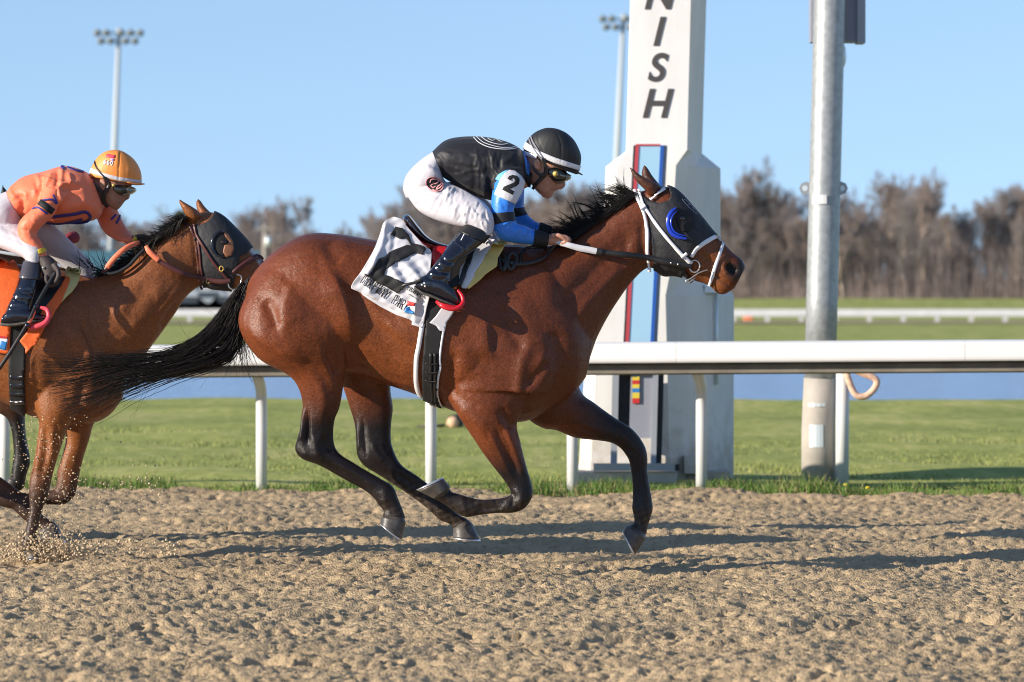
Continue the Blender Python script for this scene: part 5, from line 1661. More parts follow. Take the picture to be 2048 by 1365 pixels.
# ------------------------------------------------------------------ saddle, cloth and bridle of the leading horse
def cloth_sheet(left, right, y_of, n=34, m=40, folds=None, seed=1):
    """a sheet between two edge lines (px), depth from y_of(u, v, t, s)"""
    L, Rr = spline(left, 10), spline(right, 10)
    def rs(p, k):
        s = np.concatenate([[0], np.cumsum(np.hypot(*np.diff(p, axis=0).T))]); s /= s[-1]
        t = np.linspace(0, 1, k)
        return np.stack([np.interp(t, s, p[:, 0]), np.interp(t, s, p[:, 1])], 1)
    L, Rr = rs(L, m), rs(Rr, m)
    V = np.zeros((m, n, 3))
    for j in range(m):
        for i in range(n):
            s = i / (n - 1)
            u, v = L[j] * (1 - s) + Rr[j] * s
            V[j, i] = P(u, v, y_of(u, v, j / (m - 1), s))
    i = np.arange(n * m).reshape(m, n)
    Q = np.stack([i[:-1, :-1], i[1:, :-1], i[1:, 1:], i[:-1, 1:]], -1).reshape(-1, 4)
    return V.reshape(-1, 3), Q

def tack1():
    y0 = Y0
    # number cloth
    g = np.random.default_rng(8)
    fl = [(740, 535, 800, 600), (775, 470, 850, 560), (800, 470, 870, 560)]
    folds = [([(770, 450), (764, 490), (745, 530)], 6, 16), ([(790, 465), (786, 500), (770, 545)], 5, -9), ([(800, 520), (830, 545), (850, 575)], 5, 14), ([(815, 515), (842, 535), (862, 560)], 4, -8), ([(790, 530), (815, 560), (835, 580)], 4, -7), ([(780, 535), (805, 568), (825, 588)], 4, 8),
             ([(720, 552), (745, 572), (800, 605)], 3, -8), ([(750, 520), (735, 550), (740, 580)], 5, 9), ([(840, 495), (862, 520), (868, 545)], 4, 9), ([(720, 575), (760, 600), (820, 630)], 4, 6), ([(828, 560), (832, 600), (828, 645)], 4, 9), ([(845, 600), (842, 650)], 4, -7)]
    def y_of(u, v, t, s):
        h = S1.hit(u, v)
        a = y0 - 0.11 - 0.21 * float(sst(0, 0.75, t))
        d = 0.0
        p = np.array([[u, v]])
        for f in folds:
            q, _, _a = seg_dist(p, f[0]); d += f[2] * 0.001 * math.exp(-(q[0] / f[1]) ** 2)
        d += 0.004 * math.sin(u * 0.21 + v * 0.13) * math.sin(v * 0.17)
        if h is not None:
            a = min(a, h[0][1] - 0.016)
            if t > 0.55: a = min(h[0][1] - 0.014, a * (1 - (t - .55) / .45) + (h[0][1] - 0.014) * (t - .55) / .45)
        return a - d
    left = [(788, 433), (768, 444), (760, 466), (748, 497), (734, 522), (719, 546), (706, 563), (701, 577), (716, 580)]
    right = [(800, 436), (822, 462), (848, 490), (864, 505), (862, 540), (866, 570), (859, 600), (853, 625), (846, 657)]
    V, Q = cloth_sheet(left, right, y_of, 56, 64)
    V = laplace(V, Q, 2, 0.5, 0)
    SC = Skin(V, Q)
    root = empty('saddle_cloth', P(780, 560, y0 - .3), 'white number cloth with a large black 2 under the saddle of the leading horse', 'saddle cloth')
    N = np.tile(np.array((0, -1.0, 0)), (len(V), 1))
    part('cloth', solid(V, [tuple(f) for f in Q], N, .003), M['white_cloth'], root)
    Vm = V.copy(); Vm[:, 1] = 2 * y0 - Vm[:, 1]
    part('cloth', solid(Vm, [tuple(f[::-1]) for f in Q], -N, .003), M['white_cloth'], root)
    c8 = lambda a, b: (690 + a / 5.6875, 420 + b / 5.6875)
    lo = [(727, 590), (760, 612), (795, 630), (826, 643)]
    # hem below the sheet's lower edge, laid on the flank
    hem = [(701, 577), (716, 579), (727, 591), (760, 614), (795, 631), (825, 641), (824, 650), (846, 657), (853, 622), (820, 606), (770, 585), (722, 560)]
    part('hem', decal(S1, [hem], .012, .003, 7), M['white_cloth'], root)
    num = [(570, 200), (650, 215), (720, 290), (760, 390), (830, 405), (905, 432), (915, 460), (880, 520), (800, 500), (740, 525), (680, 560), (580, 600), (470, 680), (440, 740), (520, 760), (600, 795), (665, 830), (692, 872), (600, 950), (420, 850), (240, 750), (300, 690), (370, 560), (450, 545), (500, 490), (600, 450), (700, 410), (745, 415), (690, 330), (620, 340), (510, 290)]
    part('numeral', decal(SC, [[c8(*q) for q in num]], .006, .002, 5), M['black_cloth'], root)
    both = SC
    path = [(717, 563), (748, 584), (778, 604), (813, 625)]
    class Two:
        def hit(s, u, v, far=False):
            a, b = SC.hit(u, v), S1.hit(u, v)
            if a is None: return (b[0] + np.array((0, -.017, 0)), np.array((0, -1.0, 0))) if b is not None else None
            if b is not None and b[0][1] - .017 < a[0][1]: return b[0] + np.array((0, -.017, 0)), np.array((0, -1.0, 0))
            return a[0] + np.array((0, -.004, 0)), np.array((0, -1.0, 0))
    T2 = Two()
    part('lettering', decal(T2, word('TURFWAY PARK', path, 19, 8, 1.75, serif=False), .004, .0015, 6), M['black_cloth'], root)
    part('small_lettering', decal(T2, word('TURFWA', [(812, 578), (825, 586), (842, 597)], 7, 4, 1.1), .005, .0012, 6), M['black_cloth'], root)
    part('small_underline', decal(T2, stroke_poly([(816, 588), (826, 594), (838, 602)], 1.2), .005, .0012, 6), M['grey_print'], root)
    part('badge', decal(T2, [[(808, 602), (832, 606), (830, 631), (805, 625)]], .004, .0012, 6), M['white_print'], root)
    part('badge_red', decal(T2, [[(815, 602.5), (831, 606), (829.5, 613), (813, 611)]], .0056, .0012, 6), M['strip_red'], root)
    part('badge_blue', decal(T2, [[(812, 615), (819, 614), (822, 620), (827, 623), (829, 629), (822, 628), (815, 627), (809, 624.5)]], .0056, .0012, 6), M['strip_blue'], root)
    # saddle
    s = empty('saddle', P(870, 560, y0), 'small black racing saddle with red rim and flap on the leading horse', 'saddle')
    part('seat', loft([(809, 430, 805, 437, 0, .035), (820, 432, 808, 445, 0, .09), (839, 456, 826, 466, 0, .115), (857, 475, 848, 484, 0, .115), (884, 488, 880, 495, 0, .11), (925, 494, 922, 502, 0, .11), (965, 484, 966, 498, 0, .10)], y0, 20, 5, 2.6), M['patent'], s)
    part('rim', loft([(812, 448, 810, 451, 0, .085), (824, 463, 822, 467, 0, .118), (845, 482, 843, 486.5, 0, .120), (870, 493, 869, 497.5, 0, .118), (900, 499, 900, 504, 0, .118), (960, 495, 962, 501, 0, .11)], y0, 20, 5, 2.6), M['red'], s)
    part('flap', decal(S1, [[(866, 500), (895, 503), (905, 520), (892, 556), (868, 548), (862, 528)]], .022, .006, 8, y0 - .2), M['red'], s)
    part('flap_panel', decal(S1, [[(896, 503), (962, 496), (968, 505), (945, 545), (918, 576), (894, 582), (893, 556), (906, 520)]], .020, .006, 8, y0 - .2), M['leather'], s)
    part('flap_edge', decal(S1, [[(940, 496), (966, 492), (968, 500), (950, 512), (938, 508)]], .028, .004, 8, y0 - .2), M['red'], s)
    part('pad', decal(S1, [[(984, 489), (1013, 490), (1010, 502), (995, 526), (993, 540), (965, 560), (937, 583), (930, 580), (952, 546), (970, 520)]], .030, .018, 7, y0 - .1), M['foam'], s, label='yellow foam pad')
    part('front_cloth', decal(S1, [[(976, 487), (996, 490), (972, 523), (951, 553), (931, 585), (922, 584), (916, 563), (920, 546), (948, 513)]], .046, .004, 7, y0 - .12), M['white_cloth'], s)
    part('leather_strap', decal(S1, [[(940, 512), (952, 514), (938, 545), (921, 580), (912, 578), (926, 545)]], .056, .005, 8, y0 - .2), M['leather'], s)
    st = part('stirrup', ptube([(874, 604, y0 - .36), (884, 612, y0 - .39), (901, 618, y0 - .395), (917, 616, y0 - .39), (926, 605, y0 - .375), (924, 592, y0 - .365), (915, 581, y0 - .355)], [.008, .0105, .011, .011, .010, .010, .008], 10, 6), M['red'], s)
    part('tread', loft([(874, 602, 875, 607, -.348, .04), (890, 607, 890, 613, -.348, .055), (912, 611, 911, 617, -.348, .05), (922, 606, 921, 611, -.348, .02)], y0, 16, 4, 2.5), M['red'], st, base=s)
    gi = part('girth', patch(skin1, [(855, 598), (896, 606), (885, 660), (879, 720), (876, 790), (888, 826), (868, 822), (848, 800), (845, 740), (848, 690)], .006, .006), M['black_cloth'], s)
    part('girth_edge', strap(S1, [(845, 648), (838, 690), (833, 725), (834, 770), (844, 797)], [9, 9, 9, 9, 7], .008, .006), M['white_strap'], gi, base=s)
    part('girth_edge', strap(S1, [(891, 640), (884, 680), (880, 715), (881, 735), (877, 755), (876, 790), (887, 817)], 4.2, .008, .006), M['white_strap'], gi, base=s)
    part('girth_strap', strap(S1, [(862, 706), (862, 740), (864, 770), (868, 806)], 5, .014, .006), M['leather'], gi, base=s)
    part('girth_strap', strap(S1, [(870, 706), (871, 740), (871, 770), (873, 806)], 5, .014, .006), M['leather'], gi, base=s)
    for v in (724, 741, 757):
        part('keeper', strap(S1, [(852, v), (864, v + 2), (876, v + 1)], 2.6, .020, .004), M['leather'], gi, base=s)
    part('buckle', strap(S1, [(864, 799), (872, 806), (876, 803)], 5, .02, .008), M['patent'], gi, base=s)
    part('cloth_tail', decal(S1, [[(859, 646), (872, 632), (884, 616), (898, 618), (911, 619), (903, 632), (893, 645), (889, 665), (878, 661), (872, 652)]], .022, .003, 6), M['white_cloth'], s)
    # neck strap and its keepers before the saddle
    k = empty('neck_strap', P(1050, 525, y0 - .1), 'knotted black leather neck strap lying before the saddle pad', 'strap')
    yn = lambda u, v, d=.03: (S1.hit(u, v)[0][1] if S1.hit(u, v) else y0 - .08) - d
    for pl in ([(997, 508), (1004, 503), (1010, 512), (1011, 530), (1007, 541), (1001, 533), (998, 520), (997, 508)], [(1014, 524), (1019, 510), (1027, 507), (1033, 514), (1030, 528), (1022, 539), (1016, 533), (1014, 524)]):
        part('knot_loop', ribbon([(a, b, yn(a, b, .03 + .012 * math.sin(i))) for i, (a, b) in enumerate(pl)], 7, .008), M['leather'], k)
    part('strap', ribbon([(a, b, yn(a, b, .02)) for a, b in ((990, 512), (1012, 524), (1040, 529), (1070, 524), (1090, 514), (1102, 500), (1114, 489))], [7, 9, 8, 7, 6, 5, 5], .006), M['leather'], k)
    part('loop_end', ribbon([(a, b, yn(a, b, .02)) for a, b in ((1040, 524), (1042, 508), (1052, 498), (1070, 494), (1094, 494))], [4, 5, 7, 8, 8], .005), M['leather'], k)
    # blinker hood
    hd = empty('blinker_hood', P(1340, 470, y0), 'charcoal blinker hood with a blue eye cup on the leading horse', 'blinker hood')
    hood = [(1283, 392), (1300, 403), (1320, 408), (1337, 403), (1341, 391), (1337, 380), (1331, 371), (1348, 360), (1380, 390), (1405, 420), (1428, 450), (1438, 468), (1430, 474), (1406, 484), (1387, 502), (1379, 520), (1367, 545), (1364, 565), (1345, 572), (1316, 570), (1308, 535), (1304, 500), (1300, 460), (1292, 425), (1285, 407)]
    hv = patch(skin1, hood, .006, .004)
    part('hood', hv, M['hood'], hd)
    part('seam', strap(S1, [(1345, 410), (1358, 420), (1372, 440), (1392, 462)], 1.2, .0105, .001), M['black_cloth'], hd)
    for pl in ([(1362, 402), (1370, 412), (1382, 424), (1391, 431)], [(1366, 402), (1374, 409), (1384, 419), (1393, 430)], [(1372, 412), (1380, 414), (1384, 424)]):
        part('emblem', strap(S1, pl, 1.1, .0108, .001), M['grey_print'], hd)
    eh = [(1355, 424), (1368, 420), (1382, 426), (1388, 440), (1386, 455), (1376, 466), (1362, 464), (1354, 452), (1351, 438)]
    part('eye_opening', decal(S1, [eh], .0115, .001, 6), M['nostril'], hd)
    arc = [(1352, 416), (1343, 424), (1337, 437), (1337, 453), (1344, 467), (1357, 475), (1374, 478)]
    def dep(a, b, d): 
        h = S1.hit(a, b); return (h[0][1] if h else y0 - .09) - d
    part('eye_cup', [ribbon([(a, b, dep(a, b, .014)) for a, b in arc], [3, 7, 9, 9, 9, 7, 4], .020), ribbon([(1365 + (a - 1365) * .80, 447 + (b - 447) * .80, dep(a, b, .040)) for a, b in arc], [1, 2.5, 3, 3, 3, 2.5, 1], .010)], M['blue_plastic'], hd)
    part('eye', ball(P(1363, 438, dep(1363, 438, .004)), (.016, .014, .015), 14), M['eye'], horse1)
    part('nostril', decal(S1, [[(1453, 530), (1458, 525.5), (1466, 526.5), (1471, 533), (1471, 543), (1466, 549), (1459, 548), (1454, 541)]], .0008, .0005, 4), M['nostril'], horse1)
    # bridle
    b = empty('bridle', P(1350, 470, y0), 'white bridle with long black reins on the leading horse', 'bridle')
    HS = Skin(*merge([(skin1[0], [tuple(f) for f in skin1[1]])])) if False else S1
    W = M['white_strap']
    o = .012
    part('crown_strap', strap(S1, [(1268, 379), (1274, 396), (1283, 416), (1290, 436), (1295, 462), (1296, 500), (1299, 545)], [6, 6.5, 6.5, 6, 6, 6, 7], o, .004), W, b)
    part('cheek_strap', strap(S1, [(1277, 378), (1282, 396), (1288, 414), (1303, 435), (1330, 471), (1357, 502), (1382, 527)], [5, 5, 6, 6.5, 6.5, 7, 8], o, .004), W, b)
    part('crown_strap', strap(S1, [(1268, 379), (1274, 396), (1283, 416), (1290, 436), (1295, 462), (1296, 500), (1299, 545)], 6, o, .004, far=True), W, b)
    part('cheek_strap', strap(S1, [(1277, 378), (1288, 414), (1330, 471), (1382, 527)], 6, o, .004, far=True), W, b)
    part('keeper', strap(S1, [(1281, 420), (1286, 417), (1291, 413)], 6, o + .005, .004), W, b)
    part('keeper', strap(S1, [(1363, 514), (1368, 510), (1373, 506)], 6, o + .005, .004), W, b)
    part('brow_band', strap(S1, [(1301, 401), (1313, 391), (1330, 380)], 6.5, o, .004), W, b)
    part('nose_band', strap(S1, [(1382, 514), (1392, 498), (1412, 484), (1432, 475), (1441, 482)], [6, 8, 9, 8, 6], .008, .005), W, b)
    part('nose_band', strap(S1, [(1447, 482), (1440, 505), (1431, 532), (1424, 556), (1418, 573)], [5, 6.5, 7, 7, 6], .006, .004), W, b)
    part('nose_band', strap(S1, [(1382, 514), (1412, 484), (1436, 474)], 8, .008, .005, far=True), W, b)
    yb = dep(1390, 532, .012)
    part('bit_ring', ptube([(1389 + 10.5 * math.cos(a), 533 + 12 * math.sin(a), yb) for a in np.linspace(0.4, 2 * math.pi + .4, 15)], .0035, 7, 2), M['steel'], b)
    part('bit_bar', ptube([(1415, 540, yb), (1398, 546, yb - .004), (1382, 557, yb - .004), (1372, 562, yb), (1376, 567, yb), (1390, 556, yb)], .003, 6), M['steel'], b)
    part('chin_piece', strap(S1, [(1366, 541), (1374, 553), (1384, 565)], 8, .006, .003), M['leather'], b)
    rb = [(1384, 534, yb - .006), (1358, 529, dep(1358, 529, .022)), (1330, 524, dep(1340, 524, .024)), (1296, 516, dep(1320, 517, .022)), (1250, 510, y0 - .135), (1215, 506, y0 - .135), (1200, 504.5, y0 - .135)]
    part('rein', ribbon(rb, [8, 11, 12, 12, 12, 11, 11], .005), M['leather'], b)
    part('rein_grip', ribbon([(1200, 504.5, y0 - .137), (1180, 500.5, y0 - .136), (1158, 496.5, y0 - .136), (1138, 491, y0 - .136), (1122, 487, y0 - .13), (1112, 483, y0 - .12)], [12, 12.5, 12.5, 11, 9, 7], .008), M['white_cloth'], b)
    part('rein_keeper', ribbon([(1205, 505, y0 - .139), (1198, 504, y0 - .139), (1193, 503, y0 - .139)], 14, .008), M['leather'], b)
    part('rein', ribbon([(1384, 534, y0 + .075), (1296, 516, y0 + .13), (1200, 500, y0 + .15), (1140, 478, y0 + .12), (1112, 470, y0 + .09)], 9, .005), M['leather'], b)
    for q in ((1342, 526.5), (1356, 529)):
        h = dep(*q, .03)
        part('rivet', tube([P(*q, h - .002), P(*q, h + .004)], .0045, 8), M['steel'], b)
    # mane
    g = np.random.default_rng(31)
    cv, rd = [], []
    crest = spline([(1128, 487), (1150, 473), (1182, 450), (1222, 420), (1258, 396), (1270, 386)], 12)
    def lock(c, a, ln, bend, yy, n, spread, r0, wav):
        ctr, p = [], np.array(c, float)
        for s_ in range(11):
            ctr.append(p.copy()); p = p + np.array((math.cos(a), math.sin(a))) * ln / 10; a += bend / 10 + wav * math.sin(s_ * .9 + ln)
        ctr = np.array(ctr)
        for _ in range(n):
            o_ = g.normal(0, spread, 2); k_ = int(g.integers(7, 12)); tt = np.linspace(0, 1, 11)[:k_]
            q = ctr[:k_] + o_ * (1.0 - .55 * tt)[:, None] + g.normal(0, 1.0, 2) * (tt ** 2)[:, None] * 2.2
            z_ = yy + g.normal(0, .008)
            cv.append(np.array([P(x_, w_, z_) for x_, w_ in q])); rd.append(g.uniform(.0010, r0))
    for i in range(78):                         # locks swept up and back by the wind
        t = g.random(); c = crest[int(t * (len(crest) - 1))]
        lock(c, g.normal(-2.55, .20), g.uniform(38, 74) * (1.05 - .3 * abs(t - .5)), g.normal(-.75, .35), y0 + g.uniform(-.04, .02), 9, 2.6, .0024, g.normal(0, .06))
    for i in range(70):                         # locks lying back along the crest
        t = g.random(); c = crest[int(t * (len(crest) - 1))]
        lock((c[0] + 2, c[1] + 1), g.normal(2.62, .12), g.uniform(36, 70), g.normal(.05, .25), y0 - g.uniform(.02, .06), 8, 3.0, .0024, g.normal(0, .04))
    for i in range(26):                         # tufts torn straight up
        t = g.choice([0.12, 0.28, 0.40, 0.60, 0.78]) + g.normal(0, .03); c = crest[int(np.clip(t, 0, 1) * (len(crest) - 1))]
        lock(c, g.normal(-2.05, .2), g.uniform(44, 80), g.normal(-.2, .3), y0 + g.uniform(-.03, .02), 5, 1.6, .0022, g.normal(0, .05))
    V, Fc = strands(cv, rd)
    part('mane', (V, Fc), M['black_hair'], horse1)
    horse1.children[-1]['kind'] = 'stuff'
    # tail
    up = np.array([(484, 562), (463, 590), (440, 622), (416, 652), (386, 680), (332, 706), (270, 713), (200, 716), (130, 727), (62, 722)], float)
    lo = np.array([(495, 585), (490, 640), (482, 688), (462, 722), (425, 738), (378, 748), (318, 766), (262, 788), (205, 818), (128, 850)], float)
    cv, rd = [], []
    for i in range(600):
        w = np.clip(g.beta(1.0, 1.2), 0, 1)
        k = 26
        base = spline(up * (1 - w) + lo * w, 5)
        end = int(len(base) * np.clip(g.normal(0.88, .22), .30, 1.0))
        q = base[:max(end, 8)][::2]
        dr = np.cumsum(g.normal(0, 1.1, (len(q), 2)), 0) * np.linspace(0.2, 1.4, len(q))[:, None]
        q = q + dr + np.array((0, 1)) * (g.normal(0, 9) * np.linspace(0, 1, len(q)) ** 2)[:, None]
        yy = y0 + .01 + g.normal(0, .022) + np.linspace(0, g.normal(-.02, .06), len(q))
        cv.append(np.array([P(a, b_, c) for (a, b_), c in zip(q, yy)])); rd.append(g.uniform(.0010, .0024))
    for i in range(120):                        # short hair hanging off the dock
        p = np.array((g.uniform(470, 494), g.uniform(610, 690))); a = g.normal(1.45, .3); ln = g.uniform(40, 95); pts = []; yy = y0 - .02 + g.normal(0, .02)
        for s in range(10):
            pts.append(P(p[0], p[1], yy)); p = p + np.array((math.cos(a), math.sin(a))) * ln / 9; a += g.normal(-0.03, .12)
        cv.append(np.array(pts)); rd.append(g.uniform(.0008, .0020))
    for i in range(26):                         # loose hairs
        w = g.random(); j = g.integers(2, 7)
        p = up[j] * (1 - w) + lo[j] * w; a = g.choice([2.6, 2.9, 2.2, 3.4]) + g.normal(0, .25); ln = g.uniform(40, 110); pts = []
        for s in range(12):
            pts.append(P(p[0], p[1], y0 - .02)); p = p + np.array((math.cos(a), math.sin(a))) * ln / 11; a += g.normal(0.02, .12)
        cv.append(np.array(pts)); rd.append(g.uniform(.0006, .0010))
    V, Fc = strands(cv, rd, taper=.38)
    dock = loft([(500, 552, 492, 580, 0, .03), (486, 566, 494, 596, 0, .03), (470, 590, 490, 620, 0, .028), (458, 612, 482, 650, 0, .02)], y0, 14, 4)
    part('tail', merge([(V, Fc), dock]), M['black_hair'], horse1)
    horse1.children[-1]['kind'] = 'stuff'
tack1()
# ------------------------------------------------------------------ chasing horse and its rider
def T2(u, v): return 35 + .95 * (u - 860), 822 + .95 * (v - 806)
def map2(rs): return [T2(a, b) + T2(c, d) + (y, w) for a, b, c, d, y, w in rs]
H2 = {
 'trunk': map2(H1['trunk'][:6]) + [(6, 523, 8, 806, 0, .285), (60, 532, 60, 832, 0, .285), (120, 540, 125, 850, 0, .26), (180, 565, 188, 846, 0, .215), (222, 640, 222, 828, 0, .16), (246, 710, 246, 795, 0, .07)],
 'neck': [(60, 540, 150, 830, 0, .16), (140, 547, 215, 790, 0, .19), (192, 553, 270, 735, 0, .185), (242, 538, 315, 677, 0, .158), (288, 500, 350, 628, 0, .130), (326, 470, 372, 595, 0, .105), (353, 447, 396, 575, 0, .083), (379, 432, 415, 572, 0, .078)],
 'head': [(372, 434, 405, 566, 0, .07), (415, 424, 421, 575, 0, .09), (443, 433, 441, 578, 0, .095), (470, 458, 462, 580, 0, .088), (490, 479, 480, 588, 0, .072), (508, 502, 495, 596, 0, .058), (530, 525, 512, 604, 0, .052), (548, 545, 528, 617, 0, .052), (562, 560, 545, 620, 0, .048), (568, 575, 560, 608, 0, .03)],
 'near_hind': map2(H1['near_hind']), 'far_hind': map2(H1['far_hind']),
 'shoulder': [(40, 590, 180, 600, -.08, .10), (45, 680, 215, 690, -.12, .105), (50, 760, 225, 760, -.14, .105), (66, 815, 205, 812, -.15, .09)],
 'near_fore': [(55, 720, 190, 720, -.13, .10), (68, 800, 172, 805, -.15, .10), (76, 836, 149, 834, -.155, .085), (78, 860, 137, 853, -.155, .066), (74, 886, 127, 881, -.15, .055), (69, 916, 114, 920, -.15, .047), (63, 943, 106, 948, -.145, .042),
               (58, 969, 101, 971, -.145, .042), (58, 993, 95, 996, -.145, .037), (59, 1016, 87, 1013, -.145, .030), (55, 1042, 80, 1040, -.145, .028), (49, 1067, 75, 1064, -.145, .030), (42, 1090, 76, 1082, -.145, .035), (47, 1104, 83, 1095, -.145, .033)],
 'far_fore': [(110, 760, 225, 770, .11, .11), (122, 830, 200, 828, .12, .09), (129, 858, 186, 852, .12, .075), (131, 885, 179, 878, .12, .058), (122, 920, 168, 912, .12, .05), (115, 942, 161, 940, .12, .044), (114, 962, 157, 962, .12, .042), (110, 978, 152, 984, .12, .039)],
 'far_fore_low': [(140, 968, 152, 990, .12, .034), (122, 977, 130, 1009, .12, .038), (95, 982, 98, 1010, .12, .032), (60, 985, 60, 1013, .12, .028), (30, 986, 28, 1018, .12, .034), (10, 984, 4, 1014, .12, .033), (-8, 978, -20, 1004, .12, .03), (-12, 970, -36, 996, .12, .036)],
}
EAR2 = [[(384, 449, 404, 430, -.045, .030), (372, 433, 394, 420, -.055, .034), (362, 414, 378, 410, -.058, .027), (358, 404, 364, 402, -.058, .016), (356, 396, 357, 395.5, -.056, .004)],
        [(398, 432, 428, 430, .045, .030), (394, 420, 420, 424, .055, .034), (392, 408, 409, 413, .058, .028), (393, 402, 402, 403, .058, .016), (396, 397.5, 397, 398, .056, .004)]]
MUS2 = [([(118, 640), (120, 700), (132, 730)], 24, 12, 'l'), ([(150, 640), (172, 690), (196, 735)], 20, 12, 'l'), ([(215, 610), (250, 650), (285, 700)], 26, 10, 'r'), ([(70, 690), (60, 740), (75, 800)], 20, 10, 'l'), ([(300, 590), (340, 585), (380, 560)], 20, 7),([(70, 660), (110, 700), (130, 740)], 14, 9), ([(118, 655), (118, 690), (122, 715)], 8, -12), ([(140, 640), (160, 690), (190, 730)], 10, 9), ([(160, 640), (180, 690), (200, 735)], 6, -9), ([(90, 690), (80, 730), (82, 780)], 20, 10), ([(235, 660), (270, 610), (300, 560)], 14, -6),
        ([(310, 640), (340, 600), (370, 570)], 8, 9), ([(325, 650), (350, 610)], 8, -8), ([(200, 610), (240, 640), (280, 690)], 10, -6), ([(230, 600), (280, 620), (300, 650)], 30, 7), ([(170, 790), (190, 820), (200, 840)], 16, 8), ([(165, 760), (160, 800), (150, 830)], 10, -12),
        ([(90, 850), (92, 900), (84, 950)], 6, -7), ([(105, 850), (105, 890), (97, 940)], 6, 7), ([(125, 845), (118, 880), (108, 920)], 5, 6), ([(80, 850), (78, 900), (72, 950)], 5, 5), ([(145, 870), (142, 910), (136, 940)], 5, -6), ([(155, 860), (152, 900), (146, 940)], 5, 6), ([(388, 460), (392, 500), (398, 545)], 8, -8), ([(50, 830), (60, 800), (70, 760)], 10, -8)]
MUS2 = [(m[0], m[1], m[2] * 1.15) + tuple(m[3:]) for m in MUS2]
skin2 = horse_skin(H2, Y2, EAR2, MUS2, 0.0078)
def coat2():
    V, Q = skin2
    U = px(V); u, v = U[:, 0], U[:, 1]
    c = np.tile(np.array((0.225, 0.076, 0.025)), (len(V), 1))
    def mix(w, k):
        nonlocal c
        c = c * (1 - w[:, None]) + np.array(k) * w[:, None]
    mix(0.5 * sst(700, 860, v) * (u > 40), (0.22, 0.075, 0.020))
    mix(0.45 * (1 - sst(540, 640, v)) * (u < 330), (0.16, 0.052, 0.018))
    mix(0.95 * sst(905, 1010, v) * (u > -60), (0.035, 0.022, 0.018))
    mix(0.9 * sst(760, 900, v) * (u <= -60), (0.02, 0.014, 0.012))
    mix(0.75 * sst(540, 560, u), (0.03, 0.02, 0.018))
    mix(0.6 * (1 - sst(397, 412, v)) * (u > 340), (0.05, 0.03, 0.022))
    bl = (1 - sst(4, 12, np.hypot((u - 512) * 1.0, 0 * u))) * (v < 540) * 0
    w = sst(494, 500, v) * (1 - sst(530, 550, v)) * (1 - sst(4, 12, np.abs((u - 511) - (v - 507) * 0.72)))
    mix(0.95 * w, (0.62, 0.58, 0.56))                       # white blaze
    return c
horse2 = empty('racehorse', P(80, 1122, Y2), 'chasing light bay racehorse with black hood and brown bridle under the orange rider', 'horse', 'racehorses')
shell('body', (skin2[0], skin2[1]), M['coat'], horse2, coat2())
S2 = Skin(*skin2)
hoof('hoof', (47, 1104), (84, 1096), (52, 1121), (93, 1114), -.145, .045, .055, Y2, horse2)
hoof('hoof', (-10, 971), (-36, 997), (-24, 955), (-68, 984), .12, .045, .055, Y2, horse2)
for a in (((763, 1034), (812, 1043), (760, 1048), (803, 1082), -.13), ((906, 1057), (945, 1047), (906, 1077), (961, 1081), .12)):
    hoof('hoof', *(T2(*q) for q in a[:4]), a[4], .045, .055, Y2, horse2)

def dep2(a, b, d):
    h = S2.hit(a, b)
    return (h[0][1] if h else Y2 - .08) - d

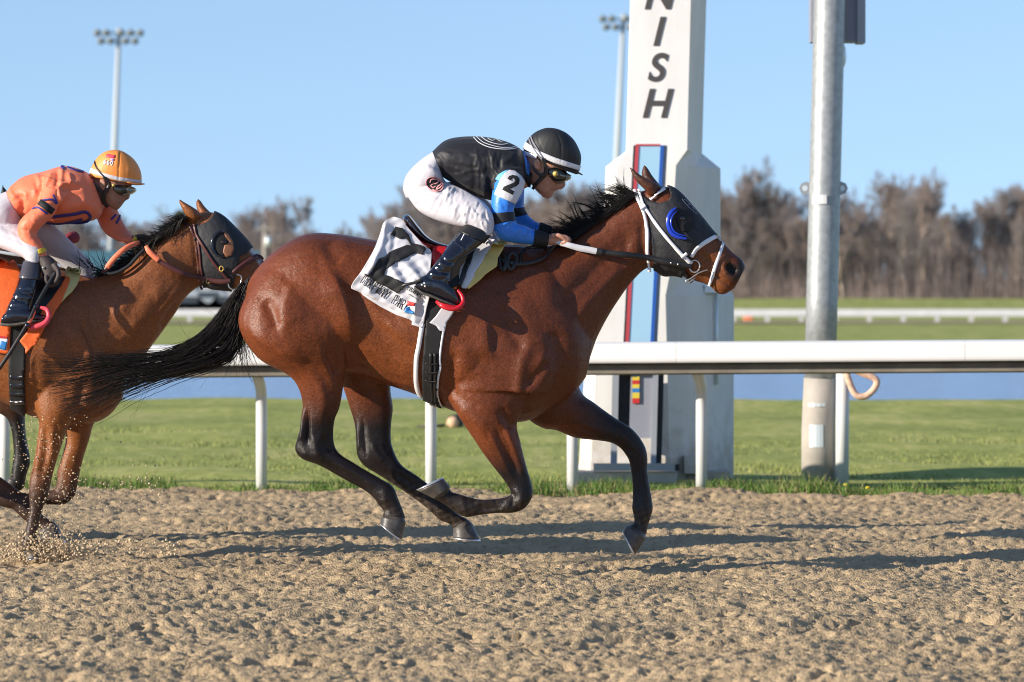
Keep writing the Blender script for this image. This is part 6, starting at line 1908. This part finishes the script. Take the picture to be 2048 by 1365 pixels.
def tack2():
    y0 = Y2
    g = np.random.default_rng(77)
    # hood
    hd = empty('blinker_hood', P(440, 500, y0), 'black blinker hood with round open eye cup on the chasing horse', 'blinker hood')
    hood = [(384, 452), (400, 452), (414, 446), (424, 436), (428, 424), (445, 420), (470, 446), (492, 468), (508, 496), (500, 499), (492, 508), (478, 514), (476, 530), (470, 555), (462, 590), (440, 592), (408, 585), (401, 545), (396, 500), (390, 470)]
    part('hood', patch(skin2, hood, .006, .004), M['hood'], hd)
    cen = (444, 489)
    ring = [(cen[0] + 20 * math.cos(a), cen[1] + 25 * math.sin(a)) for a in np.linspace(0, 2 * math.pi, 20)]
    part('eye_cup', ptube([(a, b, dep2(a, b, .016) + (0.010 if a > cen[0] else 0)) for a, b in ring], .0055, 8, 2), M['patent'], hd)
    part('eye_cup_wall', [ribbon([(a, b, dep2(a, b, .010)) for a, b in ring[7:15]], 6, .006)], M['patent'], hd)
    part('eye_opening', decal(S2, [[(cen[0] + 17 * math.cos(a), cen[1] + 22 * math.sin(a)) for a in np.linspace(0, 2 * math.pi, 18)[:-1]]], .0112, .001, 6), M['nostril'], hd)
    part('face_patch', decal(S2, [[(445, 464), (455, 470), (464, 484), (467, 500), (462, 512), (452, 515), (446, 505), (448, 492), (458, 486), (450, 476)]], .0128, .001, 5), mat('bay_face', (0.25, 0.10, 0.045), 0.5, noise=(40, .2)), horse2)
    part('eye', ball(P(447, 485, dep2(447, 485, .012)), (.014, .010, .012), 12), M['eye'], horse2)
    # bridle
    b = empty('bridle', P(440, 500, y0), 'dark brown leather bridle with orange rein grips on the chasing horse', 'bridle')
    B = M['brown_leather']
    part('crown_strap', strap(S2, [(378, 448), (386, 470), (393, 500), (396, 530), (398, 560), (404, 580)], 5, .012, .004), B, b)
    part('cheek_strap', strap(S2, [(388, 446), (395, 470), (412, 500), (430, 528), (448, 548), (456, 556)], 5, .014, .004), B, b)
    part('throat_strap', strap(S2, [(398, 480), (402, 510), (404, 545), (406, 560)], 4, .013, .004), B, b)
    part('keeper', strap(S2, [(390, 480), (396, 476)], 5, .02, .003), M['leather'], b)
    part('buckle', ptube([(443 + 4 * math.cos(a), 538 + 5 * math.sin(a), dep2(443, 538, .024)) for a in np.linspace(0, 2 * math.pi, 9)], .003, 6, 2), M['gold'], b)
    part('buckle', ptube([(416 + 3.5 * math.cos(a), 563 + 4 * math.sin(a), dep2(416, 563, .036)) for a in np.linspace(0, 2 * math.pi, 9)], .0028, 6, 2), M['gold'], b)
    part('nose_band', strap(S2, [(464, 548), (478, 535), (498, 522), (516, 514), (526, 520)], [8, 9, 10, 10, 8], .008, .006), B, b)
    part('nose_band', strap(S2, [(528, 522), (520, 535), (513, 548)], 6, .006, .004), B, b)
    yb = dep2(468, 560, .014)
    part('bit_ring', ptube([(460, 552, yb), (470, 549, yb), (481, 552, yb), (483, 560, yb), (478, 572, yb), (468, 580, yb), (458, 574, yb), (456, 562, yb)], .0036, 7), M['steel'], b)
    part('rein', ribbon([(462, 562, yb - .004), (445, 564, dep2(445, 563, .024)), (420, 561, dep2(420, 561, .026)), (398, 556, dep2(398, 556, .03)), (370, 549, y0 - .13), (345, 538, y0 - .14), (322, 525, y0 - .14), (314, 519, y0 - .14)], [9, 10, 9, 9, 10, 10, 10, 10], .005), B, b)
    part('rein_grip', ribbon([(318, 521, y0 - .142), (306, 511, y0 - .142), (297, 502, y0 - .14), (292, 492, y0 - .13)], [11, 11, 10, 7], .008), M['silk_orange'], b)
    part('rein_grip', ribbon([(214, 536, y0 - .13), (228, 518, y0 - .135), (246, 501, y0 - .13), (262, 491, y0 - .11), (280, 485, y0 - .08)], [11, 11, 11, 10, 8], .008), M['silk_orange'], b)
    part('rein', ribbon([(206, 548, y0 - .12), (210, 542, y0 - .128), (215, 535, y0 - .13)], 9, .008), B, b)
    part('rein_loop', ptube([(210, 546, y0 - .13), (222, 548, y0 - .135), (240, 543, y0 - .135), (260, 530, y0 - .13), (276, 512, y0 - .12), (290, 498, y0 - .11)], .009, 7), M['leather'], b)
    # mane
    cv, rd = [], []
    crest = spline([(200, 548), (235, 536), (262, 515), (292, 490), (326, 468), (353, 446), (374, 432)], 12)
    for i in range(950):
        t = g.random()
        c = crest[int(t * (len(crest) - 1))]
        ln = g.uniform(20, 46)
        if g.random() < .6: a, bend = g.normal(2.4, .5), g.normal(-.5, .5)
        else: a, bend = g.normal(-2.6, .4), g.normal(-.9, .5); ln *= .7
        p = np.array(c, float); yy = y0 + g.uniform(-.10, .02); pts = []
        if t < .45: yy = y0 - g.uniform(.0, .05)
        for s in range(8):
            pts.append(P(p[0], p[1], min(yy, dep2(p[0], p[1], .004)) if s % 3 == 0 and t > .45 else yy)); p = p + np.array((math.cos(a), math.sin(a))) * ln / 7; a += bend / 7 + g.normal(0, .12)
        cv.append(np.array(pts)); rd.append(g.uniform(.0012, .0028))
    for i in range(26):                          # forelock and wind-torn tufts at the withers
        p = np.array((g.uniform(150, 215), g.uniform(528, 545))); a = g.normal(-2.3, .35); ln = g.uniform(24, 48); pts = []
        for s in range(9):
            pts.append(P(p[0], p[1], y0 + g.uniform(-.01, .01))); p = p + np.array((math.cos(a), math.sin(a))) * ln / 8; a += g.normal(.05, .1)
        cv.append(np.array(pts)); rd.append(g.uniform(.0012, .0026))
    o = part('mane', strands(cv, rd), M['black_hair'], horse2); o['kind'] = 'stuff'
    # tail streams out of the picture
    cv, rd = [], []
    up = np.array([T2(*q) for q in ((484, 562), (440, 622), (386, 680), (270, 713), (130, 727))]); lo = np.array([T2(*q) for q in ((495, 585), (482, 688), (425, 738), (318, 766), (205, 818))])
    for i in range(160):
        w = g.random(); q = spline(up * (1 - w) + lo * w, 4) + np.cumsum(g.normal(0, 1, (17, 2)), 0)
        cv.append(np.array([P(a, b_, y0 + g.normal(0, .01)) for a, b_ in q])); rd.append(g.uniform(.002, .005))
    o = part('tail', strands(cv, rd), M['black_hair'], horse2); o['kind'] = 'stuff'
    # orange cloth, saddle, pad, girth
    c = empty('saddle_cloth', P(20, 600, y0 - .3), 'orange saddle cloth under the boot of the orange rider', 'saddle cloth')
    part('cloth', decal(S2, [[(-95, 500), (-20, 510), (30, 530), (46, 560), (30, 620), (22, 660), (20, 708), (-20, 702), (-150, 680), (-160, 640)]], .016, .004, 12, y0 - .2), M['orange_cloth'], c)
    part('badge', decal(S2, [[(-10, 672), (18, 676), (14, 700), (-12, 696)]], .021, .001, 6), M['white_print'], c)
    part('badge_blue', decal(S2, [[(4, 682), (16, 685), (13, 699), (-2, 696)]], .0225, .001, 6), M['strip_blue'], c)
    part('badge_red', decal(S2, [[(-9, 671), (18, 674), (17, 678), (-9, 676)]], .0225, .001, 6), M['strip_red'], c)
    s = empty('saddle', P(40, 600, y0), 'low purple and black racing saddle of the chasing horse', 'saddle')
    part('seat', loft([(-90, 480, -96, 494, 0, .06), (-50, 506, -60, 520, 0, .12), (0, 530, -4, 548, 0, .12), (40, 545, 36, 562, 0, .12), (90, 548, 88, 565, 0, .11)], y0, 18, 5, 2.6), mat('purple', (0.10, 0.06, 0.20), .35), s)
    part('pad', decal(S2, [[(128, 552), (140, 538), (158, 535), (162, 548), (150, 580), (140, 592), (118, 612), (110, 612), (122, 585), (132, 570)]], .03, .016, 7, y0 - .1), mat('pale_foam', (0.62, 0.55, 0.22), .85, noise=(14, .1), bump=(140, .4, .003)), s, label='pale yellow foam pad')
    part('front_cloth', decal(S2, [[(128, 568), (134, 566), (136, 574), (120, 610), (100, 640), (75, 690), (55, 710), (52, 700), (40, 682), (62, 655), (84, 625), (108, 596)]], .045, .004, 8, y0 - .2), M['orange_cloth'], s)
    part('flap', decal(S2, [[(60, 560), (128, 560), (130, 575), (100, 615), (60, 650), (30, 650), (30, 600)]], .024, .005, 9, y0 - .2), M['leather'], s)
    part('girth', patch(skin2, [(20, 640), (54, 648), (52, 700), (50, 760), (52, 840), (26, 838), (19, 760), (18, 700)], .008, .006), M['black_cloth'], s)
    for v in (752, 768, 784, 800): part('girth_strap', strap(S2, [(22, v), (36, v + 2), (49, v)], 6, .016, .006), M['patent'], s)
    part('stirrup', ptube([(55, 650, y0 - .37), (66, 655, y0 - .39), (88, 648, y0 - .39), (97, 635, y0 - .38), (94, 620, y0 - .37), (80, 615, y0 - .365)], [.009, .013, .014, .012, .011, .008], 10), M['coral'], s)
tack2()

J2 = {
 'torso': [(14, 384, 46, 438, 0, .14), (42, 356, 78, 446, 0, .162), (88, 343, 114, 450, 0, .18), (130, 332, 160, 446, 0, .19), (168, 342, 196, 437, 0, .165), (188, 358, 208, 415, 0, .10)],
 'cap_n': [(84, 352, 152, 366, -.12, .07), (82, 385, 140, 392, -.16, .066), (78, 406, 116, 414, -.19, .058)],
 'cap_f': [(150, 360, 205, 380, .12, .07), (180, 402, 228, 402, .15, .062)],
 'slv_n': [(90, 372, 134, 384, -.16, .062), (77, 405, 116, 413, -.195, .06), (61, 422, 103, 435, -.21, .056), (44, 438, 89, 447, -.22, .053), (36.5, 453, 77, 459, -.22, .05), (38, 470, 73, 471, -.22, .047), (45, 488, 81, 484, -.23, .042), (58, 504, 88, 500, -.24, .037), (69, 517, 95, 513, -.25, .031)],
 'slv_f': [(172, 392, 222, 396, .15, .058), (190, 424, 233, 419, .16, .055), (199, 448, 244, 443, .14, .05), (213, 468, 255, 461, .11, .045), (236, 482, 265, 472, .06, .038), (262, 490, 280, 475, .03, .030)],
 'pelvis': [(16, 382, 46, 438, 0, .138), (-20, 398, 48, 450, 0, .165), (-45, 430, 52, 458, 0, .165), (-50, 462, 52, 468, 0, .13)],
 'thigh_n': [(-45, 462, 42, 448, -.09, .086), (-18, 488, 60, 462, -.15, .085), (24, 506, 76, 478, -.2, .074), (48, 517, 86, 500, -.235, .060), (56, 532, 84, 524, -.245, .046)],
 'thigh_f': [(10, 450, 80, 432, .09, .086), (58, 482, 117, 459, .14, .085), (93, 507, 146, 487, .18, .078), (124, 532, 170, 511, .21, .068), (150, 556, 191, 535, .23, .058), (158, 575, 188, 565, .24, .045)],
}
BOOT2 = [(50, 522, 82, 531, -.245, .050), (41, 548, 79, 554, -.28, .048), (30, 580, 73, 586, -.31, .044), (18, 608, 64, 613, -.33, .039), (8, 628, 62, 628, -.34, .037)]
FOOT2 = [(5, 631, 1, 648, -.345, .024), (24, 616, 21, 650, -.345, .034), (50, 618, 47, 647, -.345, .036), (75, 627, 72, 643, -.345, .034), (95, 632, 93, 640, -.345, .018)]

def rider2():
    y0 = Y2
    gj = np.random.default_rng(13)
    r = empty('person', P(60, 600, y0), 'rider in orange jacket and orange helmet holding a whip over the chasing horse', 'person', 'riders')
    head = [loft([(268, 352, 184, 340, 0, .066), (266, 362, 188, 352, 0, .072), (260, 378, 192, 368, 0, .072), (252, 395, 198, 386, 0, .066), (246, 408, 204, 400, 0, .055), (239, 417, 212, 409, 0, .042), (232, 422, 222, 415, 0, .022)], y0, 22, 5, 2.2),
            ball(P(228, 345, y0), (.112, .072, .098), 20),
            loft([(258, 368, 240, 370, 0, .012), (260, 384, 240, 384, 0, .015), (259.5, 396, 240, 395, 0, .018), (253, 401, 240, 400, 0, .012)], y0, 12, 4),
            loft([(250, 402, 236, 400, 0, .024), (248, 406, 236, 405, 0, .022)], y0, 12, 3),
            loft([(244, 409, 232, 408, 0, .022), (242, 414, 230, 414, 0, .018)], y0, 12, 3),
            loft([(214, 385, 186, 358, 0, .052), (208, 405, 176, 370, 0, .056), (192, 415, 150, 385, 0, .06)], y0, 16, 4)]
    for s in (-1, 1):
        head.append(loft([(200, 360, 209, 357, s * .072, .010), (198, 368, 213, 366, s * .079, .012), (201, 376, 212, 376, s * .077, .010), (205, 382, 210, 382, s * .073, .006)], y0, 10, 4))
    body = list(head)
    for k, g_ in (('torso', -.014), ('slv_n', -.010), ('slv_f', -.010), ('pelvis', -.014), ('thigh_n', -.012), ('thigh_f', -.012)):
        body.append(loft(J2[k], y0, 16, 4, grow=g_))
    fb = dark_shift(BOOT2, 110, 30, -1); ff = dark_shift(FOOT2, 110, 30, -1)
    for b_ in (BOOT2, FOOT2, fb, ff): body.append(loft(b_, y0, 16, 4, grow=-.010))
    V, Q = union(body, 0.0054, 3, -0.45)
    V = sculpt(V, Q, [([(203, 365), (208, 374)], 3.2, -7), ([(238, 407), (247, 405)], 1.6, -6), ([(215, 390), (230, 405)], 7, 2), ([(244, 392), (238, 400)], 3, -3)], y0)
    shell('body', (V, Q), M['skin_tan'], r)
    V, Q = union([loft(J2[k], y0, 24, 5, 2.2) for k in ('torso', 'cap_n', 'cap_f')], 0.006, 8, -0.42)
    wr = [([(88, 352), (84, 370), (80, 385)], 4, -6), ([(104, 345), (96, 362), (88, 378)], 4, 5), ([(115, 340), (116, 360), (112, 376)], 5, -7), ([(124, 336), (122, 356), (116, 372)], 5, 6), ([(116, 372), (138, 366), (160, 368)], 4, 6), ([(116, 374), (120, 395), (126, 405)], 4, 6), ([(116, 375), (140, 378), (165, 376)], 4, -5), ([(30, 390), (45, 400), (44, 430)], 6, -7), ([(60, 430), (100, 440), (150, 440)], 6, -6), ([(135, 345), (140, 360), (138, 375)], 5, 5), ([(24, 365), (22, 385), (34, 400)], 5, 6), ([(110, 415), (150, 410), (180, 400)], 10, 6), ([(170, 360), (180, 390), (190, 415)], 6, -5)]
    wr += wrinkles(gj, [(40, 365), (100, 350), (110, 430), (60, 430)], 1.2, 14, 34, 4, 3)
    V = sculpt(V, Q, [(a[0], a[1], a[2] * 1.8) for a in wr], y0)
    jk = (V, Q)
    shell('jacket', jk, M['silk_orange'], r)
    SJ = Skin(V, Q)
    for pl, w in (([(100, 434), (120, 432), (150, 428), (170, 424), (180, 432), (176, 442), (160, 446), (140, 446)], 6), ([(90, 444), (105, 448), (125, 448), (150, 442), (165, 438)], 4), ([(122, 334), (130, 336)], 8), ([(134, 335), (150, 341), (168, 345)], 4)):
        part('jacket_stripe', strap(SJ, pl, w, .003, .0015), M['purple_blue'], r)
    for key in ('slv_n', 'slv_f'):
        V, Q = union([loft(J2[key], y0, 22, 6, 2.0, grow=.003)], 0.005, 5, -0.45)
        V = sculpt(V, Q, wrinkles(gj, [(40, 430), (100, 430), (80, 490), (45, 480)], 0.5, 18, 18, 2.4, 2.6) + wrinkles(gj, [(195, 430), (245, 430), (260, 470), (220, 470)], 0.9, 10, 16, 2.4, 2.2), y0 + .3)
        s = shell('sleeve', (V, Q), M['silk_orange'], r)
        SS = Skin(V, Q)
        if key == 'slv_n':
            part('arm_band', strap(SS, [(79, 404), (92, 414), (106, 424)], 13, .003, .004), M['black_cloth'], s)
            for pl in ([(64, 418), (76, 416), (88, 424), (96, 428)], [(84, 402), (94, 400), (104, 400), (112, 408)], [(106, 390), (110, 398), (114, 408)]):
                part('sleeve_mark', strap(SS, pl, 3.4, .003, .0015), M['purple_blue'], s)
            part('cuff_band', patch((V, Q), [(60, 505), (88, 496), (94, 503), (66, 515)], .002, .003), M['yellow_band'], s)
        else:
            for pl in ([(222, 440), (232, 430)], [(232, 448), (238, 438), (240, 430)]):
                part('sleeve_mark', strap(SS, pl, 4, .003, .0015), M['purple_blue'], s)
            part('cuff_band', patch((V, Q), [(268, 465), (276, 465), (276, 495), (266, 495)], .002, .003), M['yellow_band'], s)
    # gloves with five fingers; the near one closes on the whip
    gl = [loft([(70, 516, 97, 511, -.255, .030), (78, 528, 108, 520, -.262, .034), (82, 545, 116, 537, -.268, .036), (88, 558, 116, 552, -.27, .033)], y0, 16, 4)]
    for i in range(4):
        yy = y0 - .285 + .019 * i
        gl.append(ptube([(92 + 4 * i, 552 - i, yy - .012), (94 + 5 * i, 564 - i, yy - .02), (104 + 4 * i, 572 - 2 * i, yy - .012), (112 + 2 * i, 567 - 2 * i, yy + .004)], [.0105, .010, .0098, .0085], 9, 3))
    gl.append(ptube([(108, 528, y0 - .29), (117, 545, y0 - .305), (114, 560, y0 - .31), (106, 568, y0 - .305)], [.013, .012, .011, .009], 9, 3))
    V, Q = union(gl, .0042, 3, -.45)
    shell('glove', (V, Q), M['glove'], r)
    part('glove_snap', tube([P(87, 536, y0 - .306), P(87, 536, y0 - .300)], .006, 10), M['steel'], r)
    gf = fist((268, 482), .03, 1, y0)
    V, Q = union(gf, .0045, 3, -.45)
    shell('glove', (V, Q), M['glove'], r)
    V, Q = union([loft(J2[k], y0, 24, 5, 2.15) for k in ('pelvis', 'thigh_n', 'thigh_f')], 0.006, 8, -0.42)
    V = sculpt(V, Q, wrinkles(gj, [(-10, 440), (60, 470), (70, 505), (0, 480)], 0.5, 16, 34, 3.4, 2.6) + wrinkles(gj, [(100, 470), (140, 490), (180, 530), (130, 520)], 0.9, 10, 24, 3, 2), y0 + .3)
    shell('breeches', (V, Q), M['breeches'], r)
    for s, (bt, ft) in enumerate(((BOOT2, FOOT2), (fb, ff))):
        V, Q = union([loft(bt, y0, 22, 5, 2.1), loft(ft, y0, 20, 5, 2.2)], .005, 4, -.42)
        if not s: V = sculpt(V, Q, wrinkles(gj, [(15, 570), (65, 575), (60, 630), (10, 625)], 0.1, 16, 24, 2.6, 4.0), y0)
        b = shell('boot', (V, Q), M['patent'], r)
        d = (110, 30, .345) if s else (0, 0, -.345)
        part('sole', loft([(2 + d[0], 645 + d[1], 1 + d[0], 652 + d[1], d[2], .024), (22 + d[0], 647 + d[1], 21 + d[0], 654 + d[1], d[2], .036), (48 + d[0], 644 + d[1], 47 + d[0], 651 + d[1], d[2], .038), (73 + d[0], 640 + d[1], 72 + d[0], 646 + d[1], d[2], .034), (94 + d[0], 637 + d[1], 93 + d[0], 641 + d[1], d[2], .018)], y0, 16, 4, 2.4), M['sole'], b)
        part('boot_cuff', patch((V, Q), [(40 + d[0], 515 + d[1]), (95 + d[0], 525 + d[1]), (92 + d[0], 562 + d[1]), (30 + d[0], 556 + d[1])], .002, .003), mat('boot_grey', (.05, .045, .055), .35, coat=.5), b)
    hr = [(178, 354, 280, 371, 0, .093), (179, 347, 283, 362, 0, .096), (183, 336, 283, 350, 0, .10), (190, 322, 278, 334, 0, .099), (201, 309.5, 267, 318, 0, .088), (216, 302, 252, 306.5, 0, .062), (230, 300, 240, 301, 0, .018)]
    hs = union([loft(hr, y0, 30, 6, 2.1)], .0048, 3, -.4)
    hs = (sculpt(hs[0], hs[1], [([(240, 300), (238, 330), (236, 364)], 1.4, -3), ([(243, 300), (258, 322), (259, 350)], 5, 2.5), ([(236, 302), (232, 330)], 5, 2)], y0), hs[1])
    h = shell('helmet', hs, M['cap_orange'], r)
    SH = Skin(*hs)
    part('helmet_band', patch(hs, [(170, 334), (182, 336), (205, 346), (240, 355), (290, 362), (290, 368), (240, 362.5), (203, 353), (170, 343)], .001, .002), M['white_cloth'], h)
    part('brim', loft([(258, 364, 258, 369, 0, .088), (272, 366, 272, 371, 0, .08), (282, 366.5, 281, 370.5, 0, .06), (289.5, 367.5, 289, 369.5, 0, .022)], y0, 20, 5), M['cap_orange'], h)
    part('helmet_strap', strap(SH, [(189, 322), (193, 335), (203, 348), (212, 357)], 2.6, .003, .002), M['leather'], h)
    part('badge', [decal(SH, [[(214, 308), (231, 311), (230, 317), (211, 315)]], .001, .001, 5)], M['coral'], h)
    part('badge_bar', [decal(SH, [[(221, 317), (229, 318), (228, 323), (220, 321)]], .001, .001, 5)], mat('lilac', (.45, .3, .6), .6), h)
    part('badge_lettering', [decal(SH, word('600', [(206, 328), (216, 330), (227, 331)], 8, 6, 2.0), .001, .001, 5)], M['white_print'], h)
    part('chin_strap', [ribbon([(206, 354, y0 - .098), (219, 367, y0 - .088), (214, 380, y0 - .082), (207, 392, y0 - .072), (208, 405, y0 - .055), (216, 415, y0 - .035)], [4, 7, 7, 7, 7, 6], .005), ribbon([(186, 364, y0 - .078), (196, 378, y0 - .078), (206, 388, y0 - .074)], [4, 5, 6], .004)], M['leather'], h)
    g = part('goggles', union([loft([(226, 368, 228, 382, 0, .080), (232, 366, 234, 390, 0, .085), (244, 368, 245, 394, 0, .086), (255, 370, 254, 392, 0, .078), (262, 373, 260, 389, 0, .066)], y0, 22, 5, 2.4)], .0045, 3, -.4), M['glass'], r)
    part('lens', loft([(252, 371, 251, 389, 0, .08), (262, 373, 260, 390, 0, .070), (270, 376, 267, 387, 0, .048), (273, 379, 271, 384, 0, .025)], y0, 20, 5, 2.4), M['clear'], g)
    part('clip', tube([P(227, 371, y0 - .094), P(227, 371, y0 - .086)], .008, 10), M['gold'], g)
    # whip held in the hand
    w = empty('whip', P(60, 640, y0 - .3), 'black riding whip with an orange band in the hand of the orange rider', 'whip')
    part('shaft', ptube([(112, 545, y0 - .30), (100, 563, y0 - .315), (72, 612, y0 - .37), (58, 642, y0 - .40), (30, 690, y0 - .42), (0, 735, y0 - .43), (-30, 775, y0 - .43)], [.011, .010, .009, .0085, .010, .010, .012], 9), M['leather'], w)
    part('grip_band', ptube([(68, 622, y0 - .377), (64, 632, y0 - .388), (57, 647, y0 - .402)], .0105, 9), M['silk_orange'], w)
    part('collar', ptube([(56, 648, y0 - .403), (53, 655, y0 - .408)], .013, 9, 2), M['patent'], w)
    part('collar', ptube([(73, 610, y0 - .368), (70, 617, y0 - .374)], .012, 9, 2), M['patent'], w)
    return r
rider_2 = rider2()

# ------------------------------------------------------------------ third horse, almost hidden behind the orange rider
def build_horse3():
    y0 = Y3
    def Tm(u, v): return -200 + .89 * (u - 860), 800 + .89 * (v - 806)
    def mp(rs): return [Tm(a, b) + Tm(c, d) + (y, w) for a, b, c, d, y, w in rs]
    H3 = {'trunk': mp(H1['trunk']), 'near_hind': mp(H1['near_hind']), 'far_hind': mp(H1['far_hind']), 'far_fore': mp(H1['far_fore'][:2]) + [(a - 130, b, c - 130, d, y, w) for a, b, c, d, y, w in ((40, 800, -30, 830, .125, .09), (60, 850, 0, 862, .125, .07), (75, 905, 30, 910, .12, .05), (76, 950, 45, 955, .12, .036), (70, 1000, 44, 1003, .12, .03), (66, 1045, 38, 1045, .12, .032), (72, 1072, 40, 1068, .12, .033))],
          'neck': [(-150, 540, -60, 800, 0, .16), (-90, 530, 40, 720, 0, .15), (-60, 490, 40, 620, 0, .12), (-40, 450, 45, 560, 0, .10), (-15, 415, 50, 520, 0, .09), (5, 393, 58, 500, 0, .082)],
          'head': [(0, 395, 45, 500, 0, .07), (30, 390, 58, 518, 0, .09), (60, 405, 80, 530, 0, .092), (95, 438, 105, 540, 0, .075), (120, 465, 122, 545, 0, .058), (142, 488, 138, 560, 0, .052), (158, 508, 150, 566, 0, .05), (166, 525, 160, 555, 0, .03)],
          'near_fore': [(-90, 720, 20, 700, -.12, .10), (-50, 790, 45, 765, -.14, .095), (-12, 822, 49, 812, -.14, .072), (12, 835, 50, 836, -.14, .055), (22, 858, 51, 860, -.14, .048), (26, 885, 55, 888, -.14, .044), (27, 910, 60, 912, -.14, .042), (24, 934, 60, 930, -.14, .040), (22, 952, 54, 948, -.14, .037), (26, 975, 49, 975, -.14, .030)],
          'near_fore_low': [(30, 930, 50, 960, -.14, .036), (26, 955, 44, 980, -.14, .035), (18, 962, 38, 985, -.14, .032)]}
    ears = [[(-2, 405, 24, 396, -.045, .028), (0, 392, 19, 390, -.05, .03), (3, 380, 13, 381, -.052, .02), (4, 367, 5, 366.5, -.05, .004)]]
    V, Q = union([loft(H3[k], y0, 22, 4, 2.1) for k in H3] + [loft(e, y0, 12, 4) for e in ears], .011, 6, -.42)
    U = px(V); u, v = U[:, 0], U[:, 1]
    c = np.tile(np.array((0.10, 0.042, 0.022)), (len(V), 1))
    w = np.maximum(sst(800, 850, v), 1 - sst(388, 400, v) * 1.0)[:, None]
    c = c * (1 - w) + np.array((.012, .010, .010)) * w
    h = empty('racehorse', P(-100, 1091, y0), 'dark racehorse almost hidden behind the orange rider, its black foreleg showing', 'horse', 'racehorses')
    shell('body', (V, Q), M['coat'], h, c)
    hoof('hoof', (40, 966), (16, 956), (26, 988), (10, 972), -.14, .04, .05, y0, h)
    hoof('hoof', (-90, 1068), (-58, 1073), (-92, 1084), (-48, 1090), .12, .04, .05, y0, h)
    for a in (((763, 1034), (812, 1043), (760, 1048), (803, 1082), -.13), ((906, 1057), (945, 1047), (906, 1077), (961, 1081), .12)):
        hoof('hoof', *(Tm(*q) for q in a[:4]), a[4], .04, .05, y0, h)
    b = empty('bridle', P(100, 470, y0), 'bridle with a dark red sheepskin nose roll behind the orange rider', 'bridle')
    part('nose_roll', union([ptube([(128, 492, y0 - .075), (137, 480, y0 - .05), (147, 475, y0), (150, 478, y0 + .05)], [.02, .03, .032, .026], 10)], .007, 3, -.3), mat('red_wool', (.20, .012, .022), .9, bump=(60, .8, .006)), b)
    part('cheek_strap', ribbon([(105, 450, y0 - .10), (116, 466, y0 - .10), (130, 486, y0 - .09)], 5, .005), M['leather'], b)
    part('rein', ribbon([(150, 540, y0 - .09), (60, 515, y0 - .13), (20, 508, y0 - .14), (-40, 498, y0 - .14)], 6, .005), M['plate'], b)
build_horse3()

# ------------------------------------------------------------------ dirt thrown up by the hooves
def build_spray():
    g = np.random.default_rng(4)
    parts = []
    def blob(c, s):
        v, f = ball((0, 0, 0), (s, s * g.uniform(.6, 1), s * g.uniform(.5, .9)), 6)
        a = g.uniform(0, 6.28); R_ = np.array(((math.cos(a), -math.sin(a), 0), (math.sin(a), math.cos(a), 0), (0, 0, 1)))
        parts.append(((v * g.uniform(.75, 1.25, (len(v), 1))) @ R_.T + c, f))
    for i in range(1500):      # burst at the landing hoof
        u = 95 + g.normal(0, 44); v = 1108 - abs(g.normal(0, 22)) + g.uniform(-6, 22); blob(P(u, min(v, 1128), Y2 - .145 + g.normal(0, .10)), g.uniform(.002, .009))
    for i in range(800):      # plume rising along the forelegs
        t = g.random() ** 1.4; u = 62 + g.normal(0, 30) + 60 * g.random(); v = 1100 - 270 * t; blob(P(u, v, Y2 - .22 + g.normal(0, .07)), g.uniform(.0015, .005))
    for i in range(260):      # clods flung to the right
        u = g.uniform(110, 330) ; v = 990 + g.normal(0, 26) - 0.06 * (u - 110); blob(P(u, v, Y2 - .1 + g.normal(0, .2)), g.uniform(.0015, .0065))
    for i in range(120):
        blob(P(g.uniform(180, 360), g.uniform(1080, 1110), Y2 - .1 + g.normal(0, .1)), g.uniform(.003, .010))
    V, Fc = merge(parts)
    o = link('flying_dirt', new_mesh('flying_dirt', V, Fc), mat('dry_dirt', (0.55, 0.42, 0.27), .95, noise=(30, .2)))
    tag(o, 'loose clods of tan dirt thrown up by the chasing horse', 'dirt', kind='stuff')
build_spray()
